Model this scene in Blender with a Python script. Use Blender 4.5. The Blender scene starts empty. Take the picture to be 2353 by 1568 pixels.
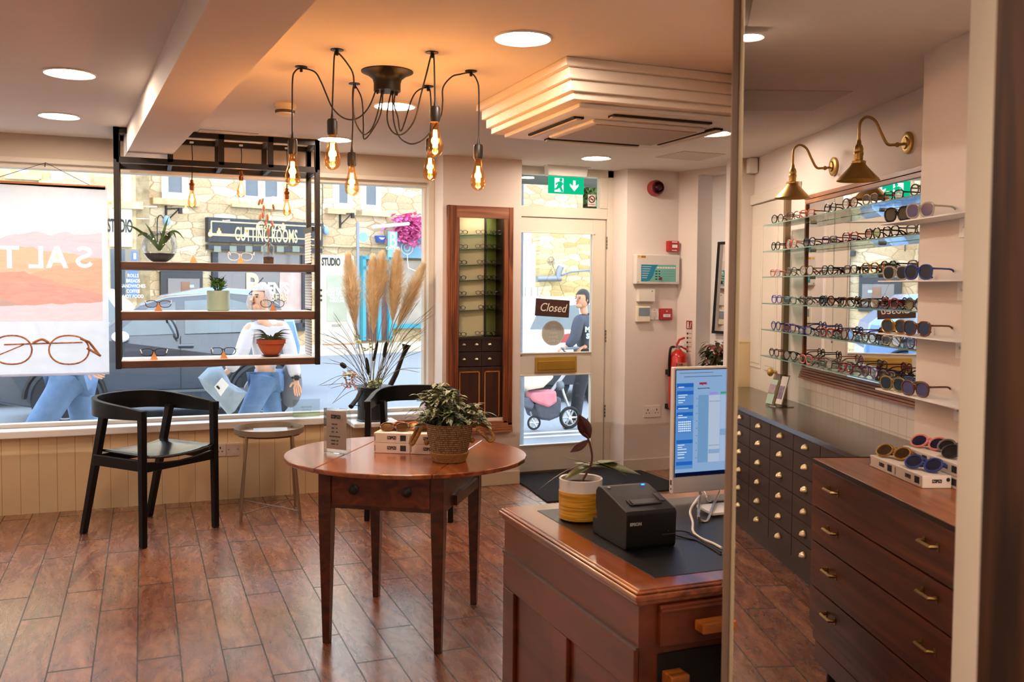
import bpy, math, random
from mathutils import Vector, Matrix, Quaternion
random.seed(7)
R=random.random
def U(a,b): return a+(b-a)*random.random()
PI=math.pi
scn=bpy.context.scene
COL=scn.collection
# ------------------------------------------------------------------ camera
FPX=2130.; YAW=.3788; PITCH=.0445; ROLL=-.0077; SY=-28.; CH=1.45
def _cam():
    F=Vector((math.sin(YAW)*math.cos(PITCH),math.cos(YAW)*math.cos(PITCH),-math.sin(PITCH)))
    Rt=Vector((math.cos(YAW),-math.sin(YAW),0)); D=F.cross(Rt)
    c,s=math.cos(ROLL),math.sin(ROLL)
    return c*Rt+s*D, -s*Rt+c*D, F
CR,CD,CF=_cam()
CP=Vector((0,0,CH))
cam=bpy.data.cameras.new('camera'); cam.sensor_width=36.; cam.lens=36.*FPX/2353.
cam.shift_y=SY/2353.; cam.clip_start=.05; cam.clip_end=300
cam.dof.use_dof=True; cam.dof.focus_distance=4.8; cam.dof.aperture_fstop=6.3
co=bpy.data.objects.new('camera',cam); COL.objects.link(co)
m=Matrix.Identity(4)
for i in range(3):
    m[i][0]=CR[i]; m[i][1]=-CD[i]; m[i][2]=-CF[i]; m[i][3]=CP[i]
co.matrix_world=m
scn.camera=co
cy=scn.cycles; cy.max_bounces=6; cy.diffuse_bounces=3; cy.glossy_bounces=3; cy.transmission_bounces=3; cy.transparent_max_bounces=12; cy.caustics_reflective=False; cy.caustics_refractive=False; cy.sample_clamp_indirect=6; cy.adaptive_threshold=.08
vs=scn.view_settings; vs.view_transform='Standard'; vs.look='None'; vs.gamma=1; vs.exposure=.48; vs.use_curve_mapping=False
# survey helpers: where a sight line of the photograph meets a wall, floor or shelf of the room
def ray(x,y): return CR*((x-1176.5)/FPX)+CD*((y-784-SY)/FPX)+CF
def on(x,y,ax,v):
    d=ray(x,y); return CP+d*((v-CP[ax])/d[ax])
def PZ(x,y,z): return on(x,y,2,z)
def PY(x,y,Y): return on(x,y,1,Y)
class Frame:
    """a wall-aligned frame: X along the wall, Y into the wall, Z up"""
    def __init__(s,o,ang): s.o=Vector(o); s.a=ang; s.m=Matrix.Translation(s.o)@Matrix.Rotation(ang,4,'Z'); s.i=s.m.inverted()
    def hit(s,x,y,off):   # sight line meets plane Y=off of this frame
        d=s.i.to_3x3()@ray(x,y); c=s.i@CP; return c+d*((off-c.y)/d.y)
    def z(s,x,y,zz): return s.i@PZ(x,y,zz)
MAIN=Frame((0,0,0),0)
PH=math.radians(18.3)
LW=Frame((3.707,4.462,0),-(PI/2+PH))          # wall with the framed mirror
_f0=PZ(750,800,-.3)
FA=Frame((_f0.x,_f0.y,0),math.radians(18.5))  # street facade opposite
# ------------------------------------------------------------------ mesh builder
class MB:
    def __init__(s): s.v=[]; s.f=[]
    def add(s,v,f):
        n=len(s.v); s.v+= [Vector(p) for p in v]; s.f+=[[i+n for i in q] for q in f]; return s
    def bx(s,x0,x1,y0,y1,z0,z1):
        return s.add([(x0,y0,z0),(x1,y0,z0),(x1,y1,z0),(x0,y1,z0),(x0,y0,z1),(x1,y0,z1),(x1,y1,z1),(x0,y1,z1)],
            [(0,3,2,1),(4,5,6,7),(0,1,5,4),(1,2,6,5),(2,3,7,6),(3,0,4,7)])
    def box(s,c,d,rot=None):
        h=[q/2 for q in d]; t=MB().bx(-h[0],h[0],-h[1],h[1],-h[2],h[2])
        if rot: t.v=[rot@p for p in t.v]
        t.v=[p+Vector(c) for p in t.v]; return s.add(t.v,t.f)
    def cyl(s,a,b,r0,r1=None,n=14,caps=True):
        r1=r0 if r1 is None else r1
        return s.tube([a,b],[r0,r1],n,caps)
    def tube(s,pts,r,n=8,caps=True,flat=None):
        pts=[Vector(p) for p in pts]; k=len(pts)
        rr=list(r) if isinstance(r,(list,tuple)) else [r]*k
        t0=(pts[1]-pts[0]).normalized(); up=Vector((0,0,1)) if abs(t0.z)<.9 else Vector((1,0,0))
        nn=t0.cross(up).normalized(); vs_=[]; 
        for i,p in enumerate(pts):
            t=(pts[min(i+1,k-1)]-pts[max(i-1,0)])
            if t.length<1e-9: t=t0
            t.normalize(); nn=(nn-t*nn.dot(t))
            if nn.length<1e-6: nn=t.orthogonal()
            nn.normalize(); b=t.cross(nn)
            for j in range(n):
                a=2*PI*j/n; vs_.append(p+(nn*math.cos(a)*(flat or 1)+b*math.sin(a))*rr[i])
        f=[]
        for i in range(k-1):
            for j in range(n):
                j2=(j+1)%n; f.append((i*n+j,i*n+j2,(i+1)*n+j2,(i+1)*n+j))
        if caps: f.append(tuple(range(n))[::-1]); f.append(tuple((k-1)*n+j for j in range(n)))
        return s.add(vs_,f)
    def ring(s,c,R_,r,ax=(0,0,1),n=24,m=8,sx=1,sy=1):
        ax=Vector(ax).normalized(); q=Vector((0,0,1)).rotation_difference(ax)
        pts=[]
        for i in range(n+1):
            a=2*PI*i/n; pts.append(Vector(c)+q@Vector((math.cos(a)*R_*sx,math.sin(a)*R_*sy,0)))
        return s.tube(pts,r,m,False)
    def lathe(s,prof,c=(0,0,0),n=24,rot=None):
        vs_=[];f=[];k=len(prof)
        for (r,z) in prof:
            for j in range(n):
                a=2*PI*j/n; p=Vector((r*math.cos(a),r*math.sin(a),z))
                vs_.append((rot@p if rot else p)+Vector(c))
        for i in range(k-1):
            for j in range(n):
                j2=(j+1)%n; f.append((i*n+j,i*n+j2,(i+1)*n+j2,(i+1)*n+j))
        if prof[0][0]>1e-4: f.append(tuple(range(n))[::-1])
        if prof[-1][0]>1e-4: f.append(tuple((k-1)*n+j for j in range(n)))
        return s.add(vs_,f)
    def ell(s,c,r,nu=14,nv=9,rot=None):
        if not isinstance(r,(tuple,list)): r=(r,r,r)
        prof=[(math.sin(PI*i/nv),-math.cos(PI*i/nv)) for i in range(nv+1)]
        t=MB().lathe([(max(a,1e-5),b) for a,b in prof],n=nu)
        v=[Vector((p.x*r[0],p.y*r[1],p.z*r[2])) for p in t.v]
        if rot: v=[rot@p for p in v]
        return s.add([p+Vector(c) for p in v],t.f)
    def prism(s,poly,d):
        d=Vector(d); k=len(poly); p=[Vector(q) for q in poly]
        return s.add(p+[q+d for q in p],[tuple(range(k))[::-1],tuple(range(k,2*k))]+[(i,(i+1)%k,(i+1)%k+k,i+k) for i in range(k)])
    def quad(s,a,b,c,d): return s.add([a,b,c,d],[(0,1,2,3)])
    def leaf(s,base,d,up,L,W,bend=.25,n=5,fold=.15,tip=1.):
        base=Vector(base); d=Vector(d).normalized(); up=Vector(up); sd=d.cross(up)
        if sd.length<1e-4: sd=d.orthogonal()
        sd.normalize(); up=sd.cross(d).normalized(); v=[];f=[]
        for i in range(n+1):
            t=i/n; w=W*math.sin(PI*min(1,(t*.94+.06)**tip))*.5 if i<n else 0.0005
            c=base+d*(L*t)-Vector((0,0,1))*(bend*L*t*t)
            v+=[c-sd*w+up*fold*w,c,c+sd*w+up*fold*w]
        for i in range(n):
            a=i*3; f+=[(a,a+1,a+4,a+3),(a+1,a+2,a+5,a+4)]
        return s.add(v,f)
    def xf(s,M): s.v=[M@p for p in s.v]; return s
    def __iadd__(s,o): s.add(o.v,o.f); return s
AT={}
def build(name,mb,mat,parent=None,smooth=True,bevel=0,at=None,F=MAIN,kind=None,solid=0):
    me=bpy.data.meshes.new(name)
    off=AT[parent.name] if parent is not None else (Vector(at) if at is not None else Vector((0,0,0)))
    me.from_pydata([tuple(p-off) for p in mb.v],[],mb.f); me.update()
    import bmesh
    bm=bmesh.new(); bm.from_mesh(me); bmesh.ops.recalc_face_normals(bm,faces=bm.faces); bm.to_mesh(me); bm.free()
    me.materials.append(mat)
    if smooth:
        me.polygons.foreach_set('use_smooth',[True]*len(me.polygons))
        try: me.set_sharp_from_angle(angle=math.radians(38))
        except Exception: pass
    o=bpy.data.objects.new(name,me); COL.objects.link(o)
    if parent is not None: o.parent=parent; AT[o.name]=off
    else:
        o.location=F.m@off; o.rotation_euler=(0,0,F.a); AT[o.name]=off
    if bevel:
        b=o.modifiers.new('bevel','BEVEL'); b.width=bevel; b.segments=2; b.limit_method='ANGLE'; b.angle_limit=math.radians(40)
    if solid:
        b=o.modifiers.new('thick','SOLIDIFY'); b.thickness=solid
    if kind: o['kind']=kind
    return o
def tag(o,label,cat,group=None):
    o['label']=label; o['category']=cat
    if group: o['group']=group
    return o
def thing(name,label,cat,at=(0,0,0),F=MAIN,group=None):
    o=bpy.data.objects.new(name,None); COL.objects.link(o); o.empty_display_size=.05
    at=Vector(at); o.location=F.m@at; o.rotation_euler=(0,0,F.a); AT[o.name]=at
    return tag(o,label,cat,group)
def struct(name,mb,mat,F=MAIN,smooth=False,bevel=0,at=None):
    return build(name,mb,mat,None,smooth,bevel,at=at,F=F,kind='structure')
def copy_tree(o,parent=None):
    c=o.copy(); COL.objects.link(c); c.parent=parent; AT[c.name]=AT.get(o.name,Vector((0,0,0)))
    for ch in list(o.children): copy_tree(ch,c)
    return c
def place(o,loc,rz=0,F=MAIN,label=None,group=None,sc=None):
    o.location=F.m@Vector(loc); o.rotation_euler=(0,0,F.a+rz)
    if label: o['label']=label
    if group: o['group']=group
    if sc: o.scale=(sc,sc,sc)
    return o
def cr(pts,n=6):
    p=[Vector(q) for q in pts]; p=[p[0]*2-p[1]]+p+[p[-1]*2-p[-2]]; o=[]
    for i in range(1,len(p)-2):
        a,b,c,d=p[i-1],p[i],p[i+1],p[i+2]
        for k in range(n):
            t=k/n; o.append(.5*((2*b)+(c-a)*t+(2*a-5*b+4*c-d)*t*t+(3*b-a-3*c+d)*t**3))
    o.append(p[-2]); return o
# ------------------------------------------------------------------ materials
def lin(h):
    if isinstance(h,str):
        h=h.lstrip('#'); v=[int(h[i:i+2],16)/255 for i in (0,2,4)]
        return tuple((x/12.92 if x<=.04045 else ((x+.055)/1.055)**2.4) for x in v)+(1,)
    return tuple(h)+(1,) if len(h)==3 else h
_m={}
def _new(name):
    m=bpy.data.materials.new(name); m.use_nodes=True; nt=m.node_tree; b=nt.nodes['Principled BSDF']; return m,nt,b
def mat(name,col,rough=.55,metal=0.,var=.12,scale=14.,bump=0.,bscale=60.,emit=None,es=0.,coat=0.,spec=None,col2=None,trans=0):
    if name in _m: return _m[name]
    m,nt,b=_new(name); N=nt.nodes; Lk=nt.links
    tc=N.new('ShaderNodeTexCoord'); nz=N.new('ShaderNodeTexNoise'); nz.inputs['Scale'].default_value=scale; nz.inputs['Detail'].default_value=4
    Lk.new(tc.outputs['Object'],nz.inputs['Vector'])
    mx=N.new('ShaderNodeMix'); mx.data_type='RGBA'; c=lin(col)
    c2=lin(col2) if col2 else tuple(x*(1-var) for x in c[:3])+(1,)
    mx.inputs[6].default_value=c; mx.inputs[7].default_value=c2
    Lk.new(nz.outputs[0],mx.inputs[0]); Lk.new(mx.outputs[2],b.inputs['Base Color'])
    b.inputs['Roughness'].default_value=rough; b.inputs['Metallic'].default_value=metal
    if coat: b.inputs['Coat Weight'].default_value=coat; b.inputs['Coat Roughness'].default_value=.15
    if spec is not None: b.inputs['Specular IOR Level'].default_value=spec
    if emit: b.inputs['Emission Color'].default_value=lin(emit); b.inputs['Emission Strength'].default_value=es
    if trans: b.inputs['Transmission Weight'].default_value=trans
    if bump:
        n2=N.new('ShaderNodeTexNoise'); n2.inputs['Scale'].default_value=bscale; n2.inputs['Detail'].default_value=6
        Lk.new(tc.outputs['Object'],n2.inputs['Vector']); bp=N.new('ShaderNodeBump'); bp.inputs['Strength'].default_value=bump; bp.inputs['Distance'].default_value=.01
        Lk.new(n2.outputs[0],bp.inputs['Height']); Lk.new(bp.outputs[0],b.inputs['Normal'])
    _m[name]=m; return m
def wood(name,c1,c2,axis='X',scale=6.,rough=.4,coat=.2,stretch=12.):
    if name in _m: return _m[name]
    m,nt,b=_new(name); N=nt.nodes; Lk=nt.links
    tc=N.new('ShaderNodeTexCoord'); mp=N.new('ShaderNodeMapping'); s=[scale*stretch/2]*3; s['XYZ'.index(axis)]=scale/3; mp.inputs['Scale'].default_value=s
    Lk.new(tc.outputs['Object'],mp.inputs[0]); nz=N.new('ShaderNodeTexNoise'); nz.inputs['Scale'].default_value=1; nz.inputs['Detail'].default_value=7; nz.inputs['Distortion'].default_value=1.2
    Lk.new(mp.outputs[0],nz.inputs['Vector']); r=N.new('ShaderNodeValToRGB'); r.color_ramp.elements[0].position=.35; r.color_ramp.elements[1].position=.68
    r.color_ramp.elements[0].color=lin(c1); r.color_ramp.elements[1].color=lin(c2)
    Lk.new(nz.outputs[0],r.inputs[0]); Lk.new(r.outputs[0],b.inputs['Base Color'])
    b.inputs['Roughness'].default_value=rough; b.inputs['Coat Weight'].default_value=coat; b.inputs['Coat Roughness'].default_value=.2
    bp=N.new('ShaderNodeBump'); bp.inputs['Strength'].default_value=.08; Lk.new(nz.outputs[0],bp.inputs['Height']); Lk.new(bp.outputs[0],b.inputs['Normal'])
    _m[name]=m; return m
def glass(name,tint='#ffffff',gl=.07,rough=0.,edge=None):
    """thin clear sheet: mostly see-through with a faint mirror sheen"""
    if name in _m: return _m[name]
    m,nt,b=_new(name); N=nt.nodes; Lk=nt.links; N.remove(b); out=N['Material Output']
    t=N.new('ShaderNodeBsdfTransparent'); t.inputs[0].default_value=lin(tint)
    g=N.new('ShaderNodeBsdfGlossy'); g.inputs['Roughness'].default_value=rough
    fr=N.new('ShaderNodeFresnel'); fr.inputs[0].default_value=1.45
    ma=N.new('ShaderNodeMath'); ma.operation='MULTIPLY_ADD'; ma.inputs[1].default_value=gl*6; ma.inputs[2].default_value=gl*.3; ma.use_clamp=True
    Lk.new(fr.outputs[0],ma.inputs[0]); mx=N.new('ShaderNodeMixShader'); Lk.new(ma.outputs[0],mx.inputs[0])
    Lk.new(t.outputs[0],mx.inputs[1]); Lk.new(g.outputs[0],mx.inputs[2]); Lk.new(mx.outputs[0],out.inputs[0]); _m[name]=m; return m
def emis(name,col,s):
    if name in _m: return _m[name]
    m,nt,b=_new(name); N=nt.nodes; N.remove(b); e=N.new('ShaderNodeEmission'); e.inputs[0].default_value=lin(col); e.inputs[1].default_value=s
    nt.links.new(e.outputs[0],N['Material Output'].inputs[0]); _m[name]=m; return m
def mathn(N,Lk,op,a,b=None,c=None):
    n=N.new('ShaderNodeMath'); n.operation=op
    for i,x in enumerate((a,b,c)):
        if x is None: continue
        if isinstance(x,(int,float)): n.inputs[i].default_value=x
        else: Lk.new(x,n.inputs[i])
    return n.outputs[0]
def floor_mat(nm='tile_floor'):
    m,nt,b=_new(nm); N=nt.nodes; Lk=nt.links
    tc=N.new('ShaderNodeTexCoord'); sp=N.new('ShaderNodeSeparateXYZ'); Lk.new(tc.outputs['Object'],sp.inputs[0])
    f=lambda op,a,b_=None,c=None: mathn(N,Lk,op,a,b_,c)
    cx=f('DIVIDE',f('ADD',sp.outputs[0],.034+.1563*40),.1563); ci=f('FLOOR',cx); fx=f('FRACT',cx)
    par=f('MODULO',ci,2.0)
    cy=f('DIVIDE',f('SUBTRACT',f('ADD',sp.outputs[1],.96*20-3.795),f('MULTIPLY',par,-.32)),.96); ri=f('FLOOR',cy); fy=f('FRACT',cy)
    ex=f('MULTIPLY',f('MINIMUM',fx,f('SUBTRACT',1.,fx)),.1563); ey=f('MULTIPLY',f('MINIMUM',fy,f('SUBTRACT',1.,fy)),.96)
    ed=f('MINIMUM',ex,f('MULTIPLY',ey,.5)); gr=f('LESS_THAN',ed,.0028)
    cb=N.new('ShaderNodeCombineXYZ'); Lk.new(f('MULTIPLY',ci,7.31),cb.inputs[0]); Lk.new(f('MULTIPLY',ri,3.17),cb.inputs[1])
    wn=N.new('ShaderNodeTexWhiteNoise'); wn.noise_dimensions='3D'; Lk.new(cb.outputs[0],wn.inputs['Vector'])
    va=N.new('ShaderNodeVectorMath'); va.operation='ADD'; Lk.new(tc.outputs['Object'],va.inputs[0])
    vm=N.new('ShaderNodeVectorMath'); vm.operation='SCALE'; Lk.new(wn.outputs['Color'],vm.inputs[0]); vm.inputs['Scale'].default_value=30; Lk.new(vm.outputs[0],va.inputs[1])
    mp=N.new('ShaderNodeMapping'); mp.inputs['Scale'].default_value=(4.2,1.1,1); Lk.new(va.outputs[0],mp.inputs[0])
    nz=N.new('ShaderNodeTexNoise'); nz.inputs['Scale'].default_value=1.6; nz.inputs['Detail'].default_value=8; nz.inputs['Distortion'].default_value=2.2; nz.inputs['Roughness'].default_value=.62
    Lk.new(mp.outputs[0],nz.inputs['Vector'])
    rp=N.new('ShaderNodeValToRGB'); e=rp.color_ramp.elements; e[0].position=.3; e[0].color=lin('#6a3b25'); e[1].position=.72; e[1].color=lin('#c08a62')
    q=e.new(.5); q.color=lin('#965a3c'); Lk.new(nz.outputs[0],rp.inputs[0])
    hs=N.new('ShaderNodeHueSaturation'); Lk.new(rp.outputs[0],hs.inputs['Color']); Lk.new(f('ADD',f('MULTIPLY',wn.outputs['Value'],.34),.86),hs.inputs['Value'])
    mx=N.new('ShaderNodeMix'); mx.data_type='RGBA'; Lk.new(gr,mx.inputs[0]); Lk.new(hs.outputs[0],mx.inputs[6]); mx.inputs[7].default_value=lin('#2a1a12')
    Lk.new(mx.outputs[2],b.inputs['Base Color'])
    n3=N.new('ShaderNodeTexNoise'); n3.inputs['Scale'].default_value=3.; n3.inputs['Detail'].default_value=6; n3.inputs['Distortion'].default_value=3.5; Lk.new(mp.outputs[0],n3.inputs['Vector'])
    Lk.new(f('ADD',f('ADD',f('MULTIPLY',n3.outputs[0],.30),.12),f('MULTIPLY',gr,.5)),b.inputs['Roughness'])
    hh=f('SUBTRACT',f('ADD',f('MULTIPLY',nz.outputs[0],.25),f('MULTIPLY',n3.outputs[0],.3)),f('MULTIPLY',gr,.8))
    bp=N.new('ShaderNodeBump'); bp.inputs['Strength'].default_value=.5; bp.inputs['Distance'].default_value=.004; Lk.new(hh,bp.inputs['Height']); Lk.new(bp.outputs[0],b.inputs['Normal'])
    b.inputs['Specular IOR Level'].default_value=.8; b.inputs['Coat Weight'].default_value=.55; b.inputs['Coat Roughness'].default_value=.22; b.inputs['Coat IOR'].default_value=1.7; Lk.new(bp.outputs[0],b.inputs['Coat Normal'])
    return m
def stone(name,c1,c2,mortar,sx,sz,rub=True):
    m,nt,b=_new(name); N=nt.nodes; Lk=nt.links
    tc=N.new('ShaderNodeTexCoord'); sp=N.new('ShaderNodeSeparateXYZ'); Lk.new(tc.outputs['Object'],sp.inputs[0])
    cb=N.new('ShaderNodeCombineXYZ'); Lk.new(sp.outputs[0],cb.inputs[0]); Lk.new(sp.outputs[2],cb.inputs[1])
    nz=N.new('ShaderNodeTexNoise'); nz.inputs['Scale'].default_value=1.3; nz.inputs['Detail'].default_value=3; Lk.new(cb.outputs[0],nz.inputs['Vector'])
    va=N.new('ShaderNodeMixRGB'); va.blend_type='ADD'; va.inputs[0].default_value=.35; Lk.new(cb.outputs[0],va.inputs[1]); Lk.new(nz.outputs['Color'],va.inputs[2])
    br=N.new('ShaderNodeTexBrick'); Lk.new(va.outputs[0],br.inputs['Vector']); br.inputs['Scale'].default_value=1.; br.inputs['Brick Width'].default_value=sx; br.inputs['Row Height'].default_value=sz
    br.inputs['Mortar Size'].default_value=.012; br.inputs['Mortar Smooth'].default_value=.6; br.inputs['Color1'].default_value=lin(c1); br.inputs['Color2'].default_value=lin(c2); br.inputs['Mortar'].default_value=lin(mortar)
    br.inputs['Bias'].default_value=0; br.offset=.43; br.squash=.7; br.squash_frequency=3
    n2=N.new('ShaderNodeTexNoise'); n2.inputs['Scale'].default_value=6; n2.inputs['Detail'].default_value=8; Lk.new(cb.outputs[0],n2.inputs['Vector'])
    mx=N.new('ShaderNodeMix'); mx.data_type='RGBA'; mx.blend_type='MULTIPLY'; mx.inputs[0].default_value=.5; Lk.new(br.outputs[0],mx.inputs[6])
    rp=N.new('ShaderNodeValToRGB'); rp.color_ramp.elements[0].position=.3; rp.color_ramp.elements[0].color=(.45,.4,.36,1); rp.color_ramp.elements[1].position=.55; Lk.new(n2.outputs[0],rp.inputs[0]); Lk.new(rp.outputs[0],mx.inputs[7])
    Lk.new(mx.outputs[2],b.inputs['Base Color']); b.inputs['Roughness'].default_value=.9
    bp=N.new('ShaderNodeBump'); bp.inputs['Strength'].default_value=.5; bp.inputs['Distance'].default_value=.03; Lk.new(n2.outputs[0],bp.inputs['Height']); Lk.new(bp.outputs[0],b.inputs['Normal'])
    return m
def rubble(name,cols,joint,sx,sz):
    m,nt,b=_new(name); N=nt.nodes; Lk=nt.links
    tc=N.new('ShaderNodeTexCoord'); mp=N.new('ShaderNodeMapping'); mp.inputs['Scale'].default_value=(sx,1,sz); Lk.new(tc.outputs['Object'],mp.inputs[0])
    sp=N.new('ShaderNodeSeparateXYZ'); Lk.new(mp.outputs[0],sp.inputs[0]); cb=N.new('ShaderNodeCombineXYZ'); Lk.new(sp.outputs[0],cb.inputs[0]); Lk.new(sp.outputs[2],cb.inputs[1])
    nz=N.new('ShaderNodeTexNoise'); nz.inputs['Scale'].default_value=1.5; nz.inputs['Detail'].default_value=4; Lk.new(cb.outputs[0],nz.inputs['Vector'])
    va=N.new('ShaderNodeMixRGB'); va.blend_type='ADD'; va.inputs[0].default_value=.35; Lk.new(cb.outputs[0],va.inputs[1]); Lk.new(nz.outputs['Color'],va.inputs[2])
    v=[]
    for ft in ('F1','DISTANCE_TO_EDGE'):
        q=N.new('ShaderNodeTexVoronoi'); q.voronoi_dimensions='2D'; q.feature=ft; q.inputs['Scale'].default_value=1; q.inputs['Randomness'].default_value=.75; Lk.new(va.outputs[0],q.inputs['Vector']); v.append(q)
    s2=N.new('ShaderNodeSeparateColor'); Lk.new(v[0].outputs['Color'],s2.inputs[0]); rp=N.new('ShaderNodeValToRGB'); rp.color_ramp.elements[0].color=lin(cols[0]); rp.color_ramp.elements[1].color=lin(cols[-1]); e=rp.color_ramp.elements.new(.5); e.color=lin(cols[1]); Lk.new(s2.outputs[0],rp.inputs[0])
    n2=N.new('ShaderNodeTexNoise'); n2.inputs['Scale'].default_value=9; n2.inputs['Detail'].default_value=8; Lk.new(cb.outputs[0],n2.inputs['Vector'])
    wob=mathn(N,Lk,'MULTIPLY',n2.outputs[0],.06); jn=mathn(N,Lk,'LESS_THAN',v[1].outputs['Distance'],wob)
    r2=N.new('ShaderNodeValToRGB'); r2.color_ramp.elements[0].position=.32; r2.color_ramp.elements[0].color=(.62,.56,.5,1); r2.color_ramp.elements[1].position=.52; Lk.new(n2.outputs[0],r2.inputs[0])
    mu=N.new('ShaderNodeMixRGB'); mu.blend_type='MULTIPLY'; mu.inputs[0].default_value=.7; Lk.new(rp.outputs[0],mu.inputs[1]); Lk.new(r2.outputs[0],mu.inputs[2])
    mx=N.new('ShaderNodeMixRGB'); Lk.new(jn,mx.inputs[0]); Lk.new(mu.outputs[0],mx.inputs[1]); mx.inputs[2].default_value=lin(joint); Lk.new(mx.outputs[0],b.inputs['Base Color']); b.inputs['Roughness'].default_value=.92
    bp=N.new('ShaderNodeBump'); bp.inputs['Strength'].default_value=.5; bp.inputs['Distance'].default_value=.04; Lk.new(v[1].outputs['Distance'],bp.inputs['Height']); Lk.new(bp.outputs[0],b.inputs['Normal']); return m
def stripes(name,base,dark,axis,period,width,rough=.5,bump=.4):
    """grooved surface: thin grooves every period metres across one axis"""
    m,nt,b=_new(name); N=nt.nodes; Lk=nt.links; tc=N.new('ShaderNodeTexCoord'); sp=N.new('ShaderNodeSeparateXYZ'); Lk.new(tc.outputs['Object'],sp.inputs[0])
    f=lambda op,a,b_=None: mathn(N,Lk,op,a,b_)
    fr=f('FRACT',f('ADD',f('DIVIDE',sp.outputs[axis],period),100.)); g=f('LESS_THAN',fr,width/period)
    mx=N.new('ShaderNodeMix'); mx.data_type='RGBA'; Lk.new(g,mx.inputs[0]); mx.inputs[6].default_value=lin(base); mx.inputs[7].default_value=lin(dark)
    Lk.new(mx.outputs[2],b.inputs['Base Color']); b.inputs['Roughness'].default_value=rough
    bp=N.new('ShaderNodeBump'); bp.inputs['Strength'].default_value=bump; bp.inputs['Distance'].default_value=.003; bp.invert=True; Lk.new(g,bp.inputs['Height']); Lk.new(bp.outputs[0],b.inputs['Normal']); return m
# text lettering
def text(s,size,pos,mt,parent=None,F=MAIN,sx=1.,mirror=False,depth=.0006,shear=0.,name='lettering',rot=0.,lab=None,align='CENTER',bold=0.,M=None):
    cu=bpy.data.curves.new('t','FONT'); cu.body=s; cu.size=size; cu.align_x=align; cu.align_y='CENTER'; cu.extrude=depth; cu.shear=shear; cu.offset=bold; cu.resolution_u=3
    o=bpy.data.objects.new('t',cu); COL.objects.link(o); dg=bpy.context.evaluated_depsgraph_get(); me=bpy.data.meshes.new_from_object(o.evaluated_get(dg))
    bpy.data.objects.remove(o); mb=MB(); mb.v=[v.co.copy() for v in me.vertices]; mb.f=[list(p.vertices) for p in me.polygons]
    bpy.data.meshes.remove(me); bpy.data.curves.remove(cu)
    k=-1 if mirror else 1
    out=[]
    for p in mb.v:
        q=Vector((p.x*sx*k,-p.z,p.y)); q=Matrix.Rotation(rot,3,'Y')@q
        if M is not None: q=M@q
        out.append(q+Vector(pos))
    mb.v=out
    return build(name,mb,mt,parent,False,F=F)
# common
wallm=mat('wall_paint','#e4d8cf',.75,var=.03,scale=3,bump=.05,bscale=150)
ceilm=mat('ceiling_paint','#e6dcd2',.8,var=.03,scale=2,bump=.04,bscale=120)
trimm=mat('trim_paint','#ddd3c4',.5,var=.04)
whitem=mat('white_paint','#f0efec',.45,var=.03)
blackm=mat('black_metal','#0a090a',.45,var=.2,spec=.35)
brass=mat('brass','#c9a462',.34,.9,var=.22,scale=30)
brassb=mat('bright_brass','#d9b871',.22,1.,var=.2)
clear=glass('window_glass','#f6fbff',.05)
clear2=glass('shelf_glass','#d4ece6',.12)
lensm=glass('clear_lens','#eef3f6',.10)
paper=mat('white_card','#ece4dc',.6,var=.04)
inkm=mat('dark_ink','#1c1a1c',.6)
# ================================================================== ROOM SHELL
H=2.38
struct('floor',MB().bx(-3.2,6.0,-2.5,6.62,-.1,0),floor_mat())
cl=MB().bx(-3.3,6.1,-2.6,6.9,H,H+.1)
struct('ceiling',cl,ceilm)
sf=MB()   # shallow lower soffit over the display wall
sf.prism([(1.93,2.69,H-.03),(2.76,2.39,H-.03),(2.45,1.3,H-.03),(1.3,1.72,H-.03)],(0,0,.0295))
struct('trim_1',sf,ceilm)
struct('wall_left',MB().bx(-3.3,-3.2,-2.5,6.9,0,H),wallm)
struct('wall_back',MB().bx(-3.3,3.2,-2.6,-2.5,0,H),wallm)
bead=stripes('beadboard','#f0dcb2','#c4aa7c',0,.104,.004)
struct('wall_front',MB().bx(-3.2,1.975,6.5,6.62,0,.488),bead)
hdr=MB().bx(-3.2,1.975,6.5,6.62,2.235,H); struct('wall_front_header',hdr,mat('header_paint','#cdbfae',.75,var=.05))
# beam across the ceiling towards the window
def slab(x0a,x1a,ya,x0b,x1b,yb,z0,z1):
    return MB().add([(x0a,ya,z0),(x1a,ya,z0),(x1b,yb,z0),(x0b,yb,z0),(x0a,ya,z1),(x1a,ya,z1),(x1b,yb,z1),(x0b,yb,z1)],[(0,3,2,1),(4,5,6,7),(0,1,5,4),(1,2,6,5),(2,3,7,6),(3,0,4,7)])
struct('trim_2',slab(.59,.87,-2.5,-.105,.145,6.30,2.235,H),ceilm)
# window_1
wf=MB().bx(-3.2,1.975,6.5,6.53,2.205,2.237)      # white bead under the header
wf.bx(-3.2,1.975,6.55,6.66,2.175,2.21)
wf.bx(1.93,1.975,6.5,6.66,.49,2.21); wf.bx(1.915,1.935,6.56,6.64,.53,2.19)
wf.bx(-3.2,1.975,6.58,6.66,.535,.56); wf.bx(-3.2,-3.1,6.5,6.66,.49,2.2)
w1=struct('window_1',wf,trimm,bevel=.004)
AT[w1.name]=Vector((0,0,0))
build('window_sill',MB().bx(-3.2,1.975,6.44,6.68,.488,.535),whitem,w1,False,bevel=.006)
build('glass_pane',MB().bx(-3.1,1.93,6.612,6.618,.555,2.185),clear,w1,False)
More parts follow.
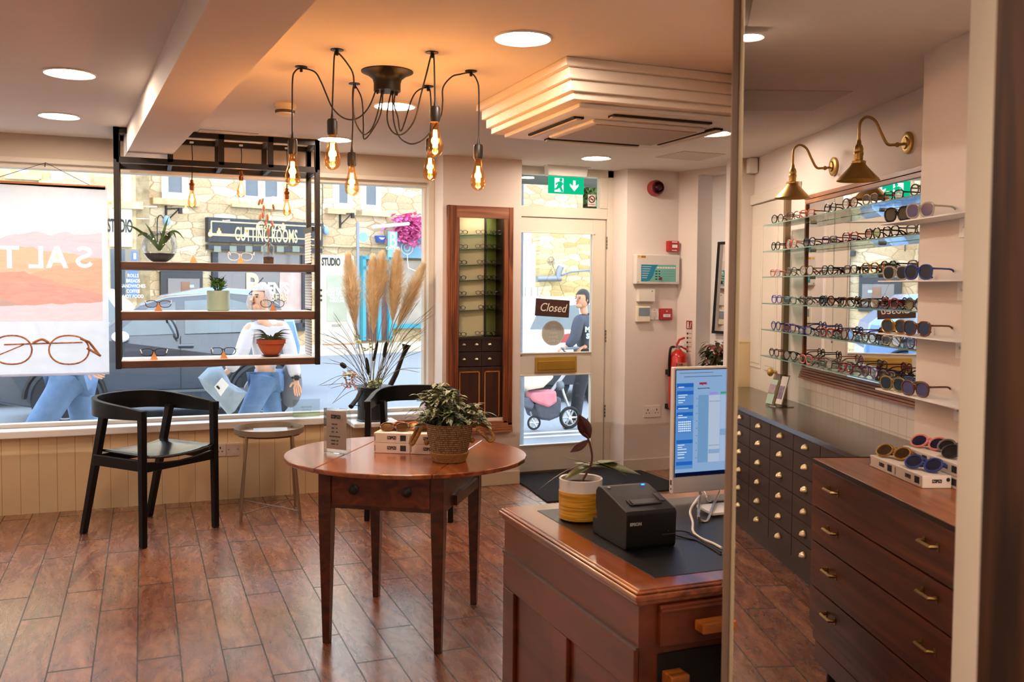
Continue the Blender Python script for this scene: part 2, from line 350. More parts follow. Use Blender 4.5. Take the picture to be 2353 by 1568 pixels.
# pillar with a recess for the mirror's modelled reflection
px0,px1,pz0,pz1=2.085,2.44,.50,1.962
pil=MB().bx(1.975,px0,6.3,6.62,0,H).bx(px1,2.575,6.3,6.62,0,H).bx(px0,px1,6.3,6.62,0,pz0).bx(px0,px1,6.3,6.62,pz1,H).bx(px0,px1,6.57,6.62,pz0,pz1)
struct('wall_pillar',pil,wallm)
struct('baseboard_pillar',MB().bx(1.965,2.575,6.288,6.3,0,.1),mat('cream_paint','#dccdb2',.5,var=.04),bevel=.004)
# door wall at Y=6.6
df=MB().bx(2.575,2.66,6.58,6.66,0,H).bx(3.425,3.48,6.58,6.66,0,H).bx(2.575,3.48,6.58,6.66,2.322,H).bx(2.66,3.425,6.58,6.66,1.995,2.078)
df.bx(2.66,2.69,6.595,6.64,2.078,2.322).bx(3.36,3.425,6.575,6.64,2.078,2.322)
d0=struct('window_2',df,trimm,bevel=.004); AT[d0.name]=Vector((0,0,0))
build('transom_pane',MB().bx(2.68,3.37,6.61,6.616,2.078,2.322),clear,d0,False)
# entrance door
dm=MB().bx(2.66,2.672,6.595,6.64,.02,1.992).bx(3.305,3.42,6.595,6.64,.02,1.992).bx(2.672,3.305,6.595,6.64,1.877,1.992).bx(2.672,3.305,6.595,6.64,.77,.945).bx(2.672,3.305,6.595,6.64,.02,.225)
dm.bx(2.66,3.325,6.585,6.597,1.872,1.885).bx(3.3,3.312,6.585,6.597,.22,1.88).bx(2.66,3.31,6.585,6.597,.936,.948).bx(2.66,3.31,6.585,6.597,.765,.775).bx(2.66,3.31,6.585,6.597,.218,.23)
d1=struct('door_1',dm,trimm,bevel=.003); AT[d1.name]=Vector((0,0,0))
build('glass_pane',MB().bx(2.672,3.305,6.615,6.621,.945,1.877),clear,d1,False)
build('glass_pane',MB().bx(2.672,3.305,6.615,6.621,.225,.77),clear,d1,False)
lb=MB().bx(2.818,3.172,6.578,6.596,.79,.915); bo=build('letter_plate',lb,mat('letter_brass','#e0b65c',.35,.6,var=.35,scale=9),d1,False,bevel=.004)
build('letter_flap',MB().bx(2.835,3.155,6.570,6.579,.812,.882),mat('letter_brass2','#cfa044',.3,.6,var=.3,scale=9),bo,False,bevel=.003)
for z in (1.76,1.02,.42): 
    hb=MB(); [hb.cyl((3.424,6.582,z+i*.026),(3.424,6.582,z+i*.026+.02),.006) for i in range(4)]
    build('hinge',hb,mat('old_steel','#8f8577',.4,.8,var=.5,scale=80),d1)
hk=MB().tube([(2.668,6.59,.93),(2.69,6.575,.925),(2.70,6.575,.93)],.004); build('door_catch',hk,mat('old_steel',0),d1)
struct('threshold_1',MB().bx(2.575,3.48,6.56,6.7,-.02,.018),mat('threshold','#4a4038',.6))
# right of the door
struct('wall_door_return',MB().prism([(3.47,6.62,0),(3.512,6.42,0),(3.98,6.42,0),(3.98,6.62,0)],(0,0,H)),wallm)
struct('baseboard_right',MB().prism([(3.505,6.41,0),(3.512,6.408,0),(3.975,6.408,0),(3.98,6.42,0),(3.512,6.42,0)],(0,0,.095)),trimm)
c0=PZ(1560,401.5,H); c1=PZ(1616,391.5,H); c2=PZ(1665,381.5,H)
c0.x,c0.y=3.98,6.42
dr=(c2-c0).normalized(); nrm=Vector((dr.y,-dr.x,0)); 
if nrm.y>0: nrm=-nrm
back=-nrm
t1=(c1-c0).length
def wallseg(a,b,z0,z1,th,off=0): 
    a=Vector((a.x,a.y,0))+back*off; b=Vector((b.x,b.y,0))+back*off
    return MB().prism([(a.x,a.y,z0),(b.x,b.y,z0),(b.x+back.x*th,b.y+back.y*th,z0),(a.x+back.x*th,a.y+back.y*th,z0)],(0,0,z1-z0))
p0=Vector((c0.x,c0.y,0)); p1=p0+dr*t1; p3=p0+dr*(t1+1.2)
wr=wallseg(p0,p1,0,H,.25); wr+=wallseg(p1,p3,2.34,H,.25)
struct('wall_right',wr,wallm)
struct('wall_recess',wallseg(p1,p3,0,2.34,.05,.16),whitem)  # whiter than the other walls, standing in for the stronger light here
# the wall of the framed mirror and its corner
struct('wall_display',MB().bx(-1.155,6.2,0,.12,0,H),wallm,F=LW)
struct('wall_corner',MB().bx(-1.255,-1.155,-.175,.12,0,H),wallm,F=LW)
struct('trim_corner',MB().bx(-1.155,-1.135,-.175,0,0,1.07).bx(-1.155,-1.13,-.175,0,1.07,1.08),mat('cream_dado','#dcc79a',.5,var=.04),F=LW)
struct('wall_display_pier',MB().bx(1.815,2.75,-.29,0,0,H),wallm,F=LW)
# white tiles under the framed mirror
til=MB().bx(-.2,1.815,-.008,0,.75,.93); tm,nt,bb=_new('white_tiles'); tcx=nt.nodes.new('ShaderNodeTexCoord'); spx=nt.nodes.new('ShaderNodeSeparateXYZ'); cbx=nt.nodes.new('ShaderNodeCombineXYZ')
nt.links.new(tcx.outputs['Object'],spx.inputs[0]); nt.links.new(spx.outputs[0],cbx.inputs[0]); nt.links.new(spx.outputs[2],cbx.inputs[1])
brk=nt.nodes.new('ShaderNodeTexBrick'); brk.offset=0; brk.inputs['Scale'].default_value=1; brk.inputs['Brick Width'].default_value=.085; brk.inputs['Row Height'].default_value=.085; brk.inputs['Mortar Size'].default_value=.0025
brk.inputs['Color1'].default_value=lin('#e6ddd3'); brk.inputs['Color2'].default_value=lin('#ddd2c6'); brk.inputs['Mortar'].default_value=lin('#c9bcae'); nt.links.new(cbx.outputs[0],brk.inputs['Vector']); nt.links.new(brk.outputs[0],bb.inputs['Base Color']); bb.inputs['Roughness'].default_value=.25
struct('trim_tiles',til,tm,F=LW)
# panelled inner door in the display wall
a=LW.hit(1722,600,0).x; b=LW.hit(1803,600,0).x
dd=MB().bx(a,b,-.012,0,.02,2.045)
for (u0,u1) in ((.14,.46),(.56,.88)):
    for (z0,z1) in ((.12,.72),(.90,1.90)):
        x0,x1=a+(b-a)*u0,a+(b-a)*u1; dd.bx(x0,x1,-.017,-.01,z0,z1); dd.bx(x0+.02,x1-.02,-.02,-.01,z0+.03,z1-.03)
d2=struct('door_2',dd,trimm,F=LW,bevel=.004); AT[d2.name]=Vector((0,0,0))
kp=LW.hit(1770,855,-.05); build('door_knob',MB().ell((b-.07,-.055,kp.z),(.028,.022,.028)).cyl((b-.07,-.04,kp.z),(b-.07,0,kp.z),.01),brass,d2,F=LW)
for z in (1.83,1.10): build('hinge',MB().bx(a-.004,a+.012,-.02,-.01,z,z+.09),brass,d2,F=LW)
e1=LW.hit(1828,600,-.03).x
fr_=MB().bx(a-.05,a-.005,-.03,0,0,2.10).bx(b+.005,b+.05,-.03,0,0,2.10).bx(a-.05,e1,-.03,0,2.05,2.12); struct('trim_door',fr_,trimm,F=LW,bevel=.005)
struct('trim_gap_shade',MB().bx(b+.06,b+.10,-.035,0,0,2.05),mat('gap_shade_brown','#7b6449',.5),F=LW)  # brown bar painted for the dark gap of the door frame
# added screen wall seen edge-on, its edge standing in for the mirror frame
hd=Vector((ray(1684,784).x,ray(1684,784).y,0)).normalized(); sd=Vector((hd.y,-hd.x,0))
def screen(t0,t1,s0,s1,z0=0,z1=H):
    P=lambda t,s: (CP.x+hd.x*t+sd.x*s,CP.y+hd.y*t+sd.y*s,z0)
    return MB().prism([P(t0,s0),P(t1,s0),P(t1,s1),P(t0,s1)],(0,0,z1-z0))
ws_=screen(1.78,3.45,-.004,.004); ws_+=screen(3.45,5.2,-.004,.004,2.18,H-.0005); struct('wall_added_screen',ws_,wallm)
struct('trim_3',screen(1.74,1.78,-.010,.004),mat('mirror_frame_edge','#8f7664',.5,var=.15),bevel=.002)
struct('trim_4',screen(1.72,1.765,.004,.0105),mat('mirror_bevel_edge','#b9a888',.45,var=.1),bevel=.002)
# reflected cream strip and right mirror frame, built as near jambs
j=lambda px: Vector((ray(px,900).x,ray(px,900).y,0)).normalized()
def jamb(pa,pb,d0,d1,name,mt):
    A_,B_=j(pa),j(pb); P=lambda v,d:(CP.x+v.x*d,CP.y+v.y*d,0)
    return struct(name,MB().prism([P(A_,d0),P(B_,d0),P(B_,d1),P(A_,d1)],(0,0,H)),mt)
jamb(2205,2290,1.50,1.72,'trim_5',mat('reflected_cream','#e8dcc6',.5,var=.04))
jamb(2264,2480,1.02,1.14,'trim_6',wood('mirror_frame_wood','#2c1c13','#6b4326','Z',4,.4,.1,14))
FZ=Frame(LW.o,LW.a+PI/2)
_P=lambda t,s: CP+hd*t+sd*s
pts=[_P(1.2,.004),_P(5.75,.004),LW.m@Vector((-1.155,-.12,0)),LW.m@Vector((-1.155,.0,0)),LW.m@Vector((3.3,0,0))]
struct('floor_display',MB().prism([tuple(FZ.i@Vector((p.x,p.y,-.02))) for p in pts],(0,0,.0212)),floor_mat('tile_floor_display'),F=FZ)  # floor of the reflection, tiles turned as the mirror shows them
# ---- ceiling cassette
ac=thing('air_conditioner','white square ceiling cassette air conditioner in a stepped moulded surround','air conditioner',(2.13,3.95,2.2))
cm=mat('cassette_surround','#efe3d2',.6,var=.03)
st=MB()
def acpoly(x0,x1,y0,y1): # the near right corner of the cassette is cut where it meets the added screen wall
    k=hd.x/hd.y; xs=lambda y:k*y-.012
    return [(x0,y0),(min(x1,xs(y0)),y0),(x1,(x1+.012)/k),(x1,y1),(x0,y1)] if xs(y0)<x1 else [(x0,y0),(x1,y0),(x1,y1),(x0,y1)]
def acp(x0,x1,y0,y1,z0,z1): return MB().prism([(x,y,z0) for x,y in acpoly(x0,x1,y0,y1)],(0,0,z1-z0))
for i,(z0,z1,e) in enumerate(((2.345,H-.0006,.06),(2.30,2.345,.038),(2.255,2.30,.02),(2.225,2.255,0))): st+=acp(1.645-e,2.64+e,3.475-e,4.44+e,z0,z1)
build('surround',st,cm,ac,False,bevel=.003)
cp=acp(1.70,2.60,3.53,4.40,2.205,2.225); build('fascia',cp,whitem,ac,False,bevel=.006)
gr=stripes('grille','#b9a48c','#a08a72',0,.008,.003)
build('intake_grille',acp(1.87,2.46,3.74,4.23,2.188,2.206),whitem,ac,False,bevel=.01)
build('intake_mesh',acp(1.90,2.43,3.77,4.20,2.184,2.188),gr,ac,False)
for (x0,x1,y0,y1) in ((1.90,2.40,3.60,3.655),(1.90,2.42,4.30,4.35),(1.765,1.815,3.72,4.24),(2.49,2.54,3.72,4.24)):
    build('louvre_slot_shade',MB().bx(x0,x1,y0,y1,2.196,2.206),mat('slot_shade','#15110e',.7),ac,False)  # solid dark strip paints the shade inside the slot
    q=.014; vx=x1-x0>y1-y0
    build('louvre',MB().bx(x0+(0 if vx else q),x1-(0 if vx else q),y0+(q if vx else 0),y1-(q if vx else 0),2.19,2.197),trimm,ac,False)
# ---- recessed round ceiling lights
DL=[('ellipse-looking round ceiling downlight nearest the top left corner',160,168,0),('smaller of the two round downlights left of the beam, nearer the window',136,266,0),
    ('round ceiling downlight between the hanging bulbs and the air conditioner',1201,87,0),('round ceiling downlight right behind the hanging cluster of cords',907,243,0),
    ('round ceiling downlight beyond the cluster, over the window display',769,320,0),('round ceiling downlight just in front of the exit sign',1370,363,0),
    ('small round downlight peeping out behind the air conditioner',1640,306,0),('round downlight cut off by the mirror frame edge, over the display counter',1722,65,0)]
dl0=thing('downlight','x','ceiling light')
build('trim_ring',MB().lathe([(.086,.0),(.105,-.006),(.11,0)],n=40),whitem,dl0)
LAMP=emis('lamp_white','#ffe8d2',88.)
build('diffuser',MB().lathe([(.0001,-.002),(.089,-.002)],n=32),LAMP,dl0)
first=True
spots=[(t,PZ(x,y,H)) for t,x,y,_ in DL]
spots+= [('round ceiling downlight out of view, a few of these added to brighten the display side',Vector(p)) for p in ((-1.6,3.2,H),(-1.7,5.2,H),(-1.4,.8,H),(.1,1.4,H),(1.9,.6,H),(0,-.8,H),(-2.,-1.,H),(2.25,1.95,H-.03),(1.75,.9,H),(1.15,-.6,H))]  # all out of view; the last ones are added to brighten the display side
for i,(t,p) in enumerate(spots):
    d=dl0 if i==0 else copy_tree(dl0)
    z=H if i!=7 else H-.001
    place(d,(p.x,p.y,z-(.031 if i==7 else .001)),label=t,group='round recessed ceiling lights',sc=.5 if i==7 else None)
# ceiling hatches, smoke detector, bell box
def hatch(pts,lab):
    q=[PZ(x,y,H) for x,y in pts]; mb=MB().prism([(p.x,p.y,H-.004) for p in q],(0,0,.0038)); o=build('access_panel',mb,mat('hatch','#c6baac',.6,var=.03),at=(q[0].x,q[0].y,H),smooth=False)
    return tag(o,lab,'ceiling panel')
hatch([(440,318),(460,296),(594,307),(573,326)],'flat square access panel in the ceiling just left of the smoke detector')
hatch([(1505,361),(1572,347),(1668,354),(1605,369)],'flat pale access panel in the ceiling near the fire alarm wall')
hatch([(1697,253),(1697,225),(1713,206),(1960,209),(1868,253)],'large flat access panel in the ceiling right of the mirror frame edge')
sdp=PZ(655,240,H); sdt=thing('smoke_detector','round cream smoke detector on the ceiling left of the hanging bulbs','smoke detector',(sdp.x,sdp.y,H))
build('base',MB().lathe([(.058,0),(.058,-.012),(.052,-.02),(.0001,-.02)],(sdp.x,sdp.y,H),24),mat('detector_cream','#eadfca',.5),sdt)
build('sensor_head',MB().lathe([(.046,-.02),(.05,-.03),(.046,-.052),(.028,-.062),(.0001,-.062)],(sdp.x,sdp.y,H),24),mat('detector_cream',0),sdt)
build('vent_band',MB().lathe([(.0505,-.032),(.0492,-.046)],(sdp.x,sdp.y,H),24),mat('vent_dark','#4a4038',.6),sdt)
bp=LW.hit(1716,385,-.04); bt=thing('motion_sensor','small white box sensor high in the corner above the inner door','sensor',(-1.10,-.03,bp.z),LW)
build('housing',MB().bx(-1.13,-1.06,-.07,-.005,bp.z-.055,bp.z+.05),whitem,bt,False,bevel=.008,F=LW)
build('bracket',MB().bx(-1.115,-1.08,-.05,-.01,bp.z+.05,bp.z+.065),blackm,bt,False,F=LW)
# ---- lights
w=bpy.data.worlds.new('sky'); scn.world=w; w.use_nodes=True; N=w.node_tree.nodes; Lk=w.node_tree.links
bg=N['Background']; tc=N.new('ShaderNodeTexCoord'); spw=N.new('ShaderNodeSeparateXYZ'); Lk.new(tc.outputs['Generated'],spw.inputs[0])
rp=N.new('ShaderNodeValToRGB'); rp.color_ramp.elements[0].position=.5; rp.color_ramp.elements[0].color=lin('#f2f4f6'); rp.color_ramp.elements[1].position=.9; rp.color_ramp.elements[1].color=lin('#cfe0f5')
Lk.new(spw.outputs[2],rp.inputs[0]); Lk.new(rp.outputs[0],bg.inputs[0]); bg.inputs[1].default_value=3.7
def light(name,kind,loc,e,col,size=.1,rot=None,F=MAIN,sy=None,spot=None):
    l=bpy.data.lights.new(name,kind); l.energy=e; l.color=col
    if kind=='AREA':
        l.size=size
        if sy: l.shape='RECTANGLE'; l.size_y=sy
    elif kind=='SUN': l.angle=size
    else: l.shadow_soft_size=size
    if spot: l.spot_size=spot; l.spot_blend=.6
    o=bpy.data.objects.new(name,l); COL.objects.link(o); o.location=F.m@Vector(loc)
    if rot: o.rotation_euler=rot
    return o
# ================================================================== FURNITURE
tw1=wood('table_wood','#2c1008','#5f2814','X',5,.28,.5,9); tw2=wood('table_top_wood','#6e3318','#a55f34','Y',4,.22,.6,8)
# ---- black armchair (author frame: front = -Y, origin on the floor)
cb=mat('chair_black','#060608',.38,var=.2,spec=.3)
def chair(label,cat='chair'):
    t=thing('armchair',label,cat,group='black curved-back armchairs')
    fw,bw=.265,.235
    for s in (-1,1):
        # front leg: nearly upright, up to the arm; rear leg: raked back
        l=MB(); 
        def bar(a,b,w0,d0,w1,d1):
            a=Vector(a);b=Vector(b); return MB().add([(a.x-w0,a.y-d0,a.z),(a.x+w0,a.y-d0,a.z),(a.x+w0,a.y+d0,a.z),(a.x-w0,a.y+d0,a.z),(b.x-w1,b.y-d1,b.z),(b.x+w1,b.y-d1,b.z),(b.x+w1,b.y+d1,b.z),(b.x-w1,b.y+d1,b.z)],[(0,3,2,1),(4,5,6,7),(0,1,5,4),(1,2,6,5),(2,3,7,6),(3,0,4,7)])
        build('leg',bar((s*fw,-.24,0),(s*(fw-.005),-.235,.76),.017,.018,.018,.022),cb,t,False,bevel=.005)
        build('leg',bar((s*(bw+.0),.32,0),(s*(bw),.12,.72),.017,.019,.018,.026),cb,t,False,bevel=.005)
        build('side_rail',bar((s*(fw-.014),-.02,.418),(s*(fw-.014),-.02,.480),.012,.215,.012,.205),cb,t,False,bevel=.004)
    fr=MB().prism([(-fw,-.25,.475),(-fw,-.25,.415),(fw,-.25,.415),(fw,-.25,.475),(.12,-.25,.455),(0,-.25,.448),(-.12,-.25,.455)],(0,.022,0)); build('front_rail',fr,cb,t,False,bevel=.003)
    build('rear_rail',MB().bx(-bw,bw,.165,.185,.42,.478),cb,t,False,bevel=.003)
    # dished seat
    st=MB(); n=10; v=[];f=[]
    for i in range(n+1):
        for k in range(n+1):
            x=-1+2*i/n; y=-1+2*k/n; z=.489+.02*abs(x)**2.5-.012*(1-y*y)*(1-x*x)-.008*y*(1 if y<0 else 0)*0
            wv=.243*(1-.08*(y+1)/2); v.append((x*wv,-.255+(y+1)*.5*.44,z))
    for i in range(n):
        for k in range(n): a=i*(n+1)+k; f.append((a,a+n+1,a+n+2,a+1))
    st.add(v,f); build('seat',st,mat('seat_black','#0d0d11',.25,var=.1,coat=.4),t,solid=.014)
    # steam-bent arm and back band
    pts=[]; 
    for i in range(41):
        a=-.5*PI+ (i/40)*PI*1.0
    path=[(-.268,-.26,.758),(-.268,-.10,.772),(-.272,.05,.785),(-.25,.18,.797),(-.17,.265,.806),(0,.295,.81),(.17,.265,.806),(.25,.18,.797),(.272,.05,.785),(.268,-.10,.772),(.268,-.26,.758)]
    c=cr(path,6); v=[];f=[]; k=len(c)
    for i,p in enumerate(c):
        tg=(c[min(i+1,k-1)]-c[max(i-1,0)]); tg.z=0; tg.normalize(); nn=Vector((tg.y,-tg.x,0))
        u=abs(i/(k-1)*2-1); hh=.05+.055*(1-u**2.2); th=.016
        for dx,dz in ((-th,0),(th,0),(th+.002,-hh),(-th+.002,-hh)): v.append(p+nn*dx+Vector((0,0,dz)))
    for i in range(k-1):
        for q in range(4): f.append((i*4+q,i*4+(q+1)%4,(i+1)*4+(q+1)%4,(i+1)*4+q))
    f+= [(0,1,2,3),tuple((k-1)*4+q for q in (3,2,1,0))]
    build('arm_and_back_band',MB().add(v,f),cb,t,True,bevel=.003); return t
c1=chair('black curved-back wooden armchair standing alone by the window, left of the tray table')
FR=PZ(495,1212,0); FL=PZ(329,1260,0); BL=PZ(195,1227,0); BR=PZ(350,1187,0)
ctr=(FR+FL)/2; dirx=(FR-FL); ang=math.atan2(dirx.y,dirx.x); k=(FR-FL).length/.53
off=Matrix.Rotation(ang,3,'Z')@Vector((0,.24*k,0)); place(c1,(ctr.x+off.x,ctr.y+off.y,0),ang,sc=1.0); c1.scale=(k,k,1.0)
print('CHAIR k',k,ang, 'back',(BL-FL).length,(BR-FR).length)
c2o=copy_tree(c1); 
q=PZ(860,1168,0); 
place(c2o,(1.61,5.72,0),math.radians(-24)+0,label='black curved-back armchair half hidden behind the brown table, below the pampas grass',sc=.98)
# ---- drop leaf table
t=thing('drop_leaf_table','oval dark mahogany drop-leaf table with a drawer and tapering square legs','table',(1.04,3.85,0))
FRm=Frame((1.044,3.845,0),math.atan2(-.259,.392))
leg=[(-.235,-.30),(.235,-.30),(-.235,.28),(.235,.28)]
def tapleg(x,y,z1,w0,w1):
    m_=MB(); 
    v=[(x-w1,y-w1,0),(x+w1,y-w1,0),(x+w1,y+w1,0),(x-w1,y+w1,0)]+[(x-w0,y-w0,z1*.72),(x+w0,y-w0,z1*.72),(x+w0,y+w0,z1*.72),(x-w0,y+w0,z1*.72)]+[(x-w0,y-w0,z1),(x+w0,y-w0,z1),(x+w0,y+w0,z1),(x-w0,y+w0,z1)]
    f=[(0,3,2,1),(8,9,10,11)]
    for a in (0,4): f+=[(a,a+1,a+5,a+4),(a+1,a+2,a+6,a+5),(a+2,a+3,a+7,a+6),(a+3,a,a+4,a+7)]
    return m_.add(v,f)
def wmb(mb,Fr): mb.v=[Fr.m@p for p in mb.v]; return mb
for (x,y) in leg: build('leg',wmb(tapleg(x,y,.715,.026,.014),FRm),tw1,t,False,bevel=.002)
ap=MB().bx(-.235,.235,-.317,-.297,.56,.715).bx(-.235,.235,.277,.297,.56,.715).bx(-.257,-.237,-.30,.28,.56,.715).bx(.237,.257,-.30,.28,.56,.715)
build('apron',wmb(ap,FRm),tw1,t,False)
dw=build('drawer',wmb(MB().bx(-.205,.205,-.3215,-.3,.575,.705),FRm),wood('drawer_wood','#45190c','#7d3a1c','X',5,.3,.4,9),t,False,bevel=.002)
for x in (-.11,.11): build('knob',wmb(MB().lathe([(.021,0),(.021,.004),(.009,.008),(.011,.018),(.015,.024),(.0001,.028)],(x,-.321,.64),18,Matrix.Rotation(PI/2,3,'X')),FRm),mat('dark_knob','#1d0f09',.35),dw)
bs=MB().bx(.258,.272,-.16,.20,.56,.60); bs.bx(.262,.28,-.05,.22,.66,.70); build('leaf_bracket',wmb(bs,FRm),tw1,t,False)
# round top in three boards
def topseg(x0,x1,name,mt):
    rx,ry=.52,.465; pts=[]; n=28
    xs=[x0+(x1-x0)*i/n for i in range(n+1)]
    fy=lambda x: ry*math.sqrt(max(0,1-(x/rx)**2))
    pts=[(x,-fy(x),.716) for x in xs]+[(x,fy(x),.716) for x in reversed(xs)]
    if abs(x0)>=rx-1e-6: pts=pts[:-1]
    if abs(x1)>=rx-1e-6: pts.pop(n)
    return build(name,wmb(MB().prism(pts,(0,0,.019)),FRm),mt,t,False,bevel=.004)
topseg(-.2385,.2385,'table_top',tw2); topseg(-.52,-.2415,'drop_leaf',tw2); topseg(.2415,.52,'drop_leaf',tw2)
TZ=.735
# ---- acrylic sign on the table
a=PZ(750,1040,TZ); b=PZ(797,1045,TZ); w=(b-a).length; ang=math.atan2(b.y-a.y,b.x-a.x); SG=Frame((a.x,a.y,TZ+.0005),ang)
h=.185
s=thing('acrylic_sign','small clear acrylic stand holding a pale pink price card on the brown table','sign',(0,0,0),SG)
acr=glass('acrylic','#f2f5f4',.12)
build('acrylic_block',MB().bx(-.006,w+.012,-.012,.014,0,h+.008),acr,s,False,F=SG,bevel=.002)
build('card',MB().bx(.004,w-.002,-.004,-.001,.018,h-.002),mat('pink_card','#e9d3c7',.6,var=.03),s,False,F=SG)
text('IZIPIZI',.021,(w/2,-.006,h-.028),inkm,s,SG,sx=.85,bold=.0009)
for i,(tt,zz) in enumerate((('PRICE LIST',.125),('SUN     £40',.108),('KIDS     £30',.092),('PRESCRIPTION SUN',.072),('FRAMES   £45',.055),('LENSES   £60',.040))): text(tt,.0075,(w/2-.006,-.0055,zz),inkm,s,SG,sx=.85)
# ---- white eyewear boxes
boxm=mat('box_card','#ece0d4',.55,var=.03)
def ebox(name,loc,F,L,W_,Hh,label,group):
    o=thing(name,label,'box',loc,F,group); x,y,z=loc
    build('box_body',MB().bx(x,x+L,y,y+W_,z,z+Hh),boxm,o,False,bevel=.002,F=F)
    text('IZIPIZI',Hh*.42,(x+L*.5,y-.0006,z+Hh*.52),inkm,o,F,sx=.8,bold=.0006)
    lb=MB(); 
    for i in range(14): lb.bx(x+L*.74+i*L*.0115,x+L*.74+i*L*.0115+L*.006*(1+(i*7)%3*.4),y-.0012,y,z+Hh*.25,z+Hh*.8)
    build('barcode',lb,inkm,o,False,F=F)
    build('side_stripe',MB().bx(x+L*.02,x+L*.04,y-.0012,y,z+Hh*.2,z+Hh*.8),mat('grey_print','#8a7f78',.6),o,False,F=F)
    return o
a=PZ(859,1041,TZ); b=PZ(941,1044,TZ); L=(b-a).length; ang=math.atan2(b.y-a.y,b.x-a.x); BX=Frame((a.x,a.y,TZ+.0005),ang)
bh=.0435; pos={'a':'front left, on the bottom','b':'front left, on top, carrying the tortoiseshell sunglasses','c':'right, on the bottom beside the basket','d':'right, on top beside the basket'}
for k_,(i,jz) in {'a':(0,0),'b':(0,1),'c':(1,0),'d':(1,1)}.items():
    ebox('eyewear_box',(i*(L+.002),0,jz*(bh+.0004)),BX,L,.105,bh,'white eyewear box on the brown table, '+pos[k_],'white eyewear boxes on the brown table')
# ---- sunglasses & spectacles factory
def oval(cx,cz,rx,rz,p=2.3,n=22,top=0.):
    o=[]
    for i in range(n):
        a=2*PI*i/n; c,s_=math.cos(a),math.sin(a); x=rx*math.copysign(abs(c)**(2/p),c); z=rz*math.copysign(abs(s_)**(2/p),s_)
        if z>0: x*=1+top
        o.append((cx+x,cz+z))
    return o
_gl={}
def glasses_parts(t,fm,lm,p=2.3,W=.13,rz=.021,thick=.0022,top=0.,tm=None,fold=False,lens=True,tl=.135,drop=True,F=MAIN):
    """front faces -Y, bottom of rims at z=0"""
    hw=W/2; rx=hw*.44; cx=hw*.53; fr=MB()
    for s_ in (-1,1):
        pts=[(x,0,z+rz) for x,z in oval(s_*cx,0,rx,rz,p,22,top)]; pts.append(pts[0]); pts.append(pts[1])
        fr.tube(pts,thick,6,False)
        fr.tube([(s_*(cx+rx*.93),0,rz*1.45),(s_*hw,.004,rz*1.5),(s_*(hw+.001),.012,rz*1.48)],[thick*1.2,thick*1.3,thick],6)
    fr.tube(cr([(-cx+rx*.9,0,rz*1.3),(0,-.002,rz*1.62),(cx-rx*.9,0,rz*1.3)],3),thick*1.1,6)
    build('frame',fr,fm,t,True,F=F)
    if lens:
        for s_ in (-1,1):
            pl=[(x,-.0004,z+rz) for x,z in oval(s_*cx,0,rx*.96,rz*.96,p,22,top)]; build('lens',MB().add(pl,[tuple(range(22))]),lm,t,False,F=F)
    for s_ in (-1,1):
        if fold: pth=[(s_*hw,.012,rz*1.45),(s_*hw*.2,.018+.004*s_,rz*1.3),(-s_*hw*.7,.018+.004*s_,rz*.9)]
        else: pth=[(s_*(hw+.001),.012,rz*1.48),(s_*(hw+.002),tl*.45,rz*1.46),(s_*hw,tl*.75,rz*1.3),(s_*(hw-.006),tl,rz*(0.25 if drop else .9))]
        build('temple',MB().tube(cr(pth,4),thick*1.05,6),tm or fm,t,True,F=F)
    return t
FMc={'black':mat('frame_black','#141216',.25,coat=.3),'tort':mat('frame_tortoise','#8a4a1c',.25,col2='#20100a',scale=90,coat=.4),'red':mat('frame_red','#a32a35',.3),
 'pink':mat('frame_pink','#e58a86',.3,col2='#d06a62',scale=60),'blue':mat('frame_blue','#2d3f86',.3),'purple':mat('frame_purple','#6a4a92',.3),'gold':mat('frame_gold','#b98d4c',.3,.9),
 'clear':mat('frame_clear','#cfc3b4',.2,var=.1,trans=.4),'green':mat('frame_green','#23705d',.3),'grey':mat('frame_grey','#6a6560',.3),'brown':mat('frame_brown','#5a3626',.3),'white':mat('frame_pearl','#e3ddd8',.3),'olive':mat('frame_olive','#8a7648',.25),'orange':mat('frame_orange','#d86e3c',.3)}
sun1=mat('sun_lens','#15191d',.12,spec=.45); sun2=mat('sun_lens_blue','#10183a',.12,spec=.5); sun3=mat('sun_lens_brown','#38240f',.12,spec=.45); sun4=mat('sun_lens_violet','#4a4470',.14,spec=.4)
def eyewear(label,cat='glasses',group=None,name='spectacles',**kw):
    t=thing(name,label,cat,group=group); glasses_parts(t,**kw); return t
g=eyewear('tortoiseshell folded sunglasses with orange rims lying on the left white box','sunglasses',None,'sunglasses',fm=FMc['tort'],lm=sun3,W=.125,rz=.023,thick=.0038,fold=True); place(g,(L*.5,.035,2*bh+.006),.1,BX); g.rotation_euler.x=-.95
g=eyewear('orange-rimmed sunglasses lying behind the tortoiseshell pair on the boxes','sunglasses',None,'sunglasses',fm=FMc['orange'],lm=sun3,W=.125,rz=.023,thick=.0038,fold=True); place(g,(L*.72,.075,2*bh+.006),-.1,BX); g.rotation_euler.x=-.95
g=eyewear('black sunglasses lying on the right white box, left of the basket','sunglasses',None,'sunglasses',fm=FMc['black'],lm=sun1,W=.125,rz=.022,thick=.004,fold=True); place(g,(L*1.42,.05,2*bh+.006),.0,BX); g.rotation_euler.x=-.95
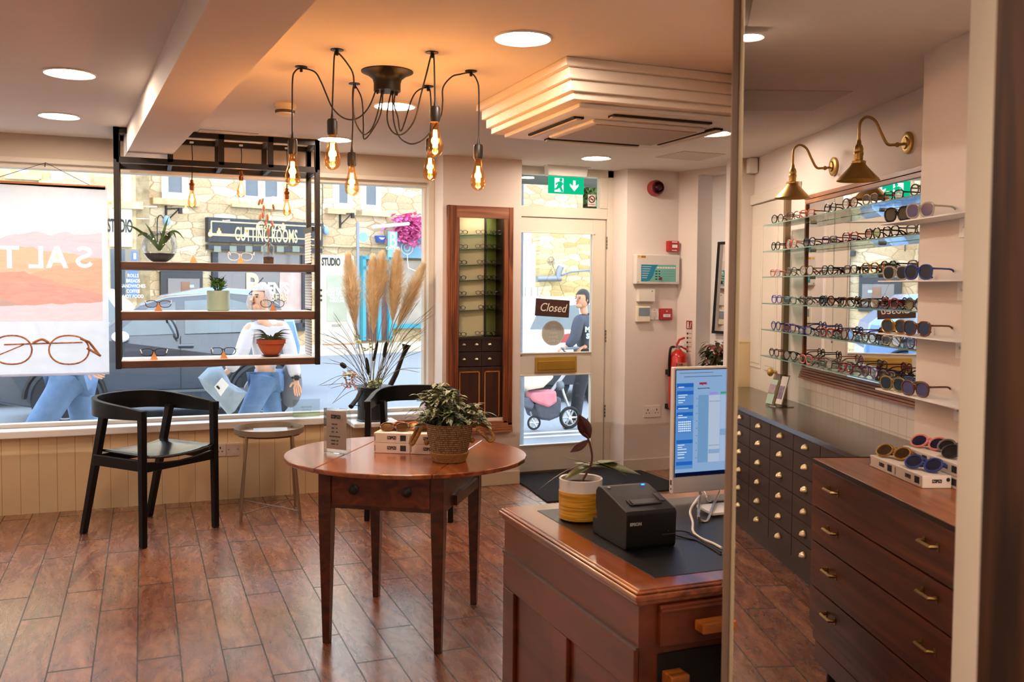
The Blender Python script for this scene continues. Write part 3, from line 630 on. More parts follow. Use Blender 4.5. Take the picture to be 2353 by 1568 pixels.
# ---- basket with plant
bp_=PZ(1043,1065,TZ); bk=thing('potted_plant','leafy variegated green plant in a woven jute basket with two rope handles','potted plant',(bp_.x,bp_.y+.06,TZ)); bx_,by_=bp_.x,bp_.y+.06
weave=_new('woven_jute'); m_,nt,bb=weave; N=nt.nodes; Lk=nt.links; tcn=N.new('ShaderNodeTexCoord'); sp_=N.new('ShaderNodeSeparateXYZ'); Lk.new(tcn.outputs['Object'],sp_.inputs[0])
ang_=mathn(N,Lk,'ARCTAN2',sp_.outputs[1],sp_.outputs[0]); cb_=N.new('ShaderNodeCombineXYZ'); Lk.new(mathn(N,Lk,'MULTIPLY',ang_,.11),cb_.inputs[0]); Lk.new(sp_.outputs[2],cb_.inputs[1])
bk_=N.new('ShaderNodeTexBrick'); bk_.inputs['Scale'].default_value=1; bk_.inputs['Brick Width'].default_value=.006; bk_.inputs['Row Height'].default_value=.0085; bk_.inputs['Mortar Size'].default_value=.0012; bk_.inputs['Color1'].default_value=lin('#c9a97c'); bk_.inputs['Color2'].default_value=lin('#8c6f4d'); bk_.inputs['Mortar'].default_value=lin('#3d2c1e')
Lk.new(cb_.outputs[0],bk_.inputs['Vector']); Lk.new(bk_.outputs[0],bb.inputs['Base Color']); bb.inputs['Roughness'].default_value=.85
b2=N.new('ShaderNodeBump'); b2.inputs['Strength'].default_value=.8; b2.inputs['Distance'].default_value=.004; Lk.new(bk_.outputs[0],b2.inputs['Height']); Lk.new(b2.outputs[0],bb.inputs['Normal'])
jm=m_; rope=mat('rope_braid','#b98a50',.85,col2='#8a5f31',scale=120,bump=.8,bscale=160)
bd=build('basket',MB().lathe([(.074,.035),(.084,.075),(.0935,.12),(.0975,.155),(.0985,.158),(.094,.156),(.088,.12)],(bx_,by_,TZ),48),jm,bk)
rr=MB()
for i in range(5): rr.ring((bx_,by_,TZ+.006+i*.0075),.064+i*.0026,.0062,n=40,m=8)
rr.lathe([(.0001,.001),(.064,.001),(.066,.006)],(bx_,by_,TZ),30); build('rope_base',rr,rope,bk)
build('inner_pot',MB().lathe([(.060,.06),(.0845,.148),(.0865,.150),(.083,.146),(.0001,.118)],(bx_,by_,TZ),36),blackm,bk)
vx=Vector((CR.x,CR.y,0)).normalized()
for s_ in (-1,1):
    P=lambda u,z,d=0: Vector((bx_,by_,TZ))+vx*(s_*u)+Vector((-vx.y,vx.x,0))*d+Vector((0,0,z))
    pts=[P(.095,.138,.012),P(.118,.152,.012),P(.150,.140,.005),P(.176,.110,0),P(.180,.092,-.004),P(.166,.084,-.008),P(.14,.110,-.012),P(.115,.128,-.014),P(.094,.130,-.014)] if s_>0 else [P(.092,.12,.012),P(.104,.134,.012),P(.128,.13,.01),P(.150,.098,.006),P(.160,.072,0),P(.150,.07,-.008),P(.13,.105,-.012),P(.11,.14,-.014),P(.094,.14,-.014)]
    build('handle',MB().tube(cr(pts,5),.0078,8),rope,bk)
    build('knot',MB().ell(P(.094,.085 if s_>0 else .075),(.012,.012,.012)),rope,bk)
vl=mat('variegated_leaf','#5f7f4a',.45,col2='#16301a',scale=110,var=.6); 
n_=vl.node_tree; 
for nd in n_.nodes:
    if nd.type=='TEX_NOISE': nd.inputs['Detail'].default_value=8
rp_=n_.nodes.new('ShaderNodeValToRGB'); rp_.color_ramp.elements[0].position=.42; rp_.color_ramp.elements[1].position=.58; rp_.color_ramp.elements[0].color=lin('#1e3b1c'); rp_.color_ramp.elements[1].color=lin('#a3ad84')
nzn=[nd for nd in n_.nodes if nd.type=='TEX_NOISE'][0]; n_.links.new(nzn.outputs[0],rp_.inputs[0]); n_.links.new(rp_.outputs[0],n_.nodes['Principled BSDF'].inputs['Base Color'])
st=MB(); lf=MB(); random.seed(11)
base=Vector((bx_,by_,TZ+.12))
for i in range(34):
    a=U(0,2*PI); sp=U(.05,1)**.7; top=base+Vector((math.cos(a)*.15*sp,math.sin(a)*.13*sp,U(.06,.22)*(1.1-.42*sp)))
    b0=base+Vector((math.cos(a)*.04,math.sin(a)*.04,0)); mid=(b0+top)/2+Vector((0,0,.025)); cc=cr([b0,mid,top],5); st.tube(cc,.0016,5)
    for k_,p in enumerate(cc[3:]):
        for w_ in range(3):
            th=U(0,2*PI); d=Vector((math.cos(th),math.sin(th),U(-.5,.5))); lf.leaf(p,d,(0,0,1),U(.028,.05),U(.015,.026),U(.1,.5),4,.2,.8)
for s_,zz,ll in ((-1,.06,.05),(-1,.02,.055),(-1,.09,.06),(1,.08,.05),(1,.03,.045)):
    p=base+vx*s_*.11+Vector((0,0,zz)); st.tube([base+vx*s_*.05,p],.0015,5)
    for k_ in range(6): lf.leaf(p+vx*s_*k_*.009,vx*s_+Vector((U(-.5,.5),U(-.6,.6),U(-.5,.3))),(0,0,1),ll*U(.6,.9),.02,.4,4)
build('stems',st,mat('plant_stem','#3d4a25',.6),bk); build('foliage',lf,vl,bk)
# ---- tray table with magazines
tc_=(PZ(555,1202,0)+PZ(690,1195,0)+PZ(552,1167,0)+PZ(679,1163,0))/4
tt=thing('tray_table','round beige metal tray table with thin crossed legs under the window','side table',(tc_.x,tc_.y,0)); tmm=mat('tray_metal','#8c7963',.42,.25,var=.08); tx,ty=tc_.x,tc_.y
TT=.525
build('tray',MB().lathe([(.0001,TT),(.205,TT),(.2125,TT+.032),(.2145,TT+.032),(.2145,TT-.002),(.206,TT-.006),(.0001,TT-.006)],(tx,ty,0),56),tmm,tt)
LG=[PZ(553,1202,0),PZ(690,1195,0),PZ(679,1163,0),PZ(552,1167,0)]
c_=Vector((tx,ty,0))
for p in LG: 
    d=(p-c_); tp=c_+d.normalized()*.205; build('leg',MB().tube([p,(tp.x,tp.y,TT-.01),(tp.x,tp.y,TT+.012)],.0095,10),tmm,tt)
build('cross_brace',MB().tube([LG[0]+Vector((0,0,.05)),LG[2]+Vector((0,0,.05))],.0042,8).tube([LG[1]+Vector((0,0,.054)),LG[3]+Vector((0,0,.054))],.0042,8),tmm,tt)
build('under_ring',MB().ring((tx,ty,TT-.012),.19,.005,n=40,m=6),tmm,tt)
mg=mat('magazine_cover','#c9d4de',.35,col2='#7d97b4',scale=26)
for i,(dx,dy,r_,c_2,lb_) in enumerate(((-.03,-.01,.2,mat('magazine_cover2','#e9e6e6',.35,col2='#c9a9b0',scale=20),'pale magazine lying under the other one on the tray table'),(.01,.02,-.12,mg,'pale blue glossy magazine lying on top on the tray table'))):
    rot=Matrix.Rotation(r_,3,'Z'); o=thing('magazine',lb_,'magazine',(tx+dx,ty+dy,TT+.001+i*.006))
    cen=(tx+dx,ty+dy,TT+.0035+i*.006); build('cover',MB().box(cen,(.21,.15,.005),rot),c_2,o,False,bevel=.001)
    build('page_edge',MB().box((tx+dx,ty+dy,TT+.0035+i*.006),(.206,.152,.003),rot),paper,o,False)
# ---- hanging window shelf
sh=thing('hanging_shelf','black metal hanging shelf frame with three brown wooden shelves in front of the window','shelf',(.45,6.17,2.38))
X0,X1,Y0,Y1,ZB=-.14,1.04,6.0,6.33,.945
bm=mat('frame_bronze','#1d1511',.45,.3,var=.2)
w2=.016
def bar(x0,x1,y0,y1,z0,z1): return MB().bx(x0,x1,y0,y1,z0,z1)
for x in (X0,X1):
    for y in (Y0,Y1): build('upright',bar(x-w2,x+w2,y-w2,y+w2,ZB if y==Y0 else .97,H),bm,sh,False,bevel=.002)
tr=MB()
ztop,zm=2.325,2.19
for y in (Y0,Y1):
    tr.bx(X0,X1,y-w2,y+w2,H-.034,H-.002); tr.bx(X0,X1,y-w2,y+w2,zm-.017,zm+.017)
for x in (X0,.16,.455,.75,X1):
    tr.bx(x-w2,x+w2,Y0,Y1,H-.034,H-.002); tr.bx(x-.012,x+.012,Y0,Y1,zm-.015,zm+.015)
    for y in (Y0,Y1): tr.bx(x-w2,x+w2,y-w2,y+w2,zm,H)
build('top_frame',tr,bm,sh,False)
ws=wood('shelf_wood','#3a2118','#65402c','X',5,.42,.15,10)
for z0,z1 in ((1.539,1.586),(1.236,1.287),(.948,.99)):
    build('shelf_board',MB().bx(X0+w2,X1-w2,Y0-.005,Y1,z0,z1),ws,sh,False,bevel=.002)
    build('shelf_surface',MB().bx(X0+w2,X1-w2,Y0+.004,Y1-.004,z1,z1+.002),whitem,sh,False)
pm=_new('perforated_white'); m_,nt,bb=pm; N=nt.nodes;Lk=nt.links; tcn=N.new('ShaderNodeTexCoord'); v_=N.new('ShaderNodeTexVoronoi'); v_.inputs['Randomness'].default_value=0; v_.inputs['Scale'].default_value=55
Lk.new(tcn.outputs['Object'],v_.inputs['Vector']); th=mathn(N,Lk,'LESS_THAN',v_.outputs['Distance'],.33); mx=N.new('ShaderNodeMix'); mx.data_type='RGBA'; mx.inputs[6].default_value=lin('#f4f2f2'); mx.inputs[7].default_value=lin('#2b2726'); Lk.new(th,mx.inputs[0]); Lk.new(mx.outputs[2],bb.inputs['Base Color'])
for z0,z1 in ((1.60,1.80),(1.30,1.53),(1.0,1.23)): build('perforated_panel',MB().bx(X1-.03,X1-.026,Y0+.06,Y1-.03,z0,z1),m_,sh,False)
build('panel_clip',MB().bx(X1-.035,X1-.02,Y0,Y1,1.80,1.83),bm,sh,False)
# pendant bulbs of the shelf
amber=glass('amber_glass','#ffddb0',.06); fil=emis('filament','#ffb04a',55.); 
bulbprof=[(.0135,0),(.0145,-.012),(.017,-.03),(.0235,-.055),(.030,-.08),(.0325,-.096),(.030,-.112),(.022,-.124),(.010,-.131),(.0001,-.133)]
def bulb_parts(sock,c,sc=1.,F=MAIN):
    b=build('bulb',MB().lathe([(r*sc,z*sc) for r,z in bulbprof],c,22),amber,sock,F=F)
    fb=MB(); c=Vector(c)
    for i in range(6):
        a=2*PI*i/6; r0,r1=.006*sc,.0085*sc
        fb.tube([c+Vector((math.cos(a)*r0,math.sin(a)*r0,-.03*sc)),c+Vector((math.cos(a)*r1,math.sin(a)*r1,-.098*sc))],.0019*sc,5)
    build('filament',fb,fil,sock,F=F)
def bulb_light(c,e,sc=1.): light('bulb_glow','POINT',(c[0],c[1],c[2]-.075*sc),e,(1,.58,.26),.02)
for i,(x,y0,ys,yb,lb_) in enumerate(((441,345,413,437,'left'),(554,350,392,415,'middle'),(659,360,432,458,'right'))):
    a=PY(x,y0,6.165); s0=PY(x,ys,6.165); b=PY(x,yb,6.165); 
    p=thing('pendant_lamp','%s of the three bare filament bulbs with copper holders hanging in the shelf frame'%lb_,'pendant lamp',(s0.x,s0.y,H-.03),group='filament bulbs hanging in the window shelf')
    build('cord',MB().tube([(s0.x,s0.y,H-.035),(s0.x+.004,s0.y,(H+s0.z)/2),(s0.x,s0.y,s0.z)],.003,6),blackm,p)
    build('ceiling_clip',MB().lathe([(.012,0),(.012,-.01),(.0001,-.012)],(s0.x,s0.y,H-.034),14),whitem,p)
    cp_=mat('copper','#9a5a34',.3,.9,var=.3,scale=50); hz=s0.z-b.z
    sk=build('lamp_holder',MB().lathe([(.004,hz),(.011,hz*.9),(.009,hz*.72),(.017,hz*.62),(.017,hz*.5),(.013,hz*.42),(.015,hz*.2),(.013,0)],(b.x,b.y,b.z),18),cp_,p)
    bulb_parts(sk,(b.x,b.y,b.z),.82); bulb_light(b,1.1,.8)
# ---- spider chandelier
ch=thing('spider_chandelier','black spider ceiling light with six looping cords and hanging amber filament bulbs','ceiling light',(.992,3.975,H))
z7=lambda x,y:(x/4.126+640,y/4.126+80)
cpp=PZ(890,150,H); cx_,cy_=.99,3.97
build('canopy',MB().lathe([(.112,0),(.112,-.004),(.085,-.016),(.063,-.034),(.058,-.052),(.058,-.085),(.0001,-.085)],(cx_,cy_,H),40),blackm,ch)
HK=[((215,318),4.029,[(938,485),(870,660),(790,765),(700,805),(600,780),(510,690),(455,570),(400,440),(340,350),(215,318)],[(155,350),(133,430),(130,700),(130,950)],133,990,1135),
((555,165),3.687,[(985,500),(950,700),(900,860),(850,930),(800,940),(730,830),(705,650),(712,400),(650,270),(555,165)],[(530,200),(520,400),(508,755)],510,800,955),
((720,480),4.264,[(990,500),(970,740),(900,890),(812,990),(805,850),(800,700),(780,580),(720,480)],[(703,560),(705,800),(695,1075)],695,1118,1248),
((1455,165),3.576,[(1080,500),(1035,700),(1035,830),(1080,920),(1150,950),(1230,900),(1300,780),(1350,570),(1400,380),(1455,170)],[(1475,250),(1483,630)],1485,680,830),
((1418,485),4.181,[(1120,490),(1095,650),(1130,780),(1155,915),(1200,820),(1260,620),(1320,530),(1415,500)],[(1440,560),(1446,760),(1437,960)],1437,985,1108),
((1825,345),3.814,[(1080,500),(1090,800),(1140,960),(1220,1025),(1300,1030),(1400,970),(1530,790),(1555,650),(1560,500),(1640,400),(1720,375),(1820,362)],[(1880,430),(1900,560),(1895,1000)],1893,1042,1180)]
hkm=mat('chrome_hook','#c9c2bb',.3,.6)
for i,(hp,Yh,pts,dn,bxx,s0,s1) in enumerate(HK):
    hx,hy=z7(*hp); hw=PY(hx,hy-6,Yh); hw.z=H
    build('cord_hook',MB().lathe([(.026,0),(.026,-.003),(.006,-.004),(.006,-.022),(.0001,-.024)],(hw.x,hw.y,H),20),blackm,ch)
    n=len(pts); P=[]
    a=2*PI*(i/6)+2.4
    for k_,q in enumerate(pts):
        f_=k_/(n-1); P.append(PY(*z7(*q),cy_+(Yh-cy_)*f_))
    P[0].z=max(P[0].z,H-.105)
    for q in dn: P.append(PY(*z7(*q),Yh))
    st_=Vector((P[0].x,P[0].y,H-.08)); P=[st_]+P
    build('cord',MB().tube(cr(P,6),.0033,8),mat('cord_black','#120f0e',.6),ch)
    build('cord_gland',MB().cyl((P[0].x,P[0].y,H-.08),(P[1].x,P[1].y,min(P[1].z,H-.1)),.009,.004),blackm,ch)
    bx1=z7(bxx,s0); t0=PY(bx1[0],bx1[1],Yh); bx2=z7(bxx,s1); t1_=PY(bx2[0],bx2[1],Yh); t0.x=t1_.x
    L_=t0.z-t1_.z
    sk=build('lamp_holder',MB().lathe([(.0035,L_+.03),(.007,L_+.002),(.017,L_),(.0205,L_-.008),(.0205,.01),(.018,0)],(t1_.x,Yh,t1_.z),22),mat('socket_black','#171312',.4,var=.1),ch)
    bulb_parts(sk,(t1_.x,Yh,t1_.z),1.02); bulb_light((t1_.x,Yh,t1_.z),3.2)
# ---- desk
dk=thing('writing_desk','large reddish brown wooden desk with a dark leather inset top and panelled side','desk',(1.3,2.3,0))
dwd=wood('desk_wood','#4c1d0d','#78361a','Y',2.5,.38,.25,5); dwt=wood('desk_top_wood','#5e2711','#a2521f','Y',4,.2,.6,7)
dx0,dy0,dy1,DZ=1.085,1.895,2.755,.74
def xr(y,e=0): # right end of the desk meets the added screen wall
    return CP.x+hd.x/hd.y*y - .016-e
def trap(x0,y0,y1,z0,z1,e=0): return MB().prism([(x0,y0,z0),(xr(y0,e),y0,z0),(xr(y1,e),y1,z0),(x0,y1,z0)],(0,0,z1-z0))
build('carcass',trap(dx0,dy0,dy1,.04,.60),dwd,dk,False); build('frieze',trap(dx0-.006,dy0-.006,dy1+.006,.60,.705),dwd,dk,False)
mo=trap(dx0-.014,dy0-.014,dy1+.014,.703,.715); mo+=trap(dx0-.022,dy0-.022,dy1+.022,.715,.73); mo+=trap(dx0-.016,dy0-.016,dy1+.016,.73,.737); build('edge_moulding',mo,dwt,dk,False,bevel=.004)
build('top_board',trap(dx0-.006,dy0-.006,dy1+.006,.734,DZ),dwt,dk,False,bevel=.002)
build('leather_inset',trap(dx0+.075,dy0+.06,dy1-.07,DZ,DZ+.0012),mat('leather_black','#10141b',.32,var=.2,scale=40,bump=.15,bscale=300,spec=.6),dk,False)
pn=MB()
for (y0,y1) in ((dy0,dy0+.055),(2.27,2.36),(dy1-.09,dy1)): pn.bx(dx0-.0135,dx0-.0002,y0,y1,.121,.489)
pn.bx(dx0-.0135,dx0-.0002,dy0,dy1,.49,.597); pn.bx(dx0-.0135,dx0-.0002,dy0,dy1,.042,.12)
build('side_bead',MB().bx(dx0-.016,dx0-.006,dy0-.012,dy1,.597,.604),tw1,dk,False); build('side_frame',pn,dwd,dk,False,bevel=.003)
fx1=xr(dy0)
df_=MB().bx(dx0+.045,fx1,dy0-.022,dy0-.006,.60,.70); df_.bx(dx0+.045,fx1,dy0-.028,dy0-.006,.683,.692); dr_=build('drawer',df_,dwd,dk,False,bevel=.003)
build('drawer_pull',MB().bx(fx1-.095,fx1,dy0-.062,dy0-.022,.632,.658),wood('pull_wood','#8a4a17','#c8772c','X',6,.3,.3,8),dr_,False,bevel=.004)
fz=PY(1485,1545,dy0).z
build('open_shelf_shade',MB().bx(dx0+.05,fx1,dy0-.004,dy0-.001,fz-.25,fz+.04),mat('hole_shade','#0b0807',.8),dk,False)  # dark sheet on the carcass paints the shade of an open shelf
build('lower_drawer',MB().bx(dx0+.06,dx0+.11,dy0-.05,dy0-.004,fz-.15,fz+.0),wood('pull_wood',0,0),dk,False,bevel=.003)
# pot with rubber plant
pb=PZ(1352,1203,DZ); pc=Vector((pb.x,pb.y+.055,DZ+.0012)); pr=.066; ph_=.128
rp2=thing('potted_rubber_plant','young rubber plant with dark red leaves in a white and yellow striped pot','potted plant',(pc.x,pc.y,pc.z))
ymat=_new('yellow_glaze'); m_,nt,bb=ymat; N=nt.nodes;Lk=nt.links; tcn=N.new('ShaderNodeTexCoord'); sp_=N.new('ShaderNodeSeparateXYZ'); Lk.new(tcn.outputs['Object'],sp_.inputs[0]); nz_=N.new('ShaderNodeTexNoise'); nz_.inputs['Scale'].default_value=1; cbb=N.new('ShaderNodeCombineXYZ'); Lk.new(mathn(N,Lk,'MULTIPLY',sp_.outputs[2],260.),cbb.inputs[2]); Lk.new(mathn(N,Lk,'MULTIPLY',sp_.outputs[0],8.),cbb.inputs[0]); Lk.new(cbb.outputs[0],nz_.inputs['Vector'])
rp_=N.new('ShaderNodeValToRGB'); rp_.color_ramp.elements[0].position=.42; rp_.color_ramp.elements[0].color=lin('#a87414'); rp_.color_ramp.elements[1].position=.55; rp_.color_ramp.elements[1].color=lin('#dca536'); Lk.new(nz_.outputs[0],rp_.inputs[0]); Lk.new(rp_.outputs[0],bb.inputs['Base Color']); bb.inputs['Roughness'].default_value=.3
build('pot_band',MB().lathe([(.0001,.0),(pr-.008,.0),(pr,.006),(pr+.0012,.09),(pr+.0002,.09)],pc,44),m_,rp2)
build('pot',MB().lathe([(pr,.088),(pr+.001,ph_-.002),(pr-.001,ph_),(pr-.006,ph_-.002),(pr-.007,ph_-.03)],pc,44),mat('white_glaze','#e9e4dd',.22,coat=.4),rp2)
build('soil',MB().lathe([(.0001,ph_-.018),(pr-.006,ph_-.02)],pc,24),mat('soil','#221710',.95,var=.5,scale=200,bump=1,bscale=200),rp2)
sm=mat('rubber_stem','#5f2a1c',.5); ldr=mat('rubber_leaf_red','#45150f',.35,var=.2,coat=.3); lgr=mat('rubber_leaf_green','#68773f',.3,col2='#2f3d1c',scale=22,coat=.4)
tp=pc+Vector((0,0,ph_-.02)); Yd=pc.y
def rp(x,y,dy=0): return PY(x,y,Yd+dy)
build('stem',MB().tube(cr([tp,rp(1360,1060),rp(1352,1010),rp(1340,995)],4),[.0035]*13,8),sm,rp2)
def bleaf(a,b,w,mt_,bend=0.,nrm_=None,nm='leaf'):
    a=Vector(a);b=Vector(b); d=b-a; up=Vector(nrm_) if nrm_ else Vector((0,0,1)); build(nm,MB().leaf(a,d,up,d.length,w,bend,10,.12,1.0),mt_,rp2,solid=.001)
toc=-CF
bleaf(rp(1354,1008),rp(1330,952,-.01),.043,ldr,0,toc)
bleaf(rp(1352,1012),rp(1310,1045,.0),.024,ldr,-.1,toc+Vector((0,0,.3)))
bleaf(rp(1362,1068),rp(1290,1050,-.02),.030,lgr,.0); bleaf(rp(1362,1066),rp(1472,1075,.03),.048,lgr,.12,(-.1,-.5,1)); bleaf(rp(1355,1072),rp(1298,1088,-.055),.034,lgr,.15,(-.2,-.3,1))
bleaf(rp(1362,1060),rp(1238,1085,.0),.007,ldr,.3,(0,0,1)); bleaf(rp(1372,1062),rp(1440,1085,-.01),.03,lgr,.1)
bleaf(rp(1360,1070),rp(1320,1062,.05),.04,lgr,.05); bleaf(rp(1365,1068),rp(1425,1050,.06),.04,lgr,.1)
# receipt printer
PR=thing('receipt_printer','black boxy receipt printer with a blue power light on the leather desk top','printer',(0,0,0))
a=PZ(1437,1268,DZ); b=PZ(1551,1256,DZ); ang=math.atan2(b.y-a.y,b.x-a.x); w=(b-a).length; PF=Frame((a.x,a.y,DZ+.0015),ang); PR.location=PF.m@Vector((0,0,0)); PR.rotation_euler=(0,0,ang)
pm_=mat('printer_black','#08090c',.45,var=.08,spec=.3); dp=.205; ht=.122
prof=[(0,0),(0,.006),(-.004,.012),(-.004,.095),(.004,.103),(.10,.135),(.165,.152),(.19,.150),(.205,.135),(.21,.10),(.198,.06),(.208,.055),(.21,0)]
prof=[(-.0,.0),(-.004,.01),(-.008,.098),(0,.106),(.085,.128),(.15,.143),(.172,.142),(.185,.128),(.188,.09),(.178,.05),(.205,.046),(.205,0)]
build('body',MB().prism([(0,y,z) for y,z in prof],(w,0,0)),pm_,PR,False,F=PF,bevel=.003)
rise=(.143-.106)/.15
zt=lambda y:.106+y*.247
build('paper_slot',MB().box((w*.52,.045,zt(.045)+.0005),(w*.52,.026,.006),Matrix.Rotation(.24,3,'X')),mat('slot_black','#020203',.3),PR,False,F=PF)
build('slot_rim',MB().box((w*.52,.03,zt(.03)+.001),(w*.6,.004,.004),Matrix.Rotation(.24,3,'X')).box((w*.21,.045,zt(.045)+.001),(.004,.03,.004),Matrix.Rotation(.24,3,'X')),pm_,PR,False,F=PF)
build('feed_button',MB().box((w*.9,.065,zt(.065)+.001),(w*.1,.045,.003),Matrix.Rotation(.24,3,'X')),mat('printer_grey','#3a3c40',.4),PR,False,F=PF)
build('power_light',MB().ell((w*.84,.142,.1435),(.006,.004,.002)),emis('led_blue','#1f7bff',3.),PR,F=PF)
build('top_badge',MB().box((w*.13,.142,.1425),(.008,.008,.0015),Matrix.Rotation(.24,3,'X')),mat('badge','#a9a9a9',.4),PR,False,F=PF)
text('EPSON',.0115,(w*.17,-.0085,.072),mat('logo_grey','#a6a8ab',.5),PR,PF,bold=.0004)
build('front_seam',MB().bx(.72*w,w-.002,-.0068,-.004,.036,.0375).ell((.83*w,-.007,.046),(.0015,.0015,.0015)),mat('seam_grey','#43464c',.5),PR,False,F=PF)
# all in one computer
MY=2.62
mtl=PY(1541,845,MY); mbl=PY(1545,1136,MY); mr=PY(1666,838,MY+.0)
cpx=thing('desktop_computer','slim white desktop computer showing a blue appointment calendar, on the desk','computer',(mbl.x,MY,DZ))
w=xr(MY,.004)-mbl.x; x0=mbl.x; z0=mbl.z; z1=mtl.z
wm=mat('computer_white','#e6ded6',.35,var=.02)
body=build('display_housing',MB().bx(x0,x0+w,MY,MY+.022,z0,z1),wm,cpx,False,bevel=.003)
build('side_port',MB().bx(x0-.0008,x0,MY+.006,MY+.014,z0+.028,z0+.045).bx(x0-.0008,x0,MY+.007,MY+.013,z0+.012,z0+.018),inkm,cpx,False)
sz0=PY(1556,1096,MY).z; sx0=PY(1553,900,MY).x; sz1=z1-.010
build('bezel',MB().bx(sx0-.003,x0+w,MY-.0012,MY,sz0-.002,sz1+.003),mat('bezel_black','#08080b',.3),cpx,False)
sc_=build('screen',MB().bx(sx0,x0+w,MY-.0022,MY-.001,sz0,sz1),emis('screen_pale','#8fb0d8',.62),cpx,False)
def er(u0,u1,v0,v1,col,k_,nm='screen_panel',d=.0003):
    W_=.285; X=lambda u: sx0+u*W_; Z_=lambda v: sz1-(sz1-sz0)*v; build(nm,MB().bx(X(u0),min(X(u1),x0+w),MY-.0022-d,MY-.0022,Z_(v1),Z_(v0)),emis('scr_'+col,col,k_),sc_,False)
er(0,1,.965,1,'#0b1233',.5); er(0,.235,.12,.93,'#5f94d6',.6,d=.0002)
for v in (.125,.195,.33,.395,.655,.86): er(.01,.23,v,v+.035,'#2462b8',.7)
er(.03,.215,.46,.59,'#4d86cf',.65); 
for r_ in range(5):
    for c_ in range(7): er(.035+c_*.025,.052+c_*.025,.48+r_*.021,.492+r_*.021,'#dbe7f5' if (r_,c_)!=(1,4) else '#f5e04a',.8,d=.0006)
er(.30,.44,.24,.88,'#7aa7d3',.55); er(.445,.6,.245,.88,'#b5c3d9',.65); er(.455,.565,.215,.235,'#9a86d8',.7); er(.605,.75,.215,.235,'#3c9a7a',.7); er(.605,.75,.245,.88,'#a6bcdc',.65)
er(.45,.6,.30,.305,'#6b7f9d',.5); er(.45,.6,.72,.725,'#6b7f9d',.5); er(.45,.6,.76,.80,'#7aa7d3',.5); er(.605,.75,.57,.63,'#7aa7d3',.5)
for v in range(9): er(.275,.29,.27+v*.07,.275+v*.07,'#5b7396',.5)
for v in (.155,.23,.25,.28,.30,.355,.42,.44,.70,.72,.74,.77,.79,.82): er(.03,.03+.06+.09*((v*100)%3)/3,v,v+.006,'#eaf2fb',.75,d=.0007)
er(.04,.5,.025,.03,'#5c6f8a',.5); er(.1,.62,.06,.066,'#5c6f8a',.5)
text('xeyex',.012,(sx0+.285*.36,MY-.003,sz1-(sz1-sz0)*.127),emis('scr_red','#a8203a',.6),sc_,bold=.0008)
text('Appointment Diary',.006,(sx0+.285*.37,MY-.003,sz1-(sz1-sz0)*.175),inkm,sc_)
ck=mat('stand_chrome','#cfcac6',.15,.9); 
def dpz(x,y,z=.006): return PZ(x,y,DZ+z)
A1=PY(1611,1133,MY+.03); 
build('stand_leg',MB().tube(cr([PY(1609,1128,MY+.02),PZ(1605,1185,DZ+.03),PZ(1608,1194,DZ+.005),PZ(1617,1199,DZ+.005),PZ(1627,1194,DZ+.006),PZ(1640,1160,DZ+.03),PY(1655,1128,MY+.02)],6),.0042,10),ck,cpx)
build('stand_foot',MB().tube(cr([PY(1618,1130,MY+.05),PZ(1629,1152,DZ+.006),PZ(1640,1152,DZ+.006),PZ(1662,1151,DZ+.006)],5),.0042,10),ck,cpx)
cw=MB().tube(cr([PY(1612,1135,MY+.03),PZ(1600,1150,DZ+.05),PZ(1586,1175,DZ+.025),PZ(1592,1200,DZ+.006),PZ(1593,1222,DZ+.004),PZ(1612,1238,DZ+.004),PZ(1640,1250,DZ+.004),PZ(1658,1260,DZ+.004)],7),.0036,8)
tag(build('power_cable',cw,whitem,at=PZ(1593,1222,DZ)),'white power cable trailing down from the computer over the desk','cable')
tag(build('printer_cable',MB().tube(cr([PZ(1550,1220,DZ+.008),PZ(1575,1222,DZ+.006),PZ(1598,1232,DZ+.003),PZ(1630,1254,DZ+.003),PZ(1657,1270,DZ+.003)],7),.0024,8).tube(cr([PZ(1550,1230,DZ+.006),PZ(1580,1238,DZ+.004),PZ(1600,1242,DZ+.003),PZ(1630,1258,DZ+.003),PZ(1657,1275,DZ+.003)],7),.0024,8),mat('cable_black','#0b0b0d',.4),at=PZ(1575,1222,DZ)),'pair of black cables running from the receipt printer','cable')
kb0=PZ(1637,1192,DZ); kb=thing('keyboard','corner of a thin white keyboard under the computer','keyboard',(kb0.x,kb0.y,DZ))
ke=xr(kb0.y,.004)
build('key_plate',MB().prism([(kb0.x,kb0.y,DZ+.008),(xr(kb0.y,.004),kb0.y,DZ+.008),(xr(kb0.y+.09,.004),kb0.y+.09,DZ+.014),(kb0.x,kb0.y+.09,DZ+.014)],(0,0,.009)),whitem,kb,False,bevel=.002)
build('foot',MB().ell((kb0.x+.02,kb0.y+.02,DZ+.005),(.006,.006,.004)),inkm,kb)
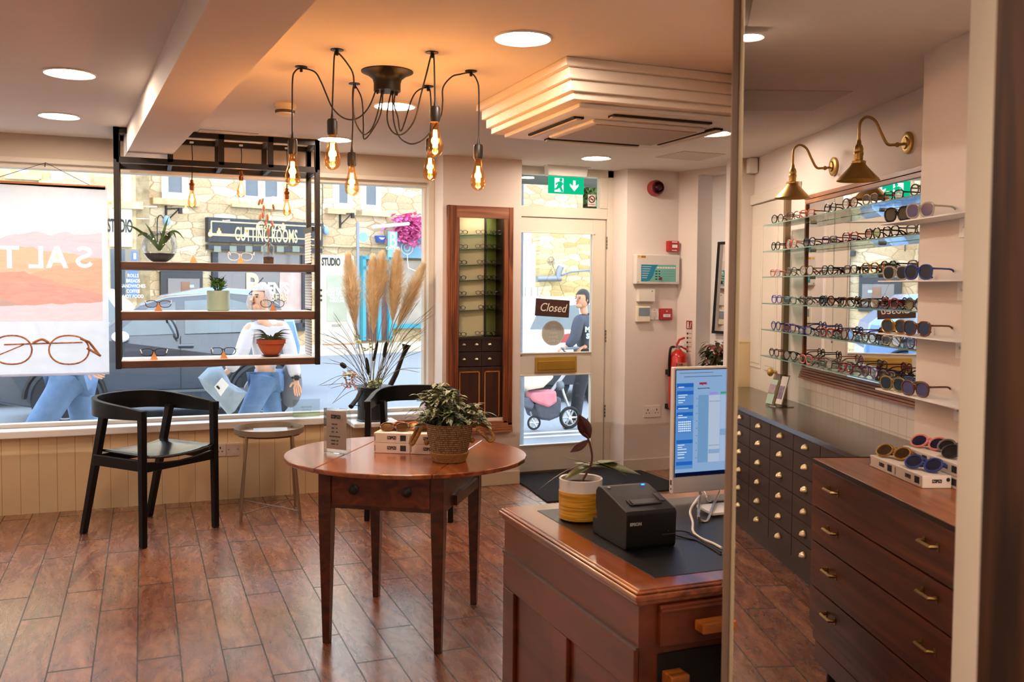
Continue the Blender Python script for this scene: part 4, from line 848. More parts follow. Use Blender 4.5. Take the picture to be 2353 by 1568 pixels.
# ================================================================== DISPLAY WALL (frame LW), the big mirror's reflection built as real space
MZ0,MZ1,MX0,MX1=.915,2.015,-.115,1.80
rw=wood('reeded_wood','#8a5236','#b87e58','X',5,.4,.2,8); rwv=wood('reeded_wood_upright','#5a2a15','#a05a30','Z',5,.38,.25,8)
fm=thing('framed_mirror','big wall mirror in a reeded brown wooden frame behind the glass spectacle shelves','mirror',(.85,0,MZ0),LW)
def reed(x0,x1,z0,z1,horizontal,F,y=0,n=5,w=.075,mt=None,par=None,step=.005,name='frame_rail'):
    mb=MB()
    for i in range(n):
        e0,e1=w*i/n,w*(i+1)/n-.002; d=.018+step*(n-i) 
        if horizontal=='top': mb.bx(x0,x1,y-d,y,z1-e1,z1-e0)
        if horizontal=='bot': mb.bx(x0,x1,y-d,y,z0+e0,z0+e1)
        if horizontal=='left': mb.bx(x0+e0,x0+e1,y-d,y,z0,z1)
        if horizontal=='right': mb.bx(x1-e1,x1-e0,y-d,y,z0,z1)
    return build(name,mb,mt,par,False,bevel=.0015,F=F)
reed(MX0,MX1,MZ0,MZ1,'top',LW,n=2,w=.05,mt=rw,par=fm); reed(MX0,MX1,MZ0,MZ1,'bot',LW,n=5,w=.07,mt=rw,par=fm)
reed(MX0,MX1,MZ0+.07,MZ1-.05,'left',LW,n=1,w=.022,mt=rwv,par=fm,name='frame_stile')
mm,nt,bb=_new('mirror_silver'); bb.inputs['Base Color'].default_value=(.9,.93,.95,1); bb.inputs['Metallic'].default_value=1; bb.inputs['Roughness'].default_value=.01
build('mirror_glass',MB().bx(MX0+.02,MX1,-.012,-.008,MZ0+.065,MZ1-.045),mm,fm,False,F=LW)
# brass swan-neck wall lamps
def brasslamp(x,lab):
    t=thing('wall_lamp',lab,'wall lamp',(x,0,2.145),LW,'brass swan-neck lamps over the display wall'); y0=-.24; zc=1.962
    R90=Matrix.Rotation(PI/2,3,'X')
    build('wall_plate',MB().lathe([(.052,0),(.052,.012),(.046,.016),(.03,.017),(.026,.024),(.012,.026),(.0001,.028)],(x,0,2.145),30,R90),brass,t,F=LW)
    pts=[(x,-.02,2.14),(x,-.07,2.135),(x,-.105,2.14),(x,-.135,2.19),(x,-.165,2.245),(x,-.205,2.262),(x,-.236,2.235),(x,-.24,2.185),(x,-.24,2.145)]
    build('arm',MB().tube(cr(pts,6),.0068,10).ell((x,-.055,2.136),.012),brass,t,F=LW)
    sk=build('lamp_holder',MB().lathe([(.008,2.155),(.011,2.145),(.011,2.135),(.018,2.125),(.021,2.11),(.019,2.10),(.022,2.095),(.022,2.085),(.02,2.08),(.02,2.06),(.034,2.055),(.034,2.045),(.01,2.045)],(x,y0,0),26),brass,t,F=LW)
    build('thumb_screw',MB().cyl((x+.03,y0,2.05),(x+.045,y0,2.05),.004),brass,sk,F=LW)
    build('shade',MB().lathe([(.03,2.046),(.04,2.03),(.094,1.972),(.098,1.965),(.096,1.964),(.038,2.024),(.026,2.04)],(x,y0,0),44),brass,t,F=LW)
    build('bulb',MB().ell((x,y0,2.0),(.018,.018,.024)),emis('warm_bulb','#ffb765',22.),sk,F=LW)
    light('lamp_glow','SPOT',(x,y0,2.0),7,(1,.66,.36),.02,F=LW,spot=2.3)
brasslamp(.26,'brass cone wall lamp, the further and smaller of the two on swan necks'); brasslamp(1.12,'brass cone wall lamp, the nearer and larger of the two on swan necks')
# glass shelves and eyewear
SHZ=[1.855,1.69,1.53,1.365,1.20,1.035]
nm_=['top','second','third','fourth','fifth','bottom']
for i,z in enumerate(SHZ):
    o=thing('glass_shelf','%s of the six long clear glass shelves in front of the framed mirror'%nm_[i],'shelf',(.7,-.1,z),LW,'glass shelves in front of the framed mirror')
    build('glass_board',MB().bx(-.37,1.80,-.19,-.03,z-.006,z),clear2,o,False,F=LW)
    build('glass_edge',MB().bx(-.37,1.80,-.1915,-.19,z-.006,z),mat('glass_edge','#6f9a90',.15,var=.1),o,False,F=LW)
    for x in (.0,.9,1.75): build('shelf_stud',MB().cyl((x,-.03,z-.009),(x,0,z-.009),.007),mat('steel','#b8b2aa',.3,.8),o,F=LW)
COLS=[['black','tort','pink','black','brown','grey','black','grey'],['black','pink','black','purple','red','black','black','grey'],['pink','grey','olive','black','brown','gold','black','grey'],
['purple','green','grey','black','tort','brown','red','grey'],['blue','purple','blue','red','tort','grey','clear','purple'],['brown','black','pink','grey','red','purple','brown','blue']]
XS=[-.20,.06,.31,.60,.87,1.10,1.32,1.56]
protos={}
SH=[(2.0,.0235),(2.6,.0215),(3.2,.0185),(2.2,.022)]
def proto(col,k_):
    key=(col,k_)
    if key in protos: return copy_tree(protos[key]),False
    p_,rz=SH[k_]; t=thing('spectacles','x','glasses'); glasses_parts(t,FMc[col],lensm,p=p_,W=.139,rz=rz*1.06,thick=.0031,top=.06 if k_ in(1,2) else 0,tl=.125); protos[key]=t; return t,True
CN={'black':'black','tort':'tortoiseshell','pink':'pink','brown':'dark brown','grey':'grey','purple':'purple','red':'dark red','olive':'olive','gold':'golden','green':'green','blue':'blue','clear':'pale clear'}
ordn=['first','second','third','fourth','fifth','sixth','seventh','eighth']
random.seed(5)
for i,z in enumerate(SHZ):
    for j_,x in enumerate(XS):
        o,_=proto(COLS[i][j_],(i*3+j_)%4)
        place(o,(x+U(-.015,.015),-.165+U(-.006,.006),z+.0035),U(.02,.22),LW,label='%s-framed glasses, %s from the left on the %s glass shelf'%(CN[COLS[i][j_]],ordn[j_],nm_[i]),group='spectacles on the glass shelves')
# sunglasses on the white pier shelves
SG4=[(1.718,[('black','brown'),('clear','violet')]),(1.489,[('clear','dark'),('blue','dark')]),(1.279,[('gold','dark'),('tort','blue')]),(1.053,[('olive','dark'),('brown','violet')])]
lm_={'brown':sun3,'violet':sun4,'dark':sun1,'blue':sun2}
for i,(z,prs) in enumerate(SG4):
    nmz=['top','second','third','lowest'][i]
    o=thing('pier_shelf','%s of the four small pale shelves on the white pier'%nmz,'shelf',(2.,-.29,z),LW,'small shelves on the white pier')
    build('shelf_board',MB().bx(1.74,2.7,-.42,-.29,z-.005,z),whitem,o,False,F=LW); build('bracket_plate',MB().bx(2.13,2.25,-.305,-.29,z-.075,z-.005),whitem,o,False,F=LW,bevel=.002)
    build('bracket_screw',MB().cyl((2.16,-.307,z-.035),(2.16,-.30,z-.035),.006),mat('steel',0),o,F=LW)
    for k_,(fc,lc) in enumerate(prs):
        t=thing('sunglasses','%s sunglasses with %s lenses, %s pair on the %s pier shelf'%(CN.get(fc,fc),lc,['left','right'][k_],nmz),'sunglasses',group='sunglasses on the pier shelves')
        glasses_parts(t,FMc[fc],lm_[lc],p=2.5,W=.135,rz=.026,thick=.0036,top=.08,tl=.125); place(t,((1.86,2.04)[k_],-.405,z+.004),.28,LW)
# apothecary drawer cabinet
cab=thing('apothecary_cabinet','long dark brown counter of small drawers with pale shell cup handles','cabinet',(.5,-.2,0),LW); dkb=mat('cabinet_brown','#3d271d',.5,var=.15,scale=5)
CX0,CX1=-1.13,1.80
build('carcass',MB().bx(CX0,CX1,-.395,-.005,.09,.718),dkb,cab,False,F=LW); build('plinth',MB().bx(CX0,CX1,-.39,-.01,0,.09),dkb,cab,False,F=LW)
build('counter_top',MB().bx(CX0,CX1,-.425,-.005,.722,.75),mat('counter_brown','#3a2920',.22,var=.1,scale=4,coat=.3),cab,False,F=LW,bevel=.003)
cupm=mat('cup_brass','#eadbb0',.3,.75,var=.15,scale=40)
dproto=None
def cup():
    m_=MB(); n=8;v=[];f=[]
    for i in range(n+1):
        a=PI*i/n
        for k_ in range(6):
            b=PI/2*k_/5; r=.027*math.sin(b)+.0; v.append((-.027*math.cos(a)*math.sin(b+.001), -.024*math.cos(b)*1.0-0.001, .026*math.sin(a)*math.sin(b+.001)-.006))
    for i in range(n):
        for k_ in range(5): q=i*6+k_; f.append((q,q+6,q+7,q+1))
    m_.add(v,f); 
    for a in (.5,.9,1.35,1.8,2.3,2.7): m_.tube([(-.004*math.cos(a),-.0255,-.004),(-.018*math.cos(a),-.019,.018*math.sin(a)-.006),(-.0275*math.cos(a),-.002,.0265*math.sin(a)-.006)],.0011,4)
    return m_
rows=[.690,.582,.470,.356,.249,.142]; RB=[.72,.633,.523,.413,.303,.196,.09]
cols=[-.94,-.595,-.245,.045+.0]; cols=[-1.10+.35*i for i in range(9)]
cx=[-.064+.35*i for i in range(-3,6)]
for xc in cx:
    for r_ in range(6):
        z1,z0=RB[r_],RB[r_+1]
        d=build('drawer',MB().bx(xc-.172,xc+.172,-.408,-.395,z0+.002,z1-.002),dkb,cab,False,F=LW,bevel=.001)
        hb=cup(); hb.v=[p+Vector((xc+.0,-.408,(z0+z1)/2+.0)) for p in hb.v]; build('cup_handle',hb,cupm,d,F=LW,solid=.0012)
# leaflet holder on the counter
lh=LW.hit(1765,915,-.24); LF=Frame(LW.m@Vector((lh.x,lh.y,.7505)),LW.a+.30)
t=thing('leaflet_holder','clear plastic stand of leaflets, green and white with a portrait, on the dark counter','leaflet stand',(0,0,0),LF)
Tl=Matrix.Rotation(-.30,4,'X')
def tb(x0,x1,y0,y1,z0,z1): m_=MB().bx(x0,x1,y0,y1,z0,z1); m_.v=[Tl@p for p in m_.v]; return m_
build('holder',tb(-.02,.13,-.004,.0,.005,.20).bx(-.02,.13,-.004,.09,0,.004),acr,t,False,F=LF)
build('leaflet',tb(-.016,.048,-.012,-.005,.01,.16),mat('leaflet_green','#a9c4b5',.4),t,False,F=LF)
build('leaflet',tb(-.014,.046,-.0145,-.0125,.075,.13),mat('leaflet_photo','#c9a173',.4,col2='#5c6fb0',scale=45),t,False,F=LF)
build('leaflet',tb(.048,.066,-.010,-.003,.01,.155),mat('leaflet_dark','#253a2e',.4,col2='#8a6a3a',scale=25),t,False,F=LF)
build('leaflet',tb(.064,.126,-.004,.003,.02,.19),mat('leaflet_white','#ebe6e2',.4),t,False,F=LF)
build('leaflet_portrait',tb(.07,.115,-.006,-.004,.05,.13),mat('leaflet_mauve','#a898b0',.4,col2='#3a3038',scale=40),t,False,F=LF)
text('WE ARE OPEN',.009,(.055,-.003,.0),whitem,t,LF,M=(Matrix.Translation((0,0,0))@Tl).to_3x3()).location=(0,-.004,.0)
# mid-century chest of drawers
CF_=Frame(LW.m@Vector((2.184,-.847,0)),LW.a); cw_,cd_,cz_=1.1,.50,.85
ck_=thing('chest_of_drawers','tall brown teak chest of drawers with angular brass pulls and tapered legs','chest of drawers',(0,0,0),CF_)
tk=wood('teak','#4a1f11','#7a3d22','X',4,.4,.15,9); tkt=wood('teak_top','#7c452a','#a2633f','X',6,.38,.15,9)
build('body',MB().bx(0,cw_,.012,cd_,.20,.835),tk,ck_,False,F=CF_,bevel=.002)
build('top_board',MB().bx(-.004,cw_,.0,cd_,.836,cz_),tkt,ck_,False,F=CF_,bevel=.002)
build('top_edge',MB().bx(-.006,cw_,-.003,.0,.832,cz_-.001).bx(-.007,-.004,-.003,cd_,.832,cz_+.003),mat('edge_dark','#2b1610',.4),ck_,False,F=CF_)
zb=[.826,.702,.573,.444,.315]
zb=[CF_.hit(1869,y,0).z for y in (1062,1160,1240,1345,1437)]; print('chest rows',zb)
for i in range(4):
    d=build('drawer',MB().bx(.008,cw_-.0,-.004,.012,zb[i+1]+.003,zb[i]-.003),tk,ck_,False,F=CF_,bevel=.001)
    zc=(zb[i]+zb[i+1])/2+.01
    for xc in (CF_.hit(1905,1117,-.02).x,CF_.hit(2127,1235,-.02).x):
        build('brass_pull',MB().tube([(xc-.036,-.004,zc+.004),(xc-.034,-.026,zc+.004),(xc+.034,-.026,zc+.004),(xc+.036,-.004,zc+.004)],.0055,4).bx(xc-.042,xc-.03,-.006,-.004,zc-.008,zc+.014).bx(xc+.03,xc+.042,-.006,-.004,zc-.008,zc+.014),brassb if False else mat('old_brass','#9a7d4a',.35,.9,var=.3),d,False,F=CF_)
build('base_rail',MB().bx(.03,cw_,.01,cd_-.02,.13,.20),tk,ck_,False,F=CF_)
for x,y in ((.085,.06),(.085,cd_-.06),(cw_-.08,.06),(cw_-.08,cd_-.06)): build('leg',MB().cyl((x+.0,y,.145),(x-.015,y-.01,0),.026,.013,16),mat('leg_dark','#1d0e08',.35),ck_,F=CF_)
# boxes and sunglasses on the chest
BF=Frame(CF_.m@Vector((.148,.14,cz_+.0005)),CF_.a)
Lb,Wb,Hb=.178,.092,.038
EM=Matrix.Rotation(PI/2,3,'Z')
for (x,y,z,l_) in ((0,0,0,'front left, under the amber sunglasses'),(.18,0,0,'front right corner, under the dark blue sunglasses'),(.04,.095,0,'back row left, bottom layer'),(.22,.095,0,'back row right, bottom layer'),(.04,.095,Hb,'back row left, top layer under the rose sunglasses'),(.22,.095,Hb,'back row right, top layer under the black sunglasses')):
    o=ebox('eyewear_box',(x,y,z+(.0006 if z else 0)),BF,Lb,Wb,Hb,'white eyewear box on the teak chest, '+l_,'white eyewear boxes on the teak chest')
    if x>.1: text('IZIPIZI',Hb*.36,(x+Lb+.0006,y+Wb*.5,z+Hb*.55),inkm,o,BF,sx=.8,bold=.0006,M=EM); build('round_mark',MB().cyl((x+Lb,y+Wb*.88,z+Hb*.68),(x+Lb+.001,y+Wb*.88,z+Hb*.68),.006),inkm,o,F=BF)
for (x,y,z,fc,ln,l_) in ((.085,.05,Hb,'gold',sun3,'amber'),(.285,.05,Hb,'blue',sun2,'dark blue'),(.12,.15,2*Hb,'pink',sun2,'rose'),(.22,.19,2*Hb,'grey',sun1,'smoky grey'),(.32,.15,2*Hb,'black',sun1,'black')):
    t=thing('sunglasses','%s sunglasses lying on a white box on the teak chest'%l_,'sunglasses',group='sunglasses on the teak chest'); glasses_parts(t,FMc[fc],ln,p=2.1,W=.13,rz=.024,thick=.0036,fold=True); place(t,(x,y-.02,z+.006),.45,BF); t.rotation_euler.x=-.75
# ================================================================== WALL DEVICES by the door
AY=6.42
def A(x,y): return PY(x,y,AY)
red=mat('alarm_red','#b3201f',.35); dred=mat('alarm_dark','#3a0712',.25)
def device(name,lab,cat,x0,y0,x1,y1,d,mt,nm='housing',bev=.006):
    a,b=A(x0,y0),A(x1,y1); t=thing(name,lab,cat,((a.x+b.x)/2,AY,b.z)); build(nm,MB().bx(a.x,b.x,AY-d,AY-.001,b.z,a.z),mt,t,False,bevel=bev); return t,a,b
s_=A(1500,433); t=thing('fire_siren','round red fire alarm siren with a dark maroon dome, high on the wall','alarm siren',(s_.x,AY,s_.z)); c_=(s_.x+.01,AY,s_.z); RX=Matrix.Rotation(PI/2,3,'X')
build('siren_body',MB().lathe([(.062,0),(.062,.045),(.052,.06)],c_,30,RX),mat('siren_red','#93302c',.4),t); build('siren_dome',MB().lathe([(.05,.058),(.05,.075),(.04,.082),(.034,.072),(.02,.09),(.0001,.092)],c_,30,RX),dred,t)
t,a,b=device('alarm_beacon','small red alarm unit with a white window above the control panel','alarm',1530,554,1554,579,.045,red); build('white_window',MB().bx(a.x+.032,b.x-.02,AY-.048,AY-.045,b.z+.03,a.z-.03).bx(a.x+.03,b.x-.02,AY-.048,AY-.045,a.z-.013,a.z-.006).bx(a.x+.03,b.x-.025,AY-.048,AY-.045,b.z+.006,b.z+.012),whitem,t,False)
t,a,b=device('fire_alarm_panel','large white fire alarm control panel with a turquoise and blue label','alarm panel',1454,585,1552,654,.06,mat('panel_white','#e0d8cf',.4)); 
W_=b.x-a.x; Hh=a.z-b.z; yb_=AY-.0605
def pr_(u0,u1,v0,v1,c,d=.001,nm='label_part'): build(nm,MB().bx(a.x+W_*u0,a.x+W_*u1,yb_-d,yb_,a.z-Hh*v1,a.z-Hh*v0),c,t,False)
teal=mat('label_teal','#74b9ae',.5,var=.05); blue=mat('label_blue','#1c86a8',.5,var=.08)
pr_(.11,.91,.34,.91,teal,nm='label')
bl=[(.11,.34),(.50,.34),(.44,.44),(.38,.72),(.30,.88),(.22,.91),(.11,.91)]
build('label_swoosh',MB().prism([(a.x+W_*u,yb_-.001,a.z-Hh*v) for u,v in bl],(0,-.0008,0)),blue,t,False)
for i in range(7): pr_(.47+i*.062,.47+i*.062+.052,.41,.465,paper,.002,'indicator')
for i in range(4): pr_(.43,.48,.54+i*.09,.575+i*.09,inkm,.002,'button'); pr_(.505,.545,.54+i*.09,.575+i*.09,inkm,.002,'button')
for i in range(3): pr_(.6,.89,.55+i*.09,.555+i*.09,mat('ink_teal','#2d6e66',.5),.0018,'print_line')
for i in range(6): pr_(.13,.34-.02*i,.40+.075*i,.415+.075*i,paper,.0022,'print_line')
pr_(.03,.08,.04,.11,mat('warn_yellow','#e8b93a',.5),.001,'warning_triangle'); pr_(.105,.21,.035,.115,mat('warn_orange','#eba52e',.5),.001,'warning_label'); text('DANGER 240V',.006,(a.x+W_*.158,yb_-.002,a.z-Hh*.075),inkm,t)
kz=a.z-Hh*.80; build('key_switch',MB().cyl((a.x+W_*.55,yb_,kz),(a.x+W_*.55,yb_-.012,kz),.009).bx(a.x+W_*.54,a.x+W_*.56,yb_-.02,yb_,kz-.012,kz+.01),mat('key_red','#7d2a28',.4),t,False)
for u in (.04,.95): build('screw',MB().cyl((a.x+W_*u,yb_,b.z+Hh*.07),(a.x+W_*u,yb_-.003,b.z+Hh*.07),.006),mat('steel',0),t)
t,a,b=device('junction_box','plain white wall box under the fire alarm panel','wall box',1462,664,1500,694,.04,mat('box_white','#e9e2d6',.45)); build('indicator',MB().ell((b.x-.03,AY-.041,a.z-.018),.004),inkm,t)
t,a,b=device('thermostat','cream room thermostat with a grey display, beside the light switch','thermostat',1459,704,1490,740,.03,mat('thermo_cream','#efe7cf',.45)); build('display',MB().bx(a.x+.018,b.x-.006,AY-.032,AY-.03,a.z-.075,a.z-.012),mat('lcd','#8b97a5',.3,col2='#6f7a88',scale=80),t,False)
t,a,b=device('light_switch','small white square light switch between thermostat and red call point','switch',1492,710,1512,735,.01,whitem,bev=.002); build('rocker',MB().bx(a.x+.022,b.x-.022,AY-.014,AY-.01,b.z+.025,a.z-.025),trimm,t,False); [build('screw',MB().cyl(((a.x+b.x)/2,AY-.012,z),((a.x+b.x)/2,AY-.01,z),.003),inkm,t) for z in (b.z+.01,a.z-.01)]
t,a,b=device('call_point','red break-glass fire call point with a white square, right of the light switch','fire call point',1514,709,1540,735,.035,red); build('glass_square',MB().bx(a.x+.02,b.x-.022,AY-.038,AY-.035,b.z+.022,a.z-.045),whitem,t,False); [build('arrow',MB().prism([(x,AY-.0385,zc:=(a.z+b.z)/2-.011),(x-.006*s,AY-.0385,zc+.005),(x-.006*s,AY-.0385,zc-.005)],(0,-.0005,0)),inkm,t,False) for x,s in (((a.x+b.x)/2-.004,1),((a.x+b.x)/2+.004,-1))]; build('led',MB().ell(((a.x+b.x)/2,AY-.036,a.z-.022),(.008,.003,.006)),mat('led_white','#e8c0bb',.3),t)
def socket(name,lab,P0,P1,Y,dbl=True):
    t=thing(name,lab,'power socket',((P0.x+P1.x)/2,Y,P1.z)); build('face_plate',MB().bx(P0.x,P1.x,Y-.009,Y-.0005,P1.z,P0.z),mat('socket_white','#e9ded4',.35),t,False,bevel=.003)
    w=P1.x-P0.x; zc=(P0.z+P1.z)/2
    for u in ((.25,.78) if dbl else (.5,)):
        x=P0.x+w*u; build('pin_slots',MB().bx(x-.004,x+.004,Y-.0095,Y-.008,zc+.005,zc+.02).bx(x-.017,x-.008,Y-.0095,Y-.008,zc-.015,zc-.009).bx(x+.008,x+.017,Y-.0095,Y-.008,zc-.015,zc-.009),inkm,t,False)
        build('socket_switch',MB().bx(x+(.024 if u<.5 else -.034),x+(.034 if u<.5 else -.024),Y-.012,Y-.009,zc+.012,zc+.026),whitem,t,False)
    return t
socket('wall_socket','white double power socket low on the wall right of the entrance door',A(1478,933),A(1516,958),AY)
socket('wall_socket','white single socket on the beadboard, right of the standing armchair',PY(493,1019,6.5),PY(519,1048,6.5),6.5,False)
t=thing('network_plate','white data socket plate on the beadboard beside the power socket','socket plate',(PY(535,1030,6.5).x,6.5,PY(535,1048,6.5).z)); a,b=PY(521,1018,6.5),PY(550,1047,6.5)
build('face_plate',MB().bx(a.x,b.x,6.491,6.4995,b.z,a.z),mat('socket_white',0),t,False,bevel=.003); build('port',MB().bx(a.x+.03,a.x+.06,6.488,6.491,b.z+.02,a.z-.03),paper,t,False); build('screw',MB().cyl((a.x+.012,6.4915,(a.z+b.z)/2),(a.x+.012,6.489,(a.z+b.z)/2),.003).cyl((b.x-.01,6.4915,(a.z+b.z)/2),(b.x-.01,6.489,(a.z+b.z)/2),.003),inkm,t)
# recess: extinguisher notice, extinguisher, black mirror, plant
RF=Frame(p0,math.atan2(dr.y,dr.x))
def RH(x,y,o=0): return RF.hit(x,y,o)
a,b=RH(1578,737),RH(1590,801); t=thing('fire_extinguisher_notice','narrow red and white fire extinguisher notice strip on the wall above the extinguisher','sign',((a.x+b.x)/2,0,b.z),RF)
w=b.x-a.x; build('notice_strip',MB().bx(a.x,b.x,-.003,-.0005,b.z,a.z),mat('notice_cream','#dccabc',.5),t,False,F=RF); build('red_panel',MB().bx(a.x,b.x,-.004,-.003,a.z-.068,a.z),mat('notice_red','#8a2a26',.5),t,False,F=RF)
build('pictogram',MB().bx(a.x+w*.18,a.x+w*.42,-.005,-.004,a.z-.06,a.z-.02).ell((a.x+w*.3,-.0045,a.z-.014),(.008,.001,.006)).prism([(a.x+w*.6,-.004,a.z-.06),(a.x+w*.7,-.004,a.z-.06),(a.x+w*.9,-.004,a.z-.012),(a.x+w*.8,-.004,a.z-.012)],(0,-.001,0)),paper,t,False,F=RF)
for i in range(5): build('print_line',MB().bx(a.x+w*.1,a.x+w*.38,-.004,-.003,a.z-.11-i*.035,a.z-.095-i*.035).bx(a.x+w*.5,a.x+w*.9,-.004,-.003,a.z-.103-i*.035,a.z-.099-i*.035),inkm if i<3 else mat('notice_red',0),t,False,F=RF)
e=PY(1558,842,6.28); ex_,ey_=e.x,6.28; ft=thing('fire_extinguisher','red foam fire extinguisher with a black hose on a wall bracket','fire extinguisher',(ex_,ey_,.50))
er_=mat('extinguisher_red','#c81f1c',.22,coat=.5); zt_=PY(1558,806,6.28).z; rr_=.074
build('cylinder',MB().lathe([(.0001,.50),(rr_-.01,.50),(rr_,.52),(rr_,zt_-.05),(rr_-.014,zt_-.02),(.03,zt_),(.022,zt_+.012),(.0001,zt_+.012)],(ex_,ey_,0),36),er_,ft)
build('valve',MB().cyl((ex_,ey_,zt_+.01),(ex_,ey_,zt_+.04),.016).cyl((ex_-.05,ey_,zt_+.03),(ex_+.02,ey_,zt_+.03),.008),mat('steel',0),ft)
build('carry_handle',MB().tube([(ex_-.02,ey_,zt_+.035),(ex_+.03,ey_,zt_+.03),(ex_+.075,ey_,zt_+.008)],.009,6),er_,ft); build('squeeze_lever',MB().tube([(ex_-.015,ey_,zt_+.045),(ex_+.01,ey_,zt_+.085),(ex_+.055,ey_,zt_+.10)],.009,6),er_,ft)
build('hose',MB().tube(cr([(ex_-.04,ey_,zt_+.03),(ex_-.075,ey_-.01,zt_+.02),(ex_-.085,ey_-.01,zt_-.06),(ex_-.082,ey_,zt_-.2)],6),.010,8),blackm,ft)
build('gauge',MB().cyl((ex_+.04,ey_-.02,zt_+.04),(ex_+.04,ey_-.028,zt_+.04),.015),whitem,ft)
lbm=MB(); n=8; v=[];f=[]
for i in range(n+1):
    a_=-2.2+i*1.3/n; v+=[(ex_+(rr_+.001)*math.cos(a_),ey_+(rr_+.001)*math.sin(a_),zt_-.17),(ex_+(rr_+.001)*math.cos(a_),ey_+(rr_+.001)*math.sin(a_),zt_-.09)]
for i in range(n): f.append((2*i,2*i+2,2*i+3,2*i+1))
build('label',lbm.add(v,f),mat('label_peach','#e5b48c',.5),ft); text('FOAM',.028,(ex_-.035,ey_-rr_-.003,zt_-.105),mat('notice_red',0),ft,sx=.75,bold=.001)
build('wall_bracket',MB().bx(ex_-.03,ex_+.03,ey_+.05,AY-.0,zt_-.2,zt_-.16).bx(ex_-.03,ex_+.03,ey_+.05,AY,.49,.53),blackm,ft,False)
a,b=RH(1646,556,.13),RH(1634,766,.13); 
BMF=Frame(RF.m@Vector((a.x-.02,.155,0)),RF.a); x1=.55
bmr=thing('black_framed_mirror','tall mirror in a thin black frame leaning against the bright white recess wall','mirror',(0,0,b.z),BMF)
zt0,zb0=a.z,b.z
mf=MB()
mf.prism([(0,-.04,zb0),(.02,-.04,zb0),(.04,-.01,zt0),(.02,-.01,zt0)],(0,.02,0)).prism([(0,-.04,zb0),(x1,-.04,zb0),(x1,-.04,zb0+.022),(0,-.04,zb0+.022)],(0,.02,0)).prism([(.02,-.01,zt0-.022),(x1,-.01,zt0-.022),(x1,-.01,zt0),(.02,-.01,zt0)],(0,.02,0)); build('frame',mf,blackm,bmr,False,F=BMF)
build('mirror_glass',MB().prism([(.012,-.034,zb0+.01),(x1,-.034,zb0+.01),(x1,-.006,zt0-.01),(.03,-.006,zt0-.01)],(0,.006,0)),mm,bmr,False,F=BMF)
q=PY(1645,870,5.95); pl=thing('begonia','bushy plant with red-green mottled leaves on a white plant stand behind the computer','potted plant',(q.x,q.y,0)); random.seed(3)
zb_=PY(1645,842,5.95).z
lf=MB(); lf2=MB()
for i in range(210):
    th=U(0,2*PI); r_=U(.02,.105); h_=U(-.06,.16)*(1-.3*r_/.12); p=Vector((q.x+.01+r_*math.cos(th)*1.05,q.y+r_*math.sin(th),zb_+h_+.05)); (lf if R()<.75 else lf2).leaf(p,(math.cos(th),math.sin(th),U(-.6,.3)),(0,0,1),U(.04,.07),U(.028,.045),.4,4,.2)
build('foliage',lf,mat('begonia_leaf','#4a4a2c',.4,col2='#1c2114',scale=60),pl); build('red_leaves',lf2,mat('begonia_red','#9a4a38',.45,col2='#5a2018',scale=60),pl)
build('pot',MB().lathe([(.07,zb_-.22),(.095,zb_-.03),(.09,zb_-.02),(.0001,zb_-.04)],(q.x,q.y,0),30),mat('dark_pot','#3a2a24',.4),pl); build('plant_stand',MB().cyl((q.x,q.y,0),(q.x,q.y,.02),.12,n=24).cyl((q.x,q.y,.02),(q.x,q.y,zb_-.24),.02).cyl((q.x,q.y,zb_-.24),(q.x,q.y,zb_-.22),.11,n=24),whitem,pl)
# doormat
mt_=MB(); pts=[PZ(x,y,0) for x,y in ((1190,1094),(1262,1155),(1565,1116),(1440,1078))]
pts=[Vector((2.575,6.56,0)),Vector((2.575,6.2,0)),Vector((2.52,5.66,0)),Vector((3.66,5.72,0)),Vector((3.66,6.40,0)),Vector((3.48,6.56,0))]
tag(build('doormat',MB().prism([(p.x,p.y,.0005) for p in pts],(0,0,.009)),mat('mat_grey','#34363c',.95,col2='#15161a',scale=260,bump=1,bscale=300,var=.6),at=(2.9,6,0),smooth=False),'dark grey ribbed entrance mat inside the door','doormat')
# exit sign
t0_=PZ(1236,386,H); ty=6.5
a=PY(1238,402,ty); b=PY(1345,450,ty); es=thing('exit_sign','green and white emergency exit sign with running figure and down arrow, hanging from the ceiling','exit sign',((a.x+b.x)/2,ty,H))
a=PY(1260,404,ty); b=PY(1341,448,ty)
build('lamp_case',MB().prism([(a.x-.02,ty-.04,H-.002),(b.x+.02,ty-.04,H-.002),(b.x+.012,ty-.03,a.z+.002),(a.x-.012,ty-.03,a.z+.002)],(0,.075,0)),whitem,es,False,bevel=.004)
build('ceiling_flange',MB().bx(a.x-.035,b.x+.035,ty-.05,ty+.045,H-.006,H-.0005),whitem,es,False)
gp=build('sign_panel',MB().bx(a.x,b.x,ty-.004,ty+.004,b.z,a.z),emis('exit_green','#10b37e',.9),es,False)
W_=b.x-a.x; Hh=a.z-b.z
def ep(poly,nm='symbol',d=.0012,m__=None): build(nm,MB().prism([(a.x+W_*u,ty-.0042,a.z-Hh*v) for u,v in poly],(0,-d,0)),m__ or emis('exit_white','#eafff5',1.1),gp,False)
ep([(.17,.10),(.42,.10),(.42,.90),(.17,.90)],'symbol',.0008)
gm=emis('exit_green',0,0)
